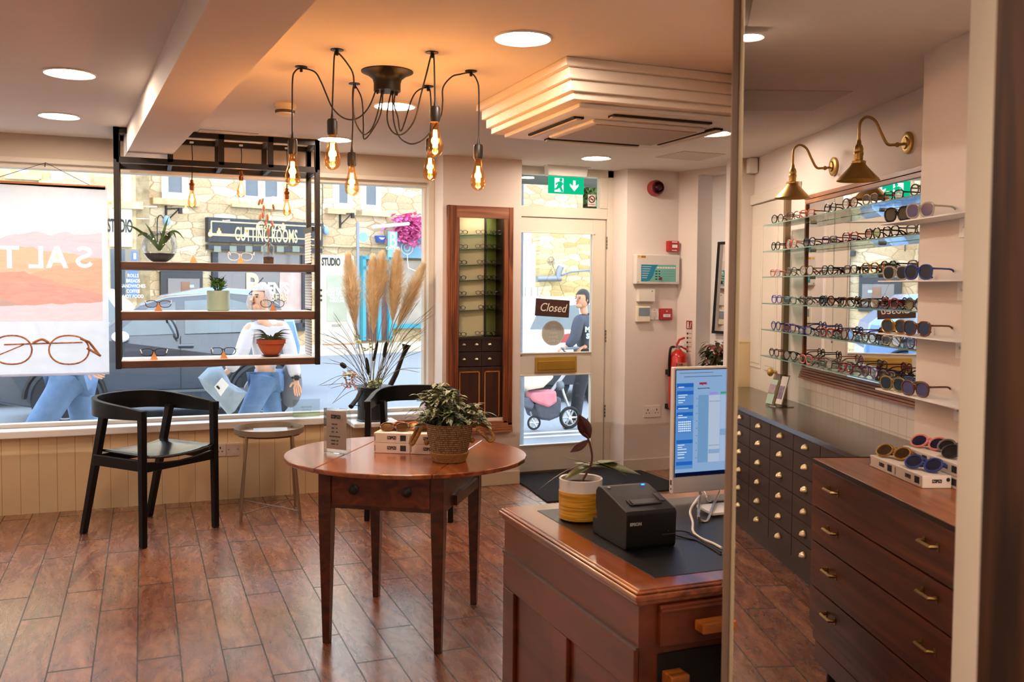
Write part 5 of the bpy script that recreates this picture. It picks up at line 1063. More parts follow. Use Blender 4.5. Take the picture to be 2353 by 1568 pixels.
ep([(.27,.30),(.37,.30),(.40,.45),(.36,.60),(.24,.58),(.26,.45)],'running_figure',.0016,gm); ep([(.24,.56),(.36,.56),(.24,.78),(.12,.80),(.12,.73),(.2,.7)],'running_figure',.0016,gm); ep([(.28,.55),(.36,.55),(.38,.7),(.42,.88),(.36,.9),(.32,.74)],'running_figure',.0016,gm); ep([(.22,.38),(.30,.29),(.33,.33),(.25,.44),(.21,.52),(.18,.5)],'running_figure',.0016,gm); ep([(.36,.32),(.42,.42),(.42,.48),(.35,.40)],'running_figure',.0016,gm)
build('running_head',MB().ell((a.x+W_*.345,ty-.0055,a.z-Hh*.2),(.013,.001,.013)),gm,gp)
ep([(.69,.20),(.76,.20),(.76,.52),(.845,.40),(.845,.52),(.725,.82),(.60,.52),(.60,.40),(.69,.52)],'down_arrow')
# closed sign, suction hook, stickers
cy=6.56
a=PY(1232,688,cy); b=PY(1306,728,cy); cs=thing('closed_sign','dark brown wooden plaque reading Closed hung on a string from the door glass','sign',((a.x+b.x)/2,cy,b.z)); cen=((a.x+b.x)/2,cy,(a.z+b.z)/2)
rt=Matrix.Rotation(math.radians(3.5),3,'Y')
build('plaque',MB().box(cen,(.285,.014,.135),rt),wood('plaque_wood','#2f1712','#4a251a','X',6,.5,.1,8),cs,False,bevel=.002)
text('Closed',.092,(cen[0],cy-.008,cen[2]),mat('lettering_cream','#efe6da',.5),cs,sx=.86,shear=.28,rot=math.radians(3.5),depth=.001)
sp=PY(1270,606,cy+.02); 
build('string',MB().tube([(cen[0]-.115,cy,cen[2]+.068),(sp.x,sp.y+.0,sp.z-.01)],.0015,5).tube([(cen[0]+.115,cy,cen[2]+.055),(sp.x,sp.y,sp.z-.01)],.0015,5),mat('jute_string','#9a7a55',.8),cs)
build('suction_hook',MB().lathe([(.036,0),(.03,.008),(.012,.014),(.0001,.016)],(sp.x,6.614,sp.z+.02),24,RX).tube([(sp.x,6.6,sp.z+.02),(sp.x,6.58,sp.z-.012)],.003,5),glass('suction','#eef2f6',.4,.1),cs)
a=PY(1351,447,6.608); b=PY(1368,475,6.608); t=thing('no_smoking_sticker','small white no smoking sticker in the corner of the glass over the door','sticker',((a.x+b.x)/2,6.608,b.z)); build('sticker',MB().bx(a.x,b.x,6.606,6.609,b.z,a.z),mat('sticker_pink','#e8d5cf',.5),t,False)
rr=(b.x-a.x)*.38; cz=a.z-rr-.012; build('no_smoking_ring',MB().ring(((a.x+b.x)/2,6.605,cz),rr,.004,(0,1,0),24,6).bx((a.x+b.x)/2-rr*.6,(a.x+b.x)/2+rr*.6,6.604,6.606,cz-.003,cz+.003),inkm,t); build('slash',MB().box(((a.x+b.x)/2,6.604,cz),(rr*1.9,.002,.006),Matrix.Rotation(.78,3,'Y')),mat('notice_red',0),t,False); text('NO SMOKING',.012,((a.x+b.x)/2,6.605,b.z+.014),mat('notice_red',0),t,sx=.75)
q_=PY(1271,766,6.608); rr=.098; t=thing('round_window_sticker','round pale frosted sticker with white lettering on the door glass below the Closed sign','sticker',(q_.x,6.608,q_.z)); build('disc',MB().lathe([(rr,0),(rr,.002),(.0001,.002)],(q_.x,6.609,q_.z),40,RX),mat('frosted_grey','#b9bcb4',.6),t); build('rim',MB().ring((q_.x,6.606,q_.z),rr*.94,.0015,(0,1,0),40,5),whitem,t)
for i,s in enumerate(('PUSH','THE','DOOR','PLEASE','COME IN')): text(s,.024,(q_.x,6.6045,q_.z+.062-.031*i),whitem,t,mirror=False)
# ================================================================== PILLAR MIRROR, its reflection modelled as a shallow display case
dc=thing('modelled_mirror','tall reeded wooden mirror on the pillar, its reflection modelled as shelves of spectacles over drawers','framed display',(2.25,6.3,.395))
fx0,fx1,fz0,fz1=2.003,2.503,.395,2.030
for side,(x0,x1,z0,z1) in {'left':(fx0,fx1,fz0,fz1),'right':(fx0,fx1,fz0,fz1)}.items(): reed(x0,x1,z0,z1,side,MAIN,6.3,n=5 if side=='left' else 2,w=.088 if side=='left' else .068,mt=rwv,par=dc,step=.004,name='frame_stile')
reed(fx0,fx1,fz0,fz1,'top',MAIN,6.3,n=1,w=.086,mt=rw,par=dc,name='frame_rail'); reed(fx0,fx1,fz0,fz1,'bot',MAIN,6.3,n=5,w=.085,mt=rw,par=dc,step=.004)
ix0,ix1,iz0,iz1=2.088,2.437,.505,1.96
zm_=PY(1100,776,6.325).z
crm=mat('display_cream','#ddd8b0',.7,var=.04); grn=mat('display_green','#8a9c52',.7,var=.08); bluem=mat('display_blue','#47687e',.5,col2='#1e2c3a',scale=20)
xd=PY(1112,600,6.405).x
build('back_panel_cream',MB().prism([(ix0+.02,6.425,zm_),(xd,6.395,zm_),(xd,6.405,zm_),(ix0+.02,6.435,zm_)],(0,0,iz1-zm_)),crm,dc,False)
build('back_panel_green',MB().prism([(xd+.006,6.395,zm_),(ix1,6.455,zm_),(ix1,6.465,zm_),(xd+.006,6.405,zm_)],(0,0,iz1-zm_)),grn,dc,False)
build('divider',MB().bx(xd-.002,xd+.008,6.372,6.40,zm_,iz1),mat('divider_dark','#231c18',.5),dc,False); build('end_panel',MB().bx(ix0,ix0+.02,6.325,6.425,zm_,iz1),bluem,dc,False)
zs=[PY(1085,y,6.375).z for y in (539,572,608,643,679,712)]+[zm_+.01]
for i,z in enumerate(zs):
    build('shelf',MB().prism([(ix0+.02,6.345,z-.012),(xd,6.335,z),(xd,6.395,z),(ix0+.02,6.425,z-.012)],(0,0,.004)).prism([(xd+.008,6.325,z),(ix1,6.325,z-.006),(ix1,6.455,z-.006),(xd+.008,6.395,z)],(0,0,.004)),clear2,dc,False)
dwd2=mat('reflected_drawer','#2f1e1a',.4,var=.1)
zd=[zm_,PY(1100,808,6.345).z,PY(1100,842,6.345).z,iz0]
xm=PY(1104,900,6.345).x
for i in range(2):
    for (x0,x1,pc_) in ((ix0,xm,(.3,.8)),(xm,ix1,(.4,))):
        d=build('drawer',MB().bx(x0+.001,x1-.001,6.325,6.415,zd[i+1]+.002,zd[i]-.004),dwd2,dc,False,bevel=.001)
        for u in pc_:
            hb=cup(); hb.v=[Vector((p.x*.5+x0+(x1-x0)*u,p.y*.5+6.325,p.z*.5+(zd[i]+zd[i+1])/2)) for p in hb.v]; build('cup_handle',hb,cupm,d)
bead_=wood('bead_wood','#a5652c','#cf8a45','Z',6,.4,.2,8)
for (x0,x1) in ((ix0,xm),(xm,ix1)):
    d=build('cupboard_door',MB().bx(x0+.001,x1-.001,6.325,6.415,iz0,zd[2]-.004),wood('reflected_door','#2c1712','#43241b','Z',5,.45,.1,8),dc,False,bevel=.001)
    zt2=zd[2]-.035; xa,xb=x0+.022,x1-.016; build('door_beading',MB().bx(xa,xa+.007,6.319,6.325,iz0,zt2).bx(xb-.007,xb,6.319,6.325,iz0,zt2).bx(xa,xb,6.319,6.325,zt2-.007,zt2),bead_,d,False)
build('cornice',MB().bx(ix0,ix1,6.315,6.345,zm_-.012,zm_+.004),dwd2,dc,False)
lin_=MB().bx(px0+.0005,px0+.004,6.305,6.5,pz0+.001,pz1-.001).bx(px1-.004,px1-.0005,6.305,6.5,pz0+.001,pz1-.001).bx(px0+.004,px1-.004,6.305,6.5,pz0+.001,pz0+.005); build('inner_lining',lin_,dwd2,dc,False)
sp0=None; random.seed(9)
for i,z in enumerate(zs):
    for s,(xa,xb) in enumerate(((ix0+.055,xd-.03),(xd+.04,ix1-.03))):
        for k_ in range(2):
            if sp0 is None:
                sp0=thing('reflected_spectacles','x','glasses'); glasses_parts(sp0,FMc['black'],lensm,W=.068,rz=.0135,thick=.0017,lens=False,tl=.05); o=sp0
            else: o=copy_tree(sp0)
            place(o,(xa+(xb-xa)*(k_+U(-.1,.1)),6.355+.01*k_,z+.006-(.006 if s==0 and k_==0 else 0)),U(-.5,-.2),label='dark-rimmed spectacles on the %s shelf of the %s panel in the modelled mirror reflection'%(['top','second','third','fourth','fifth','sixth','bottom'][i],'cream' if s==0 else 'green'),group='spectacles in the modelled mirror reflection')

build('added_glow_strip',MB().bx(ix0+.03,ix1-.01,6.318,6.332,iz1-.008,iz1-.001),emis('added_glow_strip','#fff0d8',16.),dc,False)  # added glow hidden behind the rail to brighten the modelled reflection
# ================================================================== WINDOW DISPLAY
YP=6.40
def PP(x,y): return PY(x,y,YP)
a=PP(-60,412); b=PP(241,437); po=thing('hanging_poster','large pale fabric poster of orange hills and spectacles hanging in the left of the window','poster',((a.x+b.x)/2,YP,b.z))
# fabric lit from behind by the daylight
pm_,nt,bb=_new('poster_fabric'); N=nt.nodes;Lk=nt.links
def fabric(name,c1,c2=None,scale=5.,tr=.6):
    if name in _m: return _m[name]
    m_,nt,bb=_new(name); N=nt.nodes;Lk=nt.links; out=N['Material Output']; nz=N.new('ShaderNodeTexNoise'); nz.inputs['Scale'].default_value=scale; nz.inputs['Detail'].default_value=8; nz.inputs['Distortion'].default_value=1.5; tcn=N.new('ShaderNodeTexCoord'); Lk.new(tcn.outputs['Object'],nz.inputs['Vector'])
    rp_=N.new('ShaderNodeValToRGB'); rp_.color_ramp.elements[0].position=.4; rp_.color_ramp.elements[1].position=.62; rp_.color_ramp.elements[0].color=lin(c1); rp_.color_ramp.elements[1].color=lin(c2 or c1); Lk.new(nz.outputs[0],rp_.inputs[0])
    Lk.new(rp_.outputs[0],bb.inputs['Base Color']); bb.inputs['Roughness'].default_value=.9; tl=N.new('ShaderNodeBsdfTranslucent'); Lk.new(rp_.outputs[0],tl.inputs[0]); mx=N.new('ShaderNodeMixShader'); mx.inputs[0].default_value=tr; Lk.new(bb.outputs[0],mx.inputs[1]); Lk.new(tl.outputs[0],mx.inputs[2]); Lk.new(mx.outputs[0],out.inputs[0]); _m[name]=m_; return m_
tl_,tr_,bl_,br_=PP(-60,424),PP(252,440),PP(-60,868),PP(247,857)
def sheet(pts_px,d,mt,nm,par=po,n=1):
    P=[PP(x,y) for x,y in pts_px]; mb=MB().add([(p.x,YP-d,p.z) for p in P],[tuple(range(len(P)))]); return build(nm,mb,mt,par,False)
n=14; v=[];f=[]
for i in range(n+1):
    for k_ in range(n+1):
        u,w_=i/n,k_/n; top=tl_.lerp(tr_,u); bot=bl_.lerp(br_,u); p=top.lerp(bot,w_); v.append((p.x,YP+.004*math.sin(u*9+w_*3),p.z))
def cell(x0,x1,z0,z1):
    m_=MB(); k=10
    for i in range(k): m_.quad(*[(x,YP-.012,z) for x,z in ((x0+(x1-x0)*i/k,z0),(x0+(x1-x0)*(i+1)/k,z0),(x0+(x1-x0)*(i+1)/k,z1),(x0+(x1-x0)*i/k,z1))])
    return m_
_u0,_u1,_zt,_zb=PP(-60,600).x,PP(235,600).x,PP(235,535).z,PP(235,738).z; _xr=PP(249,650).x
fs=cell(_u0,_xr,_zt,PP(100,425).z); fs+=cell(_u0,_xr,PP(100,861).z,_zb); fs+=cell(_u1,_xr,_zb,_zt)
build('fabric_sheet',fs,fabric('fabric_white','#e8ecf5','#e2e6f0'),po)
build('bottom_hem',MB().tube([(_u0,YP-.01,PP(100,861).z),(_xr,YP-.01,PP(100,861).z)],.008,8),fabric('fabric_white',0),po)
build('top_batten',MB().add([(p.x,YP+dy,p.z+dz) for p,dy,dz in ((PP(-60,420),-.012,0),(PP(242,437),-.012,0),(PP(242,437),.012,0),(PP(-60,420),.012,0),(PP(-60,412),-.012,0),(PP(242,428),-.012,0),(PP(242,428),.012,0),(PP(-60,412),.012,0))],[(0,3,2,1),(4,5,6,7),(0,1,5,4),(1,2,6,5),(2,3,7,6),(3,0,4,7)]),wood('batten_wood','#8f5326','#b8733a','X',6,.5,.1,8),po,False)
build('string',MB().tube([PP(-60,425),PP(105,374),PP(228,437),PP(228,446)],.0018,5),inkm,po)
build('ceiling_loop',MB().tube([PP(104,374),PP(103,384)],.0025,5),inkm,po)
# picture printed into the cloth: one flat sheet of procedural hills with the letters cut out of it
from mathutils.geometry import tessellate_polygon
d=.012
u0,u1=PP(-60,600).x,PP(235,600).x; zt_p=PP(235,535).z; zb_p=PP(235,738).z
def pol(pts,c,h,mir=True): return [Vector((c.x+(-1 if mir else 1)*(x-.45)*h,YP-d,c.z+(z-.5)*h)) for x,z in pts]
def stroke(pts,w):
    c=cr([Vector((x,0,z)) for x,z in pts],4); L_,R_=[],[]
    for i_,p in enumerate(c):
        t_=(c[min(i_+1,len(c)-1)]-c[max(i_-1,0)]).normalized(); n_=Vector((-t_.z,0,t_.x)); L_.append((p.x+n_.x*w,p.z+n_.z*w)); R_.append((p.x-n_.x*w,p.z-n_.z*w))
    return L_+R_[::-1]
GLY={'L':[[(0.1,0),(.7,0),(.7,.17),(.3,.17),(.3,1),(.1,1)]],'T':[[(.05,1),(.85,1),(.85,.83),(.55,.83),(.55,0),(.35,0),(.35,.83),(.05,.83)]],
 'A':[[(0,0),(.21,0),(.30,.24),(.62,.24),(.71,0),(.92,0),(.56,1),(.36,1)],[(.36,.40),(.56,.40),(.46,.72)]],'S':[stroke([(.68,.80),(.56,.90),(.38,.91),(.22,.84),(.17,.71),(.27,.58),(.46,.5),(.63,.41),(.69,.28),(.57,.13),(.38,.09),(.22,.14),(.12,.24)],.09)]}
hl=(PP(100,565)-PP(100,616)).length
outer=[Vector((u0,YP-d,zb_p)),Vector((u1,YP-d,zb_p)),Vector((u1,YP-d,zt_p)),Vector((u0,YP-d,zt_p))]
loops=[outer]; lets=[]
for s,px in (('S',192),('A',132),('L',80),('T',22)):
    g_=[pol(q,PP(px,591),hl) for q in GLY[s]]; loops.append(g_[0]); lets.append(g_)
def fill(lps):
    tris=tessellate_polygon([[Vector((p.x,p.z,0)) for p in l] for l in lps]); v=[p for l in lps for p in l]; return MB().add(v,[t_ for t_ in tris])
pmx=fabric('printed_hills','#ffffff'); N=pmx.node_tree.nodes; Lk=pmx.node_tree.links
tcn=N.new('ShaderNodeTexCoord'); sp_=N.new('ShaderNodeSeparateXYZ'); Lk.new(tcn.outputs['Object'],sp_.inputs[0]); nz_=N.new('ShaderNodeTexNoise'); nz_.inputs['Scale'].default_value=3.2; nz_.inputs['Detail'].default_value=9; nz_.inputs['Distortion'].default_value=1.; Lk.new(tcn.outputs['Object'],nz_.inputs['Vector'])
base_x=(tl_.x+br_.x)/2
f_=lambda op,a_,b_=None: mathn(N,Lk,op,a_,b_)
oz=AT[po.name].z; U_=f_('SUBTRACT',sp_.outputs[0],0.); Z0=lambda y:PP(150,y).z-oz
cur=N.new('ShaderNodeRGB'); cur.outputs[0].default_value=lin('#eae6ee'); prev=cur.outputs[0]
for (yy,amp,fr,ph,nz_a,c_a,c_b) in ((556,.05,3.,1.0,.10,'#e9dbe0','#d3c0cc'),(596,.07,2.4,2.2,.07,'#e9b591','#f0cdb0'),(628,.09,3.6,.2,.07,'#e6a584','#edc2aa'),(652,.08,4.2,2.6,.08,'#df9688','#eab8a6'),(690,.07,5.,4.1,.10,'#dcb3a2','#c4a39c'),(702,.02,3.,.5,.06,'#efe1e2','#e0cbd0')):
    hgt=f_('ADD',f_('ADD',f_('MULTIPLY',f_('SINE',f_('ADD',f_('MULTIPLY',U_,fr),ph)),amp),Z0(yy)),f_('MULTIPLY',f_('SUBTRACT',nz_.outputs[0],.5),nz_a))
    msk=f_('LESS_THAN',sp_.outputs[2],hgt); cm_=N.new('ShaderNodeMix'); cm_.data_type='RGBA'; cm_.inputs[6].default_value=lin(c_a); cm_.inputs[7].default_value=lin(c_b)
    mp_=N.new('ShaderNodeMapping'); mp_.inputs['Scale'].default_value=(6,1,22); mp_.inputs['Rotation'].default_value=(0,ph*.3,0); Lk.new(tcn.outputs['Object'],mp_.inputs[0]); n2_=N.new('ShaderNodeTexNoise'); n2_.inputs['Scale'].default_value=1.; n2_.inputs['Detail'].default_value=6; n2_.inputs['Distortion'].default_value=2.; Lk.new(mp_.outputs[0],n2_.inputs['Vector']); Lk.new(n2_.outputs[0],cm_.inputs[0])
    mx_=N.new('ShaderNodeMix'); mx_.data_type='RGBA'; Lk.new(msk,mx_.inputs[0]); Lk.new(prev,mx_.inputs[6]); Lk.new(cm_.outputs[2],mx_.inputs[7]); prev=mx_.outputs[2]
for nd in list(N):
    if nd.type=='BSDF_PRINCIPLED': Lk.new(prev,nd.inputs['Base Color'])
    if nd.type=='BSDF_TRANSLUCENT': Lk.new(prev,nd.inputs[0])
build('printed_hills',fill(loops),pmx,po,False)
lm=MB()
for g_ in lets: lm+=fill(g_)
build('printed_letters',lm,fabric('fabric_white',0),po,False)
gm_=fabric('p_glasses','#c98658','#e3b48c',22.)
def P3(x,y,dd=.016): q=PP(x,y); return (q.x,YP-dd,q.z)
gl=MB()
for cx in (28,159):
    pts=[P3(cx+ (46 if True else 0)*math.copysign(abs(math.cos(t_))**.85,math.cos(t_)),804+33*math.sin(t_)) for t_ in [2*PI*i/28 for i in range(30)]]; gl.tube(pts,.0055,6,False)
gl.tube(cr([P3(76,788),P3(97,780),P3(113,788)],5),.008,6); gl.tube([P3(10,792),P3(110,789),P3(190,787)],.005,6); gl.tube([P3(185,778),P3(205,786),P3(228,815)],.008,6); gl.tube([P3(200,800),P3(232,818)],.008,6); gl.tube([P3(0,815),P3(60,790),P3(150,788)],.004,6)
build('printed_spectacles',gl,gm_,po)
# --- things on the hanging shelf
def onshelf(px,py,Y): return PY(px,py,Y)
S1,S2,S3=1.588,1.289,.992
YS=6.14
def wx(px,y_px,Y=YS): return PY(px,y_px,Y).x
gb=(wx(367,600),YS,S1); t=thing('glass_bowl_plant','spiky green plant in dark soil in a round clear glass bowl on the top shelf','potted plant',gb); r_=.103
prof=[]
for i in range(15):
    a_=-1.25+ (i/14)*(1.25+1.02); prof.append((r_*math.cos(a_),.097+r_*math.sin(a_)))
build('glass_bowl',MB().lathe([(.0001,.001),(prof[0][0],.001)]+prof+[(prof[-1][0]+.004,prof[-1][1]+.006)],gb,40),glass('bowl_glass','#eef4f7',.10),t)
sp_=[(max(1e-4,.95*x),z) for x,z in prof if z<.068]; build('soil',MB().lathe([(.0001,.003)]+[(x,z+.002) for x,z in sp_]+[(.0001,sp_[-1][1]+.006)],gb,34),mat('soil',0),t)
gm2=mat('spike_leaf','#5d7d46',.4,col2='#2b4a2a',scale=12); lf=MB()
def arch(mb,b,pts,w0): # curved strap leaf through points
    c=cr(pts,5); k=len(c); v=[];f=[]
    for i,p in enumerate(c):
        tg=(c[min(i+1,k-1)]-c[max(i-1,0)]).normalized(); sd_=tg.cross(Vector((0,1,.15))).normalized(); w_=w0*math.sin(PI*min(.97,.25+.75*i/(k-1)))*.5 if i<k-1 else .0004
        v+=[p-sd_*w_,p+Vector((0,.12*w_,0)),p+sd_*w_]
    for i in range(k-1): a_=i*3; f+=[(a_,a_+1,a_+4,a_+3),(a_+1,a_+2,a_+5,a_+4)]
    mb.add(v,f)
root=Vector(gb)+Vector((0,0,.075))
for pp in ([(358,560),(345,530),(333,512)],[(372,550),(380,520),(388,496)],[(352,555),(330,538),(305,522),(280,517)],[(378,550),(395,533),(410,535),(426,554)],[(380,555),(392,540),(400,537),(405,552)],[(356,562),(335,538),(320,540),(317,545)],[(368,560),(372,545),(366,530)]): arch(lf,root,[root]+[PY(x,y,YS+U(-.02,.02)) for x,y in pp],.019)
build('leaves',lf,gm2,t)
# nose-shaped wooden stands with spectacles
cork=mat('stand_wood','#e0a063',.6,col2='#c98549',scale=40)
LB={0:'left-hand clear-framed spectacles on the top window shelf',1:'clear-framed spectacles in the middle of the top window shelf',2:'dark-rimmed spectacles at the left of the middle window shelf',3:'thin-framed spectacles at the right of the middle window shelf',4:'cat-eye spectacles at the left of the bottom window shelf',5:'black-topped spectacles in the middle of the bottom window shelf'}
for i,(px,pyb,z,fc,rz_,p_) in enumerate(((444,603,S1,'white',.026,2.1),(553,606,S1,'white',.024,2.4),(364,717,S2,'tort',.021,2.4),(627,716,S2,'grey',.024,2.3),(354,824,S3,'black',.022,2.6),(514,822,S3,'black',.022,3.2))):
    Yy=6.10 if z!=S3 else 6.06
    x=wx(px,pyb,Yy); t=thing('spectacles_stand','small pyramid-shaped wooden stand under the '+LB[i],'spectacles stand',(x,Yy,z),group='wooden spectacle stands on the window shelves')
    build('wedge',MB().add([(x-.023,Yy-.018,z),(x+.023,Yy-.018,z),(x+.016,Yy+.02,z),(x-.016,Yy+.02,z),(x,Yy-.002,z+.052)],[(0,3,2,1),(0,1,4),(1,2,4),(2,3,4),(3,0,4)]),cork,t,False)
    g_=thing('spectacles',LB[i],'glasses',group='spectacles on the window shelves'); glasses_parts(g_,FMc[fc],lensm,p=p_,W=.15,rz=rz_,thick=.0026,top=.06,tl=.13,tm=FMc['white']); place(g_,(x,Yy-.022,z+.022),0); g_.rotation_euler.z=PI+.0; g_.location.y=Yy+.012
    g_.location.y=Yy+.02; g_.rotation_euler=(.16,0,PI)
# bottle with dried stems
bx3=wx(617,603); t=thing('glass_bottle','clear glass bottle with dark chips in the bottom, holding dried bunny tails','bottle',(bx3,YS,S1))
build('bottle_glass',MB().lathe([(.034,0),(.036,.004),(.036,.105),(.032,.12),(.015,.132),(.013,.15),(.016,.152)],(bx3,YS,S1),30),glass('bowl_glass',0,0),t); build('bark_chips',MB().lathe([(.0001,.003),(.032,.003),(.033,.045),(.0001,.052)],(bx3,YS,S1),20),mat('chips','#6b3c1e',.8,col2='#1c0f08',scale=90,bump=1,bscale=120),t)
t2=thing('dried_bunny_tails','bunch of dried pinkish bunny tail grass standing in the glass bottle','dried flowers',(bx3,YS,S1+.1)); bt_=mat('bunny_tail','#e3b59a',.95,col2='#c98f72',scale=90,bump=.8,bscale=200); sb=MB()
for (x,y,r_) in ((596,465,.5),(603,463,.4),(606,479,-.1),(629,477,-.3),(598,499,.4),(604,495,0),(615,500,-.1),(611,513,.05),(626,514,-.35),(617,531,-.1)):
    q=PY(x,y,YS+U(-.02,.02)); b0=Vector((bx3+U(-.008,.008),YS,S1+.06)); sb.tube(cr([b0,Vector((bx3,YS,S1+.16)),q],4),.001,4); build('seed_head',MB().ell(q,(.0085,.0085,.022),10,7,Matrix.Rotation(r_*.7,3,'Y')),bt_,t2)
build('stems',sb,mat('dry_stem','#b98f6b',.8),t2)
# mint pot with jade plant
x=wx(502,715); t=thing('potted_jade_plant','glossy green jade plant in a mint green pot on the middle window shelf','potted plant',(x,YS,S2)); 
build('pot',MB().lathe([(.0001,.0),(.062,0),(.068,.006),(.0705,.125),(.0685,.128),(.066,.12),(.0001,.11)],(x,YS,S2),40),mat('mint_glaze','#a9c3ad',.35,var=.08,scale=20),t)
lf=MB(); st=MB(); random.seed(21)
for i in range(15):
    a_=U(0,2*PI); rr=U(.0,.06); tp_=Vector((x+rr*math.cos(a_),YS+rr*math.sin(a_),S2+.12+U(.03,.085))); st.tube([Vector((x+.5*rr*math.cos(a_),YS+.5*rr*math.sin(a_),S2+.11)),tp_],.003,6)
    for k_ in range(8):
        th=k_*2.4; lf.leaf(tp_-Vector((0,0,.012*(k_//2))),(math.cos(th),math.sin(th),U(.0,.9) if k_<4 else U(-.2,.4)),(0,0,1),U(.028,.042),U(.017,.023),-.1,5,.1,.7)
build('foliage',lf,mat('jade_leaf','#7cc04e',.3,col2='#3f6b33',scale=28,coat=.3),t,solid=.0015); build('stems',st,mat('plant_stem',0),t)
# terracotta bowl on saucer
x=wx(623,815,6.13); t=thing('potted_spider_plant','spiky grassy plant in a ribbed terracotta bowl on the bottom window shelf','potted plant',(x,6.13,S3)); tc3=mat('terracotta','#b9572f',.75,var=.15,scale=20)
build('bowl',MB().lathe([(.0001,.012),(.045,.012),(.062,.035),(.080,.07),(.084,.086),(.090,.088),(.0925,.112),(.088,.112),(.084,.098),(.0001,.096)],(x,6.13,S3),44),tc3,t); build('saucer',MB().lathe([(.0001,0),(.04,0),(.062,.010),(.060,.012),(.0001,.006)],(x,6.13,S3),36),mat('saucer_dark','#3b2a20',.5),t)
build('rib',MB().ring((x,6.13,S3+.088),.0905,.003,n=40,m=6),tc3,t)
lf=MB(); random.seed(8); root=Vector((x,6.13,S3+.10))
for i in range(46):
    a_=U(0,2*PI); L_=U(.06,.15); up_=U(.25,1.); d=Vector((math.cos(a_),math.sin(a_)*.8,0)); arch(lf,root,[root+d*.01,root+d*L_*.45+Vector((0,0,L_*.55*up_)),root+d*L_+Vector((0,0,L_*.62*up_-.02*(1-up_)))],.0075)
build('leaves',lf,mat('grass_leaf','#6f8a5e',.45,col2='#2c4030',scale=20),t)
# watering can with dried bouquet
SZ=.537
wcx=PY(860,960,6.56).x; WY=6.50; WZ=SZ
wc=PZ(853,960,SZ); wcp=Vector((PY(856,960,6.34).x,6.34,0))
# the can stands on a low plinth in front of the sill
t=thing('watering_can','dark grey metal watering can with a long spout, standing by the window sill','watering can',(wcp.x,wcp.y,.50)); zb=PY(856,966,6.34).z; zt_=PY(856,893,6.34).z; cmat=mat('can_metal','#3c3f42',.42,.7,var=.15,scale=20)
rc=.108
build('can_body',MB().lathe([(.0001,zb),(rc,zb),(rc+.003,zb+.006),(rc-.004,zb+.012),(rc-.006,zt_-.01),(rc+.004,zt_),(rc+.026,zt_+.016),(rc+.024,zt_+.018),(rc-.002,zt_+.006),(.0001,zt_-.03)],(wcp.x,wcp.y,0),44),cmat,t)
build('front_spout',MB().tube([PY(829,900,6.26),PY(820,918,6.2),PY(806,935,6.14)],[.016,.015,.017],12),cmat,t); 
build('long_spout',MB().tube([PY(890,900,6.4),PY(910,860,6.42),PY(925,820,6.43),PY(931,806,6.43)],[.020,.018,.014,.018],12).lathe([(.016,0),(.022,.02),(.034,.05),(.0001,.052)],PY(931,808,6.43),20,Matrix.Rotation(.2,3,'Y')),blackm,t)
build('brace_rod',MB().tube([PY(826,933,6.28),PY(812,931,6.16)],.003,6),cmat,t)
struct('trim_shelf',MB().bx(wcp.x-.16,wcp.x+.16,6.20,6.44,zb-.03,zb-.0005),whitem,bevel=.004)
mouth=Vector((wcp.x,wcp.y,zt_-.02))
pamp=fabric('pampas','#ecd4aa','#f6e8cc',12.,.45); stm=mat('dry_stem2','#a08a64',.8)
PL=[((800,590),(817,755),'leftmost pampas plume'),((857,595),(858,768),'tall pampas plume second from the left'),((877,590),(868,700),'pampas plume third from the left, overlapping its neighbour'),((913,582),(902,740),'widest pampas plume, second from the right'),((972,612),(912,756),'rightmost pampas plume leaning against the window frame')]
random.seed(2)
for i,(tp_,bt2,lb_) in enumerate(PL):
    Yt=wcp.y+.02*(i-2); a_=PY(tp_[0],tp_[1],Yt+.03); b_=PY(bt2[0],bt2[1],Yt); o=thing('pampas_grass','%s in the watering can by the window'%lb_,'dried grass',(mouth.x,mouth.y,mouth.z),group='pampas plumes in the watering can')
    build('stem',MB().tube([mouth+Vector((.02*(i-2),0,-.03)),b_,b_.lerp(a_,.4)],.0028,6),stm,o)
    pl_=MB(); ax=(a_-b_); L_=ax.length; axn=ax.normalized(); s1=axn.orthogonal().normalized(); s2=axn.cross(s1); wv=(.098,.094,.086,.108,.084)[i]
    cv=Vector((0,0,0))
    for k_ in range(3600):
        u=R()**.85; th=U(0,2*PI); prf=min(1,u*2.+.06)**.8*max(.12,1-u**2.6)**.6; rr=wv*prf*U(.25,.85); d=s1*math.cos(th)+s2*math.sin(th)
        p0_=b_+ax*u*.97+d*rr*.4; p1_=p0_+axn*U(.035,.075)+d*rr*1.0+s1*U(-.008,.008); md=(p0_+p1_)/2+d*rr*.14; w_=.0013; sd_=axn.cross(d)*w_; pl_.add([p0_-sd_,p0_+sd_,md+sd_,md-sd_,p1_],[(0,1,2,3),(3,2,4)])
    pl_.tube([b_.lerp(a_,u/8) for u in range(9)],[wv*.40*max(.03,min(1,u/4+.03)**.8*max(0,1-(u/8)**3.2)**.55) for u in range(9)],9)
    q=build('plume',pl_,pamp,o)
o=thing('dried_bouquet','loose arrangement of dried grasses, teasels and pale flowers in the watering can','dried flowers',tuple(mouth))
gs=MB(); random.seed(14)
ends=[(735,760),(742,785),(755,800),(758,890),(730,895),(790,670),(748,830),(770,720),(800,740),(990,700),(985,745),(975,800),(955,660),(1000,712),(965,850),(940,700),(925,740),(890,720),(845,730),(760,925),(790,895),(978,760),(970,690),(760,760)]
for (x,y) in ends:
    for k_ in range(2):
        e=PY(x+U(-8,8),y+U(-10,10),wcp.y+U(-.08,.08)); m1=mouth.lerp(e,.5)+Vector((0,0,U(.03,.12))); gs.tube(cr([mouth+Vector((U(-.03,.03),U(-.03,.03),0)),m1,e],6),[.0016]*12+[.0006],4)
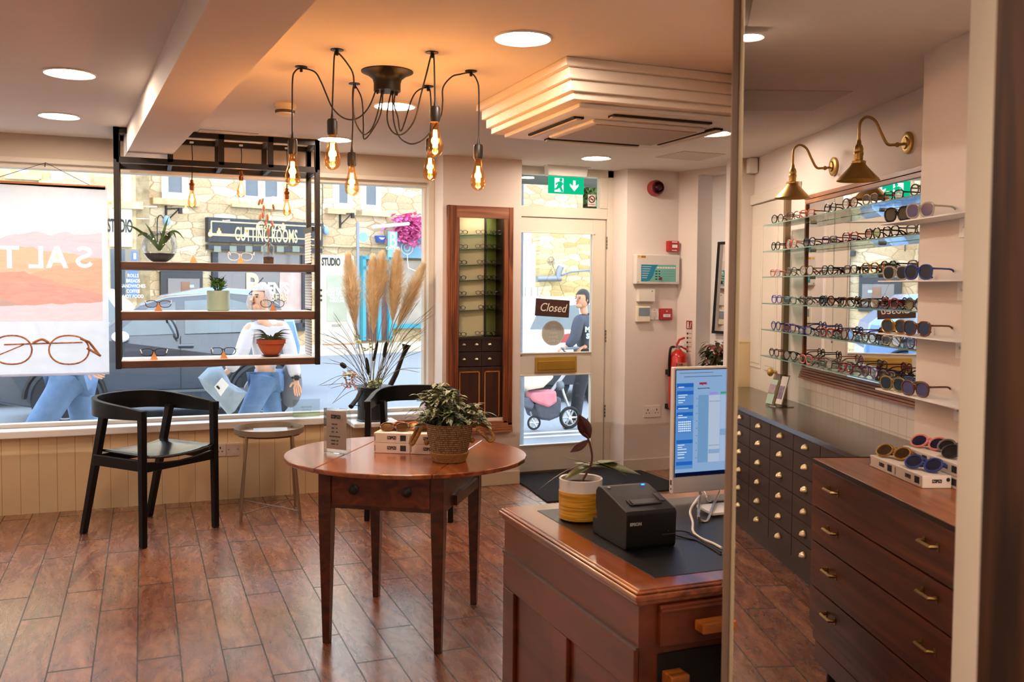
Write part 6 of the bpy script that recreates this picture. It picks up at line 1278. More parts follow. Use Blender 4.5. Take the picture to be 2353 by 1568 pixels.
build('grass_stems',gs,mat('dry_grass','#8c7d5c',.85,col2='#4d4630',scale=30),o)
tz=mat('teasel_black','#1d2222',.9,bump=1,bscale=300)
for (x0,y0,x1,y1,w_) in ((868,785,858,830,.011),(888,785,882,822,.014),(842,822,847,862,.014),(782,835,795,845,.018)):
    a_,b_=PY(x0,y0,wcp.y),PY(x1,y1,wcp.y); build('seed_cone',MB().tube([b_,b_.lerp(a_,.15),b_.lerp(a_,.5),b_.lerp(a_,.85),a_],[w_*.4,w_*.9,w_,w_*.8,w_*.25],10),tz,o); gs2=MB().tube([mouth,b_],.0018,5); build('cone_stem',gs2,mat('dry_grass',0),o)
fl=MB(); 
for (x,y,n_) in ((862,880,26),(800,860,10),(845,800,8),(832,780,8)):
    c=PY(x,y,wcp.y-.06)
    for k_ in range(n_*2): fl.leaf(c+Vector((U(-.045,.045),U(-.02,.02),U(-.02,.02))),(U(-1,1),-1,U(-1,1)),(0,0,1),.026,.022,.1,3)
build('pale_green_petals',fl,mat('hydrangea','#d5dba0',.7,col2='#b5bb78'),o)
fl=MB()
for k_ in range(70): fl.leaf(PY(803,872,wcp.y-.05)+Vector((U(-.045,.045),U(-.03,.03),U(-.06,.06))),(U(-1,1),-1,U(-1,.6)),(0,0,1),.03,.014,.2,3)
build('pink_petals',fl,mat('pink_petal','#d9a08c',.7,col2='#b8705f'),o)
# small acrylic sign in the window
a=PY(673,945,6.55); b=PY(735,973,6.55); t=thing('window_acrylic_sign','small clear sign with a green foot lying on the sill, its lettering facing the street','sign',(a.x,6.55,.5355)); zt0=PY(700,918,6.55).z
build('acrylic_sheet',MB().bx(a.x,b.x,6.55,6.554,.536,zt0),acr,t,False); build('green_strip',MB().bx(a.x+.003,b.x-.003,6.547,6.5495,.537,.557),mat('pale_green','#bfe0b4',.5),t,False)
for s,zz in (('HEARING',.60),('CHECKS',.578)): text(s,.018,((a.x+b.x)/2,6.549,zz),mat('pale_print','#9fb8a8',.5),t,mirror=True)
# ================================================================== STREET
G=-.3
struct('floor_street',MB().bx(-60,70,6.75,90,G-.1,G),mat('asphalt','#8d9196',.9,col2='#777b80',scale=60,bump=.3,bscale=80))
pvm,nt,bb=_new('paving'); tcn=nt.nodes.new('ShaderNodeTexCoord'); bk_=nt.nodes.new('ShaderNodeTexBrick'); bk_.inputs['Scale'].default_value=1; bk_.inputs['Brick Width'].default_value=.9; bk_.inputs['Row Height'].default_value=.6; bk_.inputs['Mortar Size'].default_value=.01; bk_.inputs['Color1'].default_value=lin('#c9bba2'); bk_.inputs['Color2'].default_value=lin('#d6c9b2'); bk_.inputs['Mortar'].default_value=lin('#8f836f')
nt.links.new(tcn.outputs['Object'],bk_.inputs['Vector']); nt.links.new(bk_.outputs[0],bb.inputs['Base Color']); bb.inputs['Roughness'].default_value=.9
struct('floor_pavement',MB().bx(-60,70,6.76,9.3,G,G+.03),pvm)
struct('floor_far_pavement',MB().prism([(-60,-2.6,G),(40,-2.6,G),(40,.6,G),(-60,.6,G)],(0,0,.1)),pvm,F=FA)
build_line=MB().bx(-40,40,9.9,9.98,G,G+.004).bx(-40,40,10.15,10.23,G,G+.004); tag(build('road_marking',build_line,whitem,at=(0,10,G),smooth=False),'pair of white lines painted along the near side of the street','road marking')
# outside wall of our own building above the window is out of view; facade opposite:
st1=rubble('rubble_stone',('#b89d78','#cbb592','#d9c9ab'),'#9c8462',1.9,4.6); st2=stone('ashlar_stone','#d9c29a','#c5ab80','#c9b48f',.8,.3)
def FP(x,y,o=0): return FA.hit(x,y,o)
def frect(mb,x0,y0,x1,y1,o0,o1):
    a,b=FP(x0,y0),FP(x1,y1); return mb.bx(a.x,b.x,o0,o1,b.z,a.z)
bl=thing('stone_building','long honey-coloured rubble stone building with shops across the street','building',(0,0,G),FA)
xl=FP(312,600).x
build('stone_wall',MB().bx(xl,FP(1020,600).x+6,.0,.6,G,9.5),st1,bl,False,F=FA)
wfr=mat('upvc_white','#f2f4f8',.4,var=.02); pane=mat('pane_dark','#5e6872',.12,col2='#3c454e',scale=1.5,spec=.8)
def win(par,x0,y0,x1,y1,mull=0,sill=True,o=0.,F=FA,fr=.16,name='window',hz=0):
    a,b=F.hit(x0,y0,o),F.hit(x1,y1,o); f_=MB(); w_=fr
    f_.bx(a.x,b.x,o-.06,o+.0,b.z,b.z+w_).bx(a.x,b.x,o-.06,o,a.z-w_,a.z).bx(a.x,a.x+w_,o-.06,o,b.z,a.z).bx(b.x-w_,b.x,o-.06,o,b.z,a.z)
    for i in range(mull): xm_=a.x+(b.x-a.x)*(i+1)/(mull+1); f_.bx(xm_-w_*.6,xm_+w_*.6,o-.06,o,b.z,a.z)
    for i in range(hz): zm=b.z+(a.z-b.z)*(i+1)/(hz+1); f_.bx(a.x,b.x,o-.05,o,zm-.04,zm+.04)
    q=build(name,f_,wfr,par,False,F=F); build('pane',MB().bx(a.x+w_*.9,b.x-w_*.9,o-.03,o-.01,b.z+w_*.9,a.z-w_*.9),pane,q,False,F=F)
    if sill: build('sill',MB().bx(a.x-.25,b.x+.25,o-.16,o,b.z-.16,b.z),st2,par,False,F=F)
win(bl,369,330,431,460); win(bl,548,340,648,470,1); win(bl,765,340,808,482); win(bl,828,340,873,486)
dk_=mat('shop_dark','#2b3038',.5,col2='#23272e'); gold=mat('sign_gold','#e3cf9a',.5)
tag_=lambda n,l,c,x,y,o=-.2: thing(n,l,c,tuple(FP(x,y,o)),FA)
s=tag_('shop_sign','long black fascia board reading Gents Cutting Rooms in pale gold letters','shop sign',600,530)
b_=frect(MB(),471,500,733,566,-.22,-.002); build('board',b_,dk_,s,False,F=FA)
bd_=MB(); a,b=FP(476,508),FP(728,553)
for q in ((a.x,b.x,a.z-.03,a.z),(a.x,b.x,b.z,b.z+.03),(a.x,a.x+.03,b.z,a.z),(b.x-.03,b.x,b.z,a.z)): bd_.bx(q[0],q[1],-.235,-.22,q[2],q[3])
build('gold_border',bd_,gold,s,False,F=FA)
c=FP(604,543); text('CUTTING ROOMS',.50,(c.x,-.24,c.z),gold,s,FA,sx=.44,bold=.006); c=FP(606,522); text('Gents',.34,(c.x,-.24,c.z),gold,s,FA,shear=.3,sx=.9)
c=FP(510,540); build('flourish',MB().bx(c.x-.35,c.x+.5,-.24,-.22,c.z,c.z+.02).bx(FP(700,540).x-.1,FP(724,540).x,-.24,-.22,c.z-.2,c.z-.18),gold,s,False,F=FA)
s=tag_('barber_shopfront','dark framed barber shop window with gold Reuben lettering on the glass','shop front',590,680)
build('frame',frect(MB(),472,562,733,582,-.2,-.002),dk_,s,False,F=FA)
fr2=MB(); a,b=FP(484,580),FP(700,752); 
for q in ((a.x,b.x,b.z-.1,b.z+.12),(a.x,a.x+.14,b.z,a.z),(b.x-.14,b.x,b.z,a.z)): fr2.bx(q[0],q[1],-.14,-.002,q[2],q[3])
build('window_surround',fr2,dk_,s,False,F=FA); build('shop_glass',MB().bx(a.x,b.x,-.06,-.02,b.z,a.z),mat('shop_glass','#4a525b',.12,col2='#7a6a60',scale=1.2,spec=.8),s,False,F=FA)
build('painted_reflection',frect(MB(),640,620,698,735,-.075,-.062),mat('brick_reflection','#a07a70',.4,col2='#c9b7b0',scale=3),s,False,F=FA)  # reflection in the shop glass painted as a tinted panel
for i in range(6): build('valance_panel',frect(MB(),484+i*36,566,500+i*36,580,-.215,-.2),mat('valance','#7d8577',.6),s,False,F=FA)
c=FP(579,662); text('R',1.0,(c.x,-.09,c.z),gold,s,FA,bold=.02,sx=.8); c=FP(613,664); text('EUBEN\'S',.42,(c.x,-.09,c.z),mat('sign_cream','#f0e6cf',.5),s,FA,bold=.015,sx=.78); c=FP(620,684); text('BARBERS',.28,(c.x,-.09,c.z),gold,s,FA,sx=.9)
s=tag_('shop_window','small dark shop window with a person-shaped reflection, left of the barber shop','shop front',414,650)
a,b=FP(368,628),FP(461,705); build('window_surround',frect(MB(),366,622,463,706,-.10,-.002),dk_,s,False,F=FA); build('pane',frect(MB(),382,640,455,700,-.12,-.10),mat('shop_glass',0),s,False,F=FA); build('open_sign',frect(MB(),432,655,441,661,-.13,-.12),mat('mint_sign','#a9e0d0',.5),s,False,F=FA)
build('warm_poster',frect(MB(),412,648,432,672,-.13,-.12),mat('poster_brown','#9c7055',.6,col2='#5a4034',scale=4),s,False,F=FA); build('lintel',frect(MB(),360,604,470,626,-.06,-.002),st2,s,False,F=FA)
s=tag_('studio_door','cream framed shop door with a glass panel, the word STUDIO above it','door',768,700)
crm2=mat('studio_cream','#d6cfbc',.5,var=.02)
build('surround',frect(MB(),731,586,806,806,-.16,-.002),crm2,s,False,F=FA); build('door_leaf',frect(MB(),737,620,800,795,-.19,-.16),crm2,s,False,F=FA); build('glass_panel',frect(MB(),743,632,789,738,-.21,-.19),mat('studio_glass','#8e927f',.2,col2='#b7b9a8',scale=2),s,False,F=FA); build('letter_slot',frect(MB(),755,745,775,750,-.21,-.19),mat('steel',0),s,False,F=FA)
c=FP(754,603); text('STUDIO',.30,(c.x,-.17,c.z),inkm,s,FA,sx=.55,bold=.012)
for i in range(5): c=FP(766,664+i*7); text(('HAIR STUDIO','OPEN TUE-SAT','NINE TO FIVE','WALK INS','WELCOME')[i],.1,(c.x,-.215,c.z),whitem,s,FA)
build('door_step',frect(MB(),734,790,803,806,-.5,-.16),mat('brick_step','#b98a6a',.8),s,False,F=FA)
for y in (667,680,690): q=FP(738,y,-.2); build('door_furniture',MB().ell((q.x,-.2,q.z),.035),inkm,s,F=FA)
# turquoise shop
tq=mat('turquoise','#3f9fb5',.5,var=.08); tqf=mat('fascia_blue','#6fa4bd',.5,var=.04)
s=tag_('blue_shopfront','turquoise shop front with a blue fascia across the street, right of the studio door','shop front',900,690)
build('door_frame',frect(MB(),826,588,893,598,-.2,-.002).add([],[]),tq,s,False,F=FA); m_=MB(); 
for q in ((826,590,833,782),(861,590,868,782),(886,590,893,782),(826,612,893,622),(893,745,1010,752)): frect(m_,*q,-.2,-.002)
build('posts',m_,tq,s,False,F=FA); build('door_glass',frect(MB(),831,598,888,782,-.08,-.02),mat('shop_dark_glass','#3f3a3d',.2,col2='#8a5d55',scale=2.5),s,False,F=FA); build('bay_glass',frect(MB(),893,598,1010,748,-.10,-.02),mat('shop_bay','#8a8078',.2,col2='#cfc4b8',scale=1.6),s,False,F=FA)
build('fascia',frect(MB(),890,535,1010,596,-.3,-.002),tqf,s,False,F=FA); c=FP(962,562); text('B',.75,(c.x,-.31,c.z),whitem,s,FA,sx=.7)
c=FP(922,570); build('rose_emblem',MB().ring((c.x,-.31,c.z),.2,.012,(0,1,0),20,5).ring((c.x,-.31,c.z),.1,.012,(0,1,0),16,5).tube([(c.x,-.31,c.z-.2),(c.x+.05,-.31,c.z-.6),(c.x+.5,-.31,c.z-.75)],.012,5),whitem,s,F=FA)
s=tag_('hanging_banner','narrow blue hanging shop banner with a white letter B and CAKE AND','shop sign',902,562,-1.2); a,b=FA.hit(891,532,-1.2),FA.hit(912,592,-1.2); build('banner',MB().bx(a.x,b.x,-1.22,-1.19,b.z,a.z),tqf,s,False,F=FA); text('B',.62,((a.x+b.x)/2,-1.23,(a.z+b.z)/2+.1),whitem,s,FA,sx=.7); text('CAKE AND',.12,((a.x+b.x)/2,-1.23,b.z+.25),whitem,s,FA,sx=.75)
build('bracket_arm',MB().tube([(a.x-.5,-1.2,a.z+.1),(b.x+.4,-1.2,a.z+.25)],.045,8).tube([(b.x+.4,-1.2,a.z+.25),(b.x+.4,0,a.z+.25)],.03,6),whitem,s,F=FA)
random.seed(31); fb=MB(); s=tag_('bougainvillea','mass of bright pink blossom climbing over the blue shop fascia','flowers',935,520,-.5)
for i in range(900):
    px,py=random.gauss(938,17),random.gauss(528,16)
    if py<490+abs(px-940)*.1: continue
    q=FA.hit(px,py,-.5+U(-.35,.3)); fb.leaf(q,(U(-1,1),-1,U(-1,1)),(0,0,1),U(.12,.2),U(.1,.18),.1,2)
build('blossom',fb,mat('blossom_pink','#f07fb8',.7,col2='#c9478c',scale=8,),s,F=FA)
s=tag_('alarm_box','blue and white burglar alarm box on the stone wall','alarm box',870,550,-.15); a,b=FP(860,542),FP(881,558); build('housing',MB().prism([(a.x,-.002,a.z),(b.x,-.002,a.z),(b.x-.05,-.002,b.z),(a.x+.05,-.002,b.z)],(0,-.16,0)),mat('alarm_blue','#3b5fb5',.4),s,False,F=FA); build('white_face',MB().prism([(a.x+.05,-.165,a.z-.05),(b.x-.05,-.165,a.z-.05),(b.x-.12,-.165,b.z+.08),(a.x+.12,-.165,b.z+.08)],(0,-.01,0)),whitem,s,False,F=FA)
s=tag_('round_sign','round pale cyan sign on a thin grey street pole','street sign',835,545,-2.); c=FA.hit(835,545,-2.); build('disc',MB().lathe([(.0001,0),(.13,0),(.13,.02),(.0001,.02)],tuple(c),24,RX),mat('cyan_sign','#7fd8e6',.5),s,F=FA)
p=FA.hit(822,700,-2.05); t_=FA.hit(822,512,-2.05); tag(build('street_pole',MB().cyl((p.x,-2.05,G),(p.x,-2.05,t_.z),.045,n=10),mat('pole_grey','#8b9098',.5,.5),at=(p.x,-2.05,G),F=FA),'thin grey street pole in front of the turquoise shop','pole')
for (x,y,lb_) in ((786,502,'black iron wall bracket under the right-hand upper windows'),(388,492,'small iron bracket on the stone wall left of the black fascia')):
    s=tag_('wall_bracket',lb_,'wall bracket',x,y); q=FP(x,y); build('iron_arms',MB().bx(q.x-.1,q.x-.06,-.06,-.002,q.z-.28,q.z+.2).tube([(q.x-.08,-.04,q.z+.12),(q.x+.16,-.25,q.z+.13)],.02,6).tube([(q.x-.08,-.04,q.z-.2),(q.x+.15,-.22,q.z+.1)],.018,6).bx(q.x+.15,q.x+.23,-.3,-.22,q.z,q.z+.15),inkm,s,False,F=FA)
s=tag_('outdoor_lamp','small white and blue lamp bulb on a looping cable against the stone wall','lamp',376,508); q=FP(376,508); build('cable',MB().tube(cr([FP(362,560,-.05),FP(362,505,-.1),FP(370,495,-.2),FP(376,503,-.2)],6),.014,5),inkm,s,F=FA); build('bulb',MB().ell((q.x,-.2,q.z),(.09,.09,.13)),mat('lamp_blue','#8fb3d9',.3),s,F=FA)
s=tag_('outdoor_lamp','small blue hanging bulb on a cable above the studio door','lamp',744,530); q=FP(744,530); build('cable',MB().tube([FP(741,420,-.06),FP(740,505,-.06),FP(744,524,-.1)],.012,5),inkm,s,F=FA); build('bulb',MB().ell((q.x,-.12,q.z),(.09,.09,.13)),mat('lamp_blue',0),s,F=FA)
build('string_course',frect(MB(),806,565,893,571,-.14,-.002),st2,bl,False,F=FA); build('string_course',frect(MB(),735,563,806,569,-.14,-.002),st2,bl,False,F=FA)
# left-hand building, set slightly forward
FL_=Frame(FA.m@Vector((xl,-1.0,0)),math.radians(6)); lbg=thing('corner_building','pale dressed stone building on the left with white sash windows and a cream shop panel','building',(0,0,G),FL_)
build('stone_wall',MB().bx(-26,.0,0,.6,G,10),st2,lbg,False,F=FL_); build('return_wall',MB().bx(-.3,0,0,1.6,G,10),st2,lbg,False,F=FL_)
def win2(x0,y0,x1,y1,**k_): win(lbg,x0,y0,x1,y1,F=FL_,**k_)
win2(117,378,147,416,mull=1,hz=1,fr=.1); win2(40,372,66,398,mull=0,hz=0,fr=.1); win2(281,370,301,465,fr=.1)
a,b=FL_.hit(251,470,-.05),FL_.hit(304,568,-.05); build('cream_panel',MB().bx(a.x,min(b.x,-.02),-.08,-.002,b.z,a.z),crm2,lbg,False,F=FL_); c=FL_.hit(263,520,-.09); text('STUDIO',.42,(c.x+.12,-.09,c.z),inkm,lbg,FL_,sx=.36,bold=.012)
a,b=FL_.hit(253,572,0),FL_.hit(288,682,0); build('shop_window',MB().bx(a.x,b.x,-.05,-.002,b.z,a.z),pane,lbg,False,F=FL_); build('grey_panel',MB().bx(b.x,b.x+.3,-.05,-.002,b.z,a.z),mat('stone_grey','#8d867b',.8),lbg,False,F=FL_)
s=tag_('blue_banner','narrow blue vertical shop banner with white lettering on the corner building','shop sign',305,650,-.3); a,b=FA.hit(294,622,-1.3),FA.hit(316,684,-1.3); build('banner',MB().bx(a.x,b.x,-1.32,-1.29,b.z,a.z),mat('banner_blue','#5d79b8',.6),s,False,F=FA)
for i,w_ in enumerate(('ROLLS','BREADS','SANDWICHES','COFFEE','HOT FOOD')): text(w_,.11,((a.x+b.x)/2,-1.33,a.z-.12-i*.15*(a.z-b.z)/.78),whitem,s,FA,sx=.8)
s=tag_('notice_board','small framed notice on the stone wall above the blue banner','notice',309,602,-.3); a,b=FA.hit(302,578,-1.3),FA.hit(316,600,-1.3); build('frame',MB().bx(a.x,b.x,-1.32,-1.29,b.z,a.z),mat('banner_blue',0),s,False,F=FA); build('sheet',MB().bx(a.x+.04,b.x-.04,-1.33,-1.32,b.z+.04,a.z-.04),whitem,s,False,F=FA)
# wall seen through the door
YD=24.
bd2=thing('yellow_stone_house','side of a yellow stone house seen through the entrance door','building',(10,YD,G)); st3=rubble('coursed_stone',('#b79c66','#d6bf88','#e6d6ac'),'#a0875a',2.3,6.5)
a,b=PY(1241,520,YD),PY(1420,720,YD); build('stone_wall',MB().bx(a.x,a.x+9,YD,YD+.5,G,a.z+.5),st3,bd2,False)
dp2=PY(1290,643,YD-.2); build('drain_pipe',MB().tube([PY(1234,641,YD-.2),PY(1288,640,YD-.2)],.09,10).tube(cr([PY(1281,640,YD-.2),PY(1284,625,YD-.2),PY(1289,613,YD-.2)],3),.09,10).tube([PY(1290,633,YD-.15),PY(1310,625,YD-.15),PY(1370,620,YD-.15)],.03,6),mat('pole_grey',0),bd2)
a,b=PY(1192,560,YD+.5),PY(1242,662,YD+.5); tag(build('rendered_wall',MB().bx(a.x-1.3,b.x+.3,YD+.3,YD+.8,G,a.z),whitem,at=(a.x,YD+.3,G),smooth=False),'plain white rendered wall left of the yellow stone house','wall')
a=PY(1192,660,YD-1); b=PY(1240,660,YD-1); tag(build('timber_fence',MB().bx(a.x-1.2,b.x,YD-1,YD-.9,G,a.z),stripes('fence','#b5ab9d','#8d8376',0,.18,.02),at=(a.x,YD-1,G),smooth=False),'grey vertical board fence below the white wall','fence')
tre=thing('tree','leafy green tree behind the white wall, seen in the glass over the door','tree',(14,34,G)); random.seed(4); lf=MB()
for i in range(2600):
    px,py=U(1185,1385),U(395,500); q=PY(px,py,34+U(-2,2)); lf.leaf(q,(U(-1,1),U(-1,1),U(-1,.5)),(0,0,1),U(.3,.6),U(.2,.35),.2,2)
build('foliage',lf,mat('tree_leaf','#7f9455',.7,col2='#43592f',scale=1.),tre); tb_=PY(1290,600,34); build('trunk',MB().cyl((tb_.x,34,G),(tb_.x,34,tb_.z+3),.4,.25,12),mat('bark','#5a4a3a',.9),tre)
a,b=PY(1186,380,7.4),PY(1400,430,7.4); struct('trim_fascia_outside',MB().bx(a.x-.2,b.x+.6,7.3,7.5,b.z,b.z+.5),mat('fascia_out','#4d4b3e',.7,col2='#3b3a30'))
lp=PY(1193,700,8.3); tag(build('street_post',MB().cyl((lp.x-.02,8.3,G+.03),(lp.x-.02,8.3,3.2),.055,n=16).cyl((lp.x-.02,8.3,G),(lp.x-.02,8.3,PY(1193,850,8.3).z),.075,n=16),mat('post_grey','#4c525a',.5,.4,col2='#6b727b',scale=30),at=(lp.x,8.3,G)),'dark grey iron street post right outside the entrance door','post')
a=PY(1200,536,12.); tag(build('road_sign_back',MB().bx(a.x-.1,a.x+.14,12,12.03,PY(1200,562,12.).z,a.z+.05).cyl((a.x-.1,12.05,G),(a.x-.1,12.05,a.z),.03),mat('sign_back','#a9b3bd',.5,.3),at=(a.x,12,G)),'back of a small grey road sign behind the street post','street sign')
# ---------------- cars
tyre=mat('tyre','#202225',.85); alloy=mat('alloy','#6d7177',.35,.8); lampr=mat('tail_lamp','#a83038',.3); 
def car(name,label,F,L,Hc,Wd,paint,dark,side,wheels,gl=None,wb=None,mirror_=True):
    """side: list of (x,z) along the silhouette, nose at x=0; body mirrored across width"""
    t=thing(name,label,'car',(0,0,0),F); 
    body=[(x,z) for x,z in side['body']]; n=len(body)
    v=[];f=[]
    # cross-section: sills in, waist out, roof in
    def half(z): 
        w_=Wd/2; 
        return w_*(.93 if z<.3 else 1.0 if z<side['waist'] else 1-.22*(z-side['waist'])/(Hc-side['waist']))
    m_=MB(); P=[]
    for yy in (-1,1): P.append([Vector((x,Wd/2+yy*half(z),z)) for x,z in body])
    k=n; vv=P[0]+P[1]; ff=[tuple(range(k)),tuple(range(2*k-1,k-1,-1))]+[(i,i+k,(i+1)%k+k,(i+1)%k) for i in range(k)]
    # split side with horizontal waist for tumblehome
    b=build('body',MB().add(vv,ff),paint,t,False,F=F,bevel=.03)
    for gpoly in side['glass']:
        mid=[Vector((x,Wd/2-half(z)-.006,z)) for x,z in gpoly]; build('side_window',MB().add(mid+[p+Vector((0,.004,0)) for p in mid],[tuple(range(len(mid)))[::-1],tuple(range(len(mid),2*len(mid)))]+[(i,(i+1)%len(mid),(i+1)%len(mid)+len(mid),i+len(mid)) for i in range(len(mid))]),gl or mat('car_glass','#5d7078',.06,col2='#2f3b40',scale=3,spec=1.),t,False,F=F)
    for (x,r) in wheels:
        for yy in (0,Wd):
            w_=build('wheel',MB().lathe([(r*.6,-.1),(r*.93,-.11),(r,-.08),(r,.08),(r*.93,.11),(r*.6,.1)],(x,yy+(.1 if yy==0 else -.1),r),30,RX),tyre,t,F=F)
            yo=yy-.005 if yy==0 else yy+.005; sp=MB().lathe([(.0001,.0),(r*.13,.0),(r*.13,.02),(.0001,.02)],(x,yo,r),16,RX)
            for k_ in range(5):
                a_=2*PI*k_/5+.3; d=Vector((math.cos(a_),0,math.sin(a_))); sp.prism([Vector((x,yo,r))+d*r*.1+Vector((-d.z,0,d.x))*r*.09,Vector((x,yo,r))+d*r*.62+Vector((-d.z,0,d.x))*r*.14,Vector((x,yo,r))+d*r*.62-Vector((-d.z,0,d.x))*r*.14,Vector((x,yo,r))+d*r*.1-Vector((-d.z,0,d.x))*r*.09],(0,-.02,0))
            sp.ring((x,yo,r),r*.64,r*.045,(0,1,0),30,6); build('rim',sp,alloy,w_,F=F); build('rim_dark',MB().lathe([(.0001,0),(r*.6,0),(r*.6,.01),(.0001,.01)],(x,yo+(.03 if yy==0 else -.03),r),24,RX),inkm,w_,F=F); build('hub_cap',MB().lathe([(.0001,0),(r*.1,0),(r*.1,.012),(.0001,.012)],(x,yo-.02,r),16,RX),mat('hub_red','#a04048',.4) if name=='dark_car' else alloy,w_,F=F)
        a=[Vector((x+math.cos(q)*r*1.17,-.012,r+math.sin(q)*r*1.17)) for q in [PI*i/14-.05 for i in range(15)]]; build('wheel_arch',MB().tube(a,.03,6),blackm,t,F=F)
    if mirror_: build('door_mirror',MB().ell((side['mir'][0],-.08,side['mir'][1]),(.10,.09,.07)),side.get('mirm',paint),t,F=F)
    return t
gp_=mat('paint_dark','#39414c',.16,.3,var=.2,scale=1.5,coat=1.)
CY=12.2
cx0=PY(150,930,CY).x; wr_=.375
zr=lambda y: PY(400,y,CY).z-G
tx=lambda x:(x if x<3.36 else 3.36+(x-3.36)*.45)*.905
CFr=Frame((cx0-tx(.82),CY,G),math.radians(0))
sd_={'waist':.95,'body':[(.05,.35),(.0,.6),(.06,.85),(.35,1.0),(.85,1.08),(1.15,1.12),(1.75,1.50),(2.1,1.60),(2.9,1.66),(3.5,1.62),(3.95,1.50),(4.18,1.12),(4.22,.75),(4.15,.35),(3.75,.28),(1.3,.24),(.4,.28)],
 'glass':[[(1.40,1.12),(1.86,1.47),(2.2,1.54),(2.2,1.14)],[(2.32,1.14),(2.32,1.55),(2.9,1.58),(3.15,1.52),(3.25,1.16)],[(3.33,1.17),(3.28,1.50),(3.62,1.46),(3.8,1.22)]],'mir':(1.5,1.12),'mirm':whitem}
sd_={'waist':sd_['waist'],'body':[(tx(x),z) for x,z in sd_['body']],'glass':[[(tx(x),z) for x,z in g] for g in sd_['glass']],'mir':(tx(1.5),1.12),'mirm':whitem}
dc_=car('dark_car','dark grey car parked in the street right behind the hanging shelf, nose to the left',CFr,4.2,1.66,1.78,gp_,0,sd_,[(tx(.82),wr_),(tx(3.36),wr_)])
dl=MB()
for x in (tx(2.26),tx(3.29)): dl.bx(x-.004,x+.004,-.012,-.004,.45,1.12)
build('door_gap',dl,inkm,dc_,False,F=CFr); build('door_handle',MB().tube([(2.02,-.02,1.0),(2.2,-.03,1.0)],.018,8).tube([(2.75,-.02,1.02),(2.90,-.03,1.02)],.018,8),alloy,dc_,F=CFr); build('sill_trim',MB().bx(1.3,2.9,-.02,0,.42,.45),alloy,dc_,False,F=CFr); build('headlamp',MB().ell((.25,.12,.82),(.22,.15,.09)),mat('lamp_glass','#cfd8de',.1),dc_,F=CFr)
build('aerial',MB().tube([(2.95,.9,1.62),(3.15,.9,1.86)],.008,5),inkm,dc_,F=CFr); build('steering_wheel',MB().ring((1.95,-.02,1.22),.14,.012,(1,.3,.4),20,6),inkm,dc_,F=CFr)
bx4=PY(690,690,14.9).x-3.28; BF2=Frame((bx4,14.9,G),0); sdb={'waist':1.0,'body':[(.0,.35),(-.02,.9),(.4,1.08),(.9,1.15),(1.5,1.58),(2.4,1.72),(3.2,1.68),(3.9,1.2),(4.,.8),(3.95,.35)],'glass':[[(1.2,1.18),(1.62,1.52),(2.2,1.6),(2.2,1.2)],[(2.3,1.2),(2.3,1.6),(3.1,1.57),(3.4,1.2)]],'mir':(1.2,1.15)}
sdb={'waist':1.0,'body':[(x*.82,z) for x,z in sdb['body']],'glass':[[(x*.82,z) for x,z in g] for g in sdb['glass']],'mir':(1.0,1.15)}
car('blue_car','pale blue car whose roof shows just behind the dark grey car',BF2,4,1.72,1.75,mat('paint_blue','#7fa3d8',.2,.2,var=.1,coat=1.),0,sdb,[(.66,.36),(2.62,.36)])
wx4=PY(20,760,13.6).x; WF2=Frame((wx4-1.4,14.6,G),math.radians(1)); car('white_car','white car at the far left, mostly hidden behind the poster',WF2,4,1.66,1.75,mat('paint_white','#e6ecf2',.2,0,var=.03,coat=1.),0,dict(sdb,mir=(1.0,1.15)),[(.66,.36),(2.62,.36)])
# white car rear through door
RY=13.0; a=PY(1192,805,RY); b=PY(1358,690,RY); RF2=Frame((a.x-.3,RY,G),math.radians(-12)); t=thing('white_estate_car','white car seen from behind through the door glass, with a yellow rear number plate','car',(0,0,0),RF2)
zz=lambda y: PY(1250,y,RY).z-G
pw=mat('paint_white2','#eceff4',.2,0,var=.03,coat=1.); W2_=1.8
# side profile extruded across width; car points away to the right
pf=[(-.05,.45),(-.08,.75),(-.02,1.0),(.25,1.45),(.7,1.6),(2.2,1.62),(3.0,1.12),(3.9,.95),(4.1,.4),(.1,.35)]
build('body',MB().prism([(x,0,z) for x,z in pf],(0,1.8,0)),pw,t,False,F=RF2,bevel=.06); build('side_window',MB().prism([(x,-.01,z) for x,z in ((.45,1.12),(.6,1.45),(1.2,1.5),(1.25,1.12))],(0,.01,0)).prism([(x,-.01,z) for x,z in ((1.35,1.12),(1.33,1.5),(2.1,1.5),(2.6,1.12))],(0,.01,0)),mat('car_glass',0),t,False,F=RF2)
build('number_plate',MB().box((.28,-.012,.80),(.5,.02,.12)),mat('plate_yellow','#e6b92c',.4),t,False,F=RF2); text('P2 MEC',.11,(.28,-.025,.80),inkm,t,RF2,sx=.9,bold=.004)
build('tail_lamp',MB().prism([(.75,-.01,1.0),(1.05,-.01,1.06),(1.55,-.01,1.0),(1.5,-.01,.93),(.9,-.01,.92)],(0,-.02,0)),lampr,t,False,F=RF2); build('bumper',MB().bx(-.1,1.9,-.05,0,.28,.5),mat('bumper_dark','#2a2c30',.6),t,False,F=RF2); build('red_strip',MB().bx(.9,1.3,-.055,-.05,.46,.5),lampr,t,False,F=RF2)
for x in (.75,3.1): build('wheel',MB().lathe([(.0001,-.1),(.3,-.1),(.33,-.06),(.33,.1),(.0001,.1)],(x,.08,.33),24,RX),tyre,t,F=RF2)
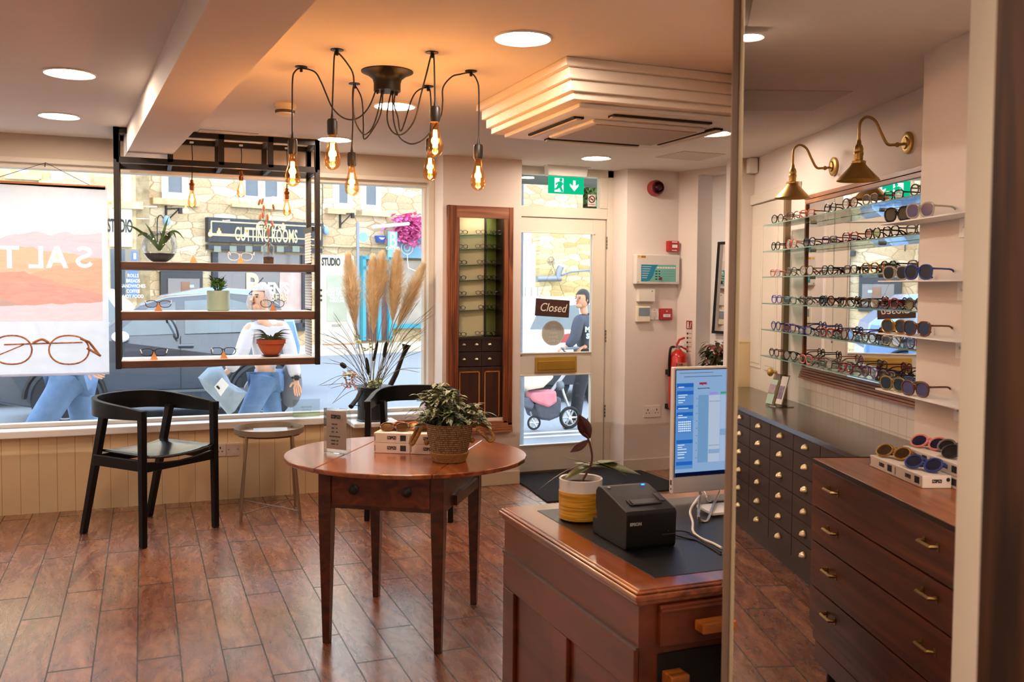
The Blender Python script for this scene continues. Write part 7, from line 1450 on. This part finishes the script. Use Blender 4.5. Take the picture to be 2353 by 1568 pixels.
# ================================================================== PEOPLE
def skin(J,E_,root='pelvis',sub=2):
    """J: name->((x,y,z),(r1,r2)); one continuous surface grown round a skeleton"""
    names=list(J); me=bpy.data.meshes.new('s'); me.from_pydata([J[n][0] for n in names],[(names.index(a),names.index(b)) for a,b in E_],[]); o=bpy.data.objects.new('s',me); COL.objects.link(o)
    md=o.modifiers.new('s','SKIN'); md.use_smooth_shade=True; md.branch_smoothing=.6; sd=me.skin_vertices[0].data
    for i,n in enumerate(names):
        r=J[n][1]; r=(r,r) if not isinstance(r,tuple) else r; sd[i].radius=r; sd[i].use_root=(n==root)
    s=o.modifiers.new('u','SUBSURF'); s.levels=sub; s.render_levels=sub
    dg=bpy.context.evaluated_depsgraph_get(); dg.update(); m2=bpy.data.meshes.new_from_object(o.evaluated_get(dg)); mb=MB(); mb.v=[v.co.copy() for v in m2.vertices]; mb.f=[list(p.vertices) for p in m2.polygons]
    bpy.data.objects.remove(o); bpy.data.meshes.remove(m2); return mb
skm=mat('skin_tone','#e0ab8c',.55,var=.08,scale=9); skm2=mat('skin_tone_warm','#c48c6a',.55,var=.08,scale=9)
jean=mat('denim','#6d8db5',.85,col2='#48668f',scale=14,bump=.2,bscale=200)
def hand(J,E_,w,key,d,side,sc=1.,curl=.4):
    """five-fingered hand: w wrist joint name, d direction of the fingers, side: palm width direction"""
    d=Vector(d).normalized(); s=Vector(side); s=(s-d*s.dot(d)).normalized(); nrm=d.cross(s).normalized(); p=Vector(J[w][0]); k=key
    J[k+'palm']=(tuple(p+d*.045*sc),(.024*sc,.015*sc)); E_.append((w,k+'palm'))
    for i,(o,l) in enumerate(((-.026,.075),(-.009,.085),(.009,.08),(.026,.062))):
        b=p+d*.075*sc+s*o*sc; m=b+d*l*.5*sc+nrm*curl*.015*sc; t=m+(d*(1-curl*.5)+nrm*curl)*l*.5*sc
        J['%sf%da'%(k,i)]=(tuple(b),.0095*sc); J['%sf%db'%(k,i)]=(tuple(m),.0085*sc); J['%sf%dc'%(k,i)]=(tuple(t),.0065*sc); E_+= [(k+'palm','%sf%da'%(k,i)),('%sf%da'%(k,i),'%sf%db'%(k,i)),('%sf%db'%(k,i),'%sf%dc'%(k,i))]
    b=p+d*.03*sc-s*.034*sc; t=b+(d*.8-s*.6).normalized()*.045*sc; J[k+'t0']=(tuple(b),.011*sc); J[k+'t1']=(tuple(t),.008*sc); E_+=[(k+'palm',k+'t0'),(k+'t0',k+'t1')]
def person(label,F,pose,skinmat,clothes,hair,face=0.,z0=0,group=None,extra=None):
    t=thing('person',label,'person',(0,0,0),F); J=dict(pose['J']); E_=list(pose['E'])
    for h_ in pose.get('hands',[]): hand(J,E_,*h_)
    body=skin(J,E_)
    hc=Vector(pose['J']['head'][0]); hr=.098
    body.ell(hc,(hr*.80,hr*.93,hr*1.12),20,14)
    fd=Vector((math.sin(face),-math.cos(face),0)); sdv=Vector((-fd.y,fd.x,0))   # face direction
    rotz=Matrix.Rotation(face,3,'Z')
    body.tube([hc+fd*hr*.84+Vector((0,0,.02)),hc+fd*hr*1.12+Vector((0,0,-.018)),hc+fd*hr*.86+Vector((0,0,-.028))],[.008,.013,.008],8)
    body.ell(hc+fd*hr*.55+Vector((0,0,-.07)),(.045,.045,.035),12,8)
    for s in (-1,1): body.ell(hc+sdv*s*hr*.82+Vector((0,0,-.005)),(.012,.018,.028),10,7)
    b=build('body',body,skinmat,t,F=F)
    f_=MB(); 
    for s in (-1,1): f_.ell(hc+fd*hr*.84+sdv*s*.034+Vector((0,0,.012)),(.011,.011,.006),8,6)
    build('eyes',f_,inkm,b,F=F); build('mouth',MB().ell(hc+fd*hr*.90+Vector((0,0,-.048)),(.02,.012,.006),10,6,rotz),mat('lips','#a8544e',.5),b,F=F)
    br=MB(); [br.tube([hc+fd*hr*.86+sdv*s*.018+Vector((0,0,.03)),hc+fd*hr*.80+sdv*s*.05+Vector((0,0,.032))],.004,5) for s in (-1,1)]; build('eyebrows',br,inkm,b,F=F)
    hm,hl=hair; hb=MB(); 
    cap=MB().ell(hc+Vector((0,0,.02))-fd*.014,(hr*.92,hr*1.02,hr*1.15),22,16); keep=[]
    for q in cap.f:
        c=sum((cap.v[i] for i in q),Vector())/len(q)-hc
        if not (c.dot(fd)>hr*.32 and c.z<.055) and not (c.z<-.07 and hl=='bun'): keep.append(q)
    hb.add(cap.v,keep)
    if hl=='bob': 
        for i in range(26): a=face+PI/2+PI*(.06+.88*i/25); p=hc+Vector((math.cos(a)*hr*.92,math.sin(a)*hr*1.0,.02)); hb.tube([p,p+Vector((math.cos(a)*.012,math.sin(a)*.012,-.06)),p+Vector((0,0,-.125))],[.016,.02,.010],6)
    else: hb.ell(hc-fd*hr*1.0+Vector((0,0,.03)),(.045,.045,.04),12,8)
    build('hair',hb,hm,t,F=F)
    for nm,cm_,jl,inf in clothes:
        Jc={n:(J[n][0],tuple(q+inf.get(n,.014) for q in (J[n][1] if isinstance(J[n][1],tuple) else (J[n][1],)*2))) for n in jl[0]}; build(nm,skin(Jc,jl[1],root=jl[0][0]),cm_,t,F=F,solid=0)
    if extra: extra(t)
    return t
def pose(stride=.25,armL=None,armR=None,bend=0,gz=G+.03,h=1.0,hands=(),twist=0,wd=1.):
    """walking pose towards -x; +y away. sizes for a 1.7 m figure"""
    z=lambda v: gz+v*h; lean=bend
    J={'pelvis':((0,0,z(.98)),(.145*wd,.115*wd)),'belly':((-.01-lean*.3,0,z(1.12)),(.13*wd,.10*wd)),'chest':((-.02-lean*.7,0,z(1.32)),(.15*wd,.11*wd)),'neckb':((-.025-lean,0,z(1.45)),(.07,.06)),'neck':((-.03-lean*1.1,0,z(1.52)),.05),'head':((-.045-lean*1.3,-.005,z(1.63)),(.05,.05)),
     'hipF':((-.03,-.09,z(.92)),.098*wd),'kneeF':((-stride*.75,-.10,z(.52)),.066*wd),'ankF':((-stride*.95,-.10,z(.10)),.042),'toeF':((-stride*.95-.17,-.10,z(.04)),.035),
     'hipB':((.03,.09,z(.92)),.098*wd),'kneeB':((stride*.25,.10,z(.52)),.066*wd),'ankB':((stride*.95,.10,z(.14)),.042),'toeB':((stride*.85-.14,.10,z(.05)),.035)}
    E_=[('pelvis','belly'),('belly','chest'),('chest','neckb'),('neckb','neck'),('neck','head'),('pelvis','hipF'),('hipF','kneeF'),('kneeF','ankF'),('ankF','toeF'),('pelvis','hipB'),('hipB','kneeB'),('kneeB','ankB'),('ankB','toeB')]
    for k_,pts in (('L',armL),('R',armR)):
        for nme,p,r in zip(('sh','el','wr'),pts,(.058,.044,.028)): J[nme+k_]=((p[0],p[1],z(p[2])),r)
        E_+=[('chest','sh'+k_),('sh'+k_,'el'+k_),('el'+k_,'wr'+k_)]
    return {'J':J,'E':E_,'hands':list(hands)}
LEGS=(['pelvis','hipF','kneeF','ankF','hipB','kneeB','ankB'],[('pelvis','hipF'),('hipF','kneeF'),('kneeF','ankF'),('pelvis','hipB'),('hipB','kneeB'),('kneeB','ankB')])
TOP=(['chest','belly','pelvis','neckb','shL','elL','wrL','shR','elR','wrR'],[('pelvis','belly'),('belly','chest'),('chest','neckb'),('chest','shL'),('shL','elL'),('elL','wrL'),('chest','shR'),('shR','elR'),('elR','wrR')])
FEET=(['ankF','toeF'],[('ankF','toeF')]); FEET2=(['ankB','toeB'],[('ankB','toeB')])
shoe=mat('shoe_white','#e9e6e2',.6); shoed=mat('shoe_dark','#24252a',.6)
JI={'hipF':.02,'hipB':.02,'kneeF':.022,'kneeB':.022,'ankF':.03,'ankB':.03,'pelvis':.012}
# woman with the grey parcel bag, turned towards the window
y1=8.1
F1=Frame((PY(612,800,y1).x,y1,0),0)
p=pose(.30,armL=[(-.145,-.05,1.40),(-.21,-.12,1.17),(-.33,-.16,1.02)],armR=[(.145,-.02,1.40),(.195,-.06,1.15),(.23,-.12,.94)],hands=[('wrL','hl',(-.8,-.1,-.4),(0,.3,1),1.,.8),('wrR','hr',(.1,-.1,-1),(1,0,0),1.,.4)],h=.99,wd=.84)
wtop=mat('blouse_white','#d2ced2',.8,var=.06,scale=5)
woman=person('person with a blonde bob, white blouse and blue jeans carrying a grey parcel bag',F1,p,skm,[('jeans',jean,LEGS,JI),('blouse',wtop,TOP,{'chest':.012,'belly':.03,'pelvis':.025,'elL':.02,'elR':.02,'shL':.012,'shR':.012,'wrL':.028,'wrR':.028,'neckb':.004}),('shoe',shoe,FEET,{}),('shoe',shoe,FEET2,{})],(mat('hair_blonde','#d8cdc8',.7,col2='#8f7d76',scale=60),'bob'),face=-.9)
wz=p['J']['wrR'][0]; build('smart_watch',MB().box((wz[0],wz[1]-.035,wz[2]+.01),(.035,.012,.04)).ring((wz[0],wz[1],wz[2]+.01),.036,.008,(0,0,1),20,6),inkm,woman,F=F1)
def Q(x,y,Y=y1-.2): q=F1.i@PY(x,y,Y); return q
mbg=mat('parcel_grey','#6f7c88',.32,col2='#a3b3c2',scale=7,bump=.6,bscale=12)
pts=[Q(455,868),(Q(478,845)),Q(510,842),Q(530,880),Q(568,902),Q(540,945),Q(525,955),Q(500,925),Q(470,895)]
v=[];f=[]; n=len(pts); c=sum((Vector(q) for q in pts),Vector())/n
pb=MB(); rings=[(1.,0),(.8,.05),(.4,.075),(.0,.085)]
for s in (-1,1):
    base=len(v)
    for sc,d in rings:
        for q in pts: w_=c+(Vector(q)-c)*max(sc,.02); v.append((w_.x,w_.y+s*d,w_.z))
    for r_ in range(3):
        for i in range(n): f.append((base+r_*n+i,base+r_*n+(i+1)%n,base+(r_+1)*n+(i+1)%n,base+(r_+1)*n+i))
bagt=thing('parcel_bag','shiny grey plastic parcel bag with a white address label, held by the blonde person','bag',tuple(c),F1); build('bag',MB().add(v,f),mbg,bagt,F=F1)
lb=[Q(492,889,y1-.31),Q(510,868,y1-.31),Q(526,885,y1-.31),Q(507,911,y1-.31)]; build('address_label',MB().prism([tuple(q) for q in lb],(0,-.004,0)),whitem,bagt,False,F=F1)
lb=[Q(496,889,y1-.32),Q(500,886,y1-.32),Q(506,893,y1-.32),Q(503,896,y1-.32)]; build('label_print',MB().prism([tuple(q) for q in lb],(0,-.004,0)),inkm,bagt,False,F=F1)
hbg=thing('shoulder_bag','dark grey shoulder bag hanging behind the blonde person','bag',tuple(Q(672,880,y1+.12)),F1); build('bag',MB().ell(Q(668,885,y1+.1),(.10,.08,.20),18,12),mat('bag_grey','#6a6d75',.6,var=.2),hbg,F=F1); build('strap',MB().tube(cr([Q(668,850,y1+.1),Q(655,790,y1+.05),Q(625,740,y1)],5),.012,6),mat('bag_grey',0),hbg,F=F1)
# striding person in blue jeans behind the poster
y2=8.3; F2=Frame((PY(165,850,y2).x,y2,0),0)
p=pose(.36,armL=[(-.14,-.16,1.42),(-.05,-.2,1.18),(.12,-.2,1.02)],armR=[(.14,.1,1.42),(.12,.14,1.16),(.0,.16,.95)],hands=[('wrL','hl',(.9,-.1,-.4),(0,.3,1),1.,.5),('wrR','hr',(-.3,0,-1),(0,1,0),1.,.4)],h=1.02,wd=1.0)
person('person striding left in loose light blue jeans, upper body hidden by the poster',F2,p,skm,[('jeans',jean,LEGS,{'hipF':.025,'hipB':.025,'kneeF':.045,'kneeB':.045,'ankF':.06,'ankB':.06,'pelvis':.015}),('jumper',mat('jumper_grey','#8a8f98',.9),TOP,{'chest':.03,'belly':.03,'pelvis':.01}),('shoe',shoe,FEET,{}),('shoe',shoe,FEET2,{})],(mat('hair_brown','#4a3426',.7),'bob'),face=-1.57)
# person pushing the pram
y3=10.2; F3=Frame((PY(1350,850,y3).x,y3,0),0)
p=pose(.22,armL=[(-.17,-.10,1.40),(-.24,-.14,1.16),(-.34,-.12,1.04)],armR=[(.12,.12,1.40),(.02,-.12,1.16),(-.10,-.14,1.04)],hands=[('wrL','hl',(-1,0,-.2),(0,1,0),1.,1.1),('wrR','hr',(-1,-.3,-.1),(0,1,0),1.,1.1)],bend=.03,h=.97)
jk=mat('jacket_dark','#3c4452',.75,col2='#2a303b',scale=14)
pushr=person('person with dark tied-back hair and dark jacket looking left, pushing the pram',F3,p,skm2,[('trousers',mat('trousers_black','#26272c',.8),LEGS,JI),('jacket',jk,TOP,{'chest':.035,'belly':.05,'pelvis':.05,'shL':.03,'shR':.03,'elL':.03,'elR':.03,'wrL':.02,'wrR':.02,'neckb':.02}),('shoe',shoed,FEET,{}),('shoe',shoed,FEET2,{})],(mat('hair_dark','#1c1614',.6),'bun'),face=-1.25)
cz=p['J']['chest'][0]; 
for i,s in enumerate(('MAN','SLEE')): text(s,.085,(cz[0]+.01,cz[1]-.175-.012*i,cz[2]-.06-.08*i),mat('print_mint','#bfe6e2',.6),pushr,F3,bold=.004)
# pram
PX=lambda x,y,Y=y3-.15: F3.i@PY(x,y,Y)
pr=thing('pram','grey framed pram with a beige carrycot, pink bag in its basket and spoked wheels','pram',tuple(PX(1265,985)),F3); alu=mat('aluminium','#c5c8cc',.3,.7)
def whl(x,y,rpx,Y,nm='wheel'):
    c=F3.i@PY(x,y,Y); r=rpx/190.; w_=build(nm,MB().ring(c,r,r*.16,(0,1,0),28,8),mat('tyre',0),pr,F=F3); sp=MB().ring(c,r*.8,r*.04,(0,1,0),24,6).cyl((c.x,c.y-.02,c.z),(c.x,c.y+.02,c.z),r*.2)
    for k_ in range(6): a=k_*PI/3; sp.tube([c,c+Vector((math.cos(a)*r*.8,0,math.sin(a)*r*.8))],[.016,.01],6)
    build('spokes',sp,alu,w_,F=F3); return c
for Y in (y3-.35,y3+.2): whl(1309,960,22,Y); whl(1227,972,14,Y)
fm2=MB().tube([PX(1227,955),PX(1225,940),PX(1262,905),PX(1290,870),PX(1308,845)],.022,8).tube([PX(1309,945),PX(1295,905),PX(1288,880)],.018,8).tube([PX(1227,972),PX(1220,945)],.016,8); build('frame',fm2,alu,pr,F=F3); build('hub_joint',MB().ell(PX(1286,886),(.06,.05,.06)),mat('joint_grey','#6a737c',.4),pr,F=F3)
hb=MB().tube([PX(1308,845),PX(1300,810),PX(1290,801),PX(1330,800)],.018,8); build('handlebar',hb,mat('joint_grey',0),pr,F=F3)
cot=MB(); pts=[(1200,868),(1205,800),(1225,790),(1245,800),(1262,830),(1275,868),(1250,892),(1215,898),(1200,890)]
P_=[PX(x,y,y3-.4) for x,y in pts]; cot.prism([tuple(q) for q in P_],(0,.5,0)); build('carrycot',cot,mat('carrycot_beige','#dcc5b4',.8,var=.08),pr,False,F=F3,bevel=.03)
build('hood',MB().ell(PX(1228,812,y3-.15),(.17,.26,.15),20,12),mat('hood_white','#e6e2df',.8),pr,F=F3)
build('seat_fabric',MB().prism([tuple(PX(x,y,y3-.35)) for x,y in ((1200,912),(1218,915),(1230,930),(1224,942),(1200,935))],(0,.4,0)),mat('pram_grey','#5d6070',.8),pr,False,F=F3,bevel=.02)
build('basket',MB().prism([tuple(PX(x,y,y3-.35)) for x,y in ((1228,930),(1250,905),(1292,915),(1290,958),(1265,968),(1240,965))],(0,.4,0)),mat('pram_dark','#3b3c44',.8,col2='#565864',scale=20),pr,False,F=F3,bevel=.03)
tag(build('pink_bag',MB().prism([tuple(PX(x,y,y3-.38)) for x,y in ((1222,902),(1280,898),(1282,925),(1262,938),(1240,930),(1222,922))],(0,.2,0)),mat('bag_pink','#d68a93',.8,col2='#b86873',scale=10),at=tuple(PX(1250,915)),F=F3,bevel=.03,smooth=False),'pink bag stowed under the pram','bag')
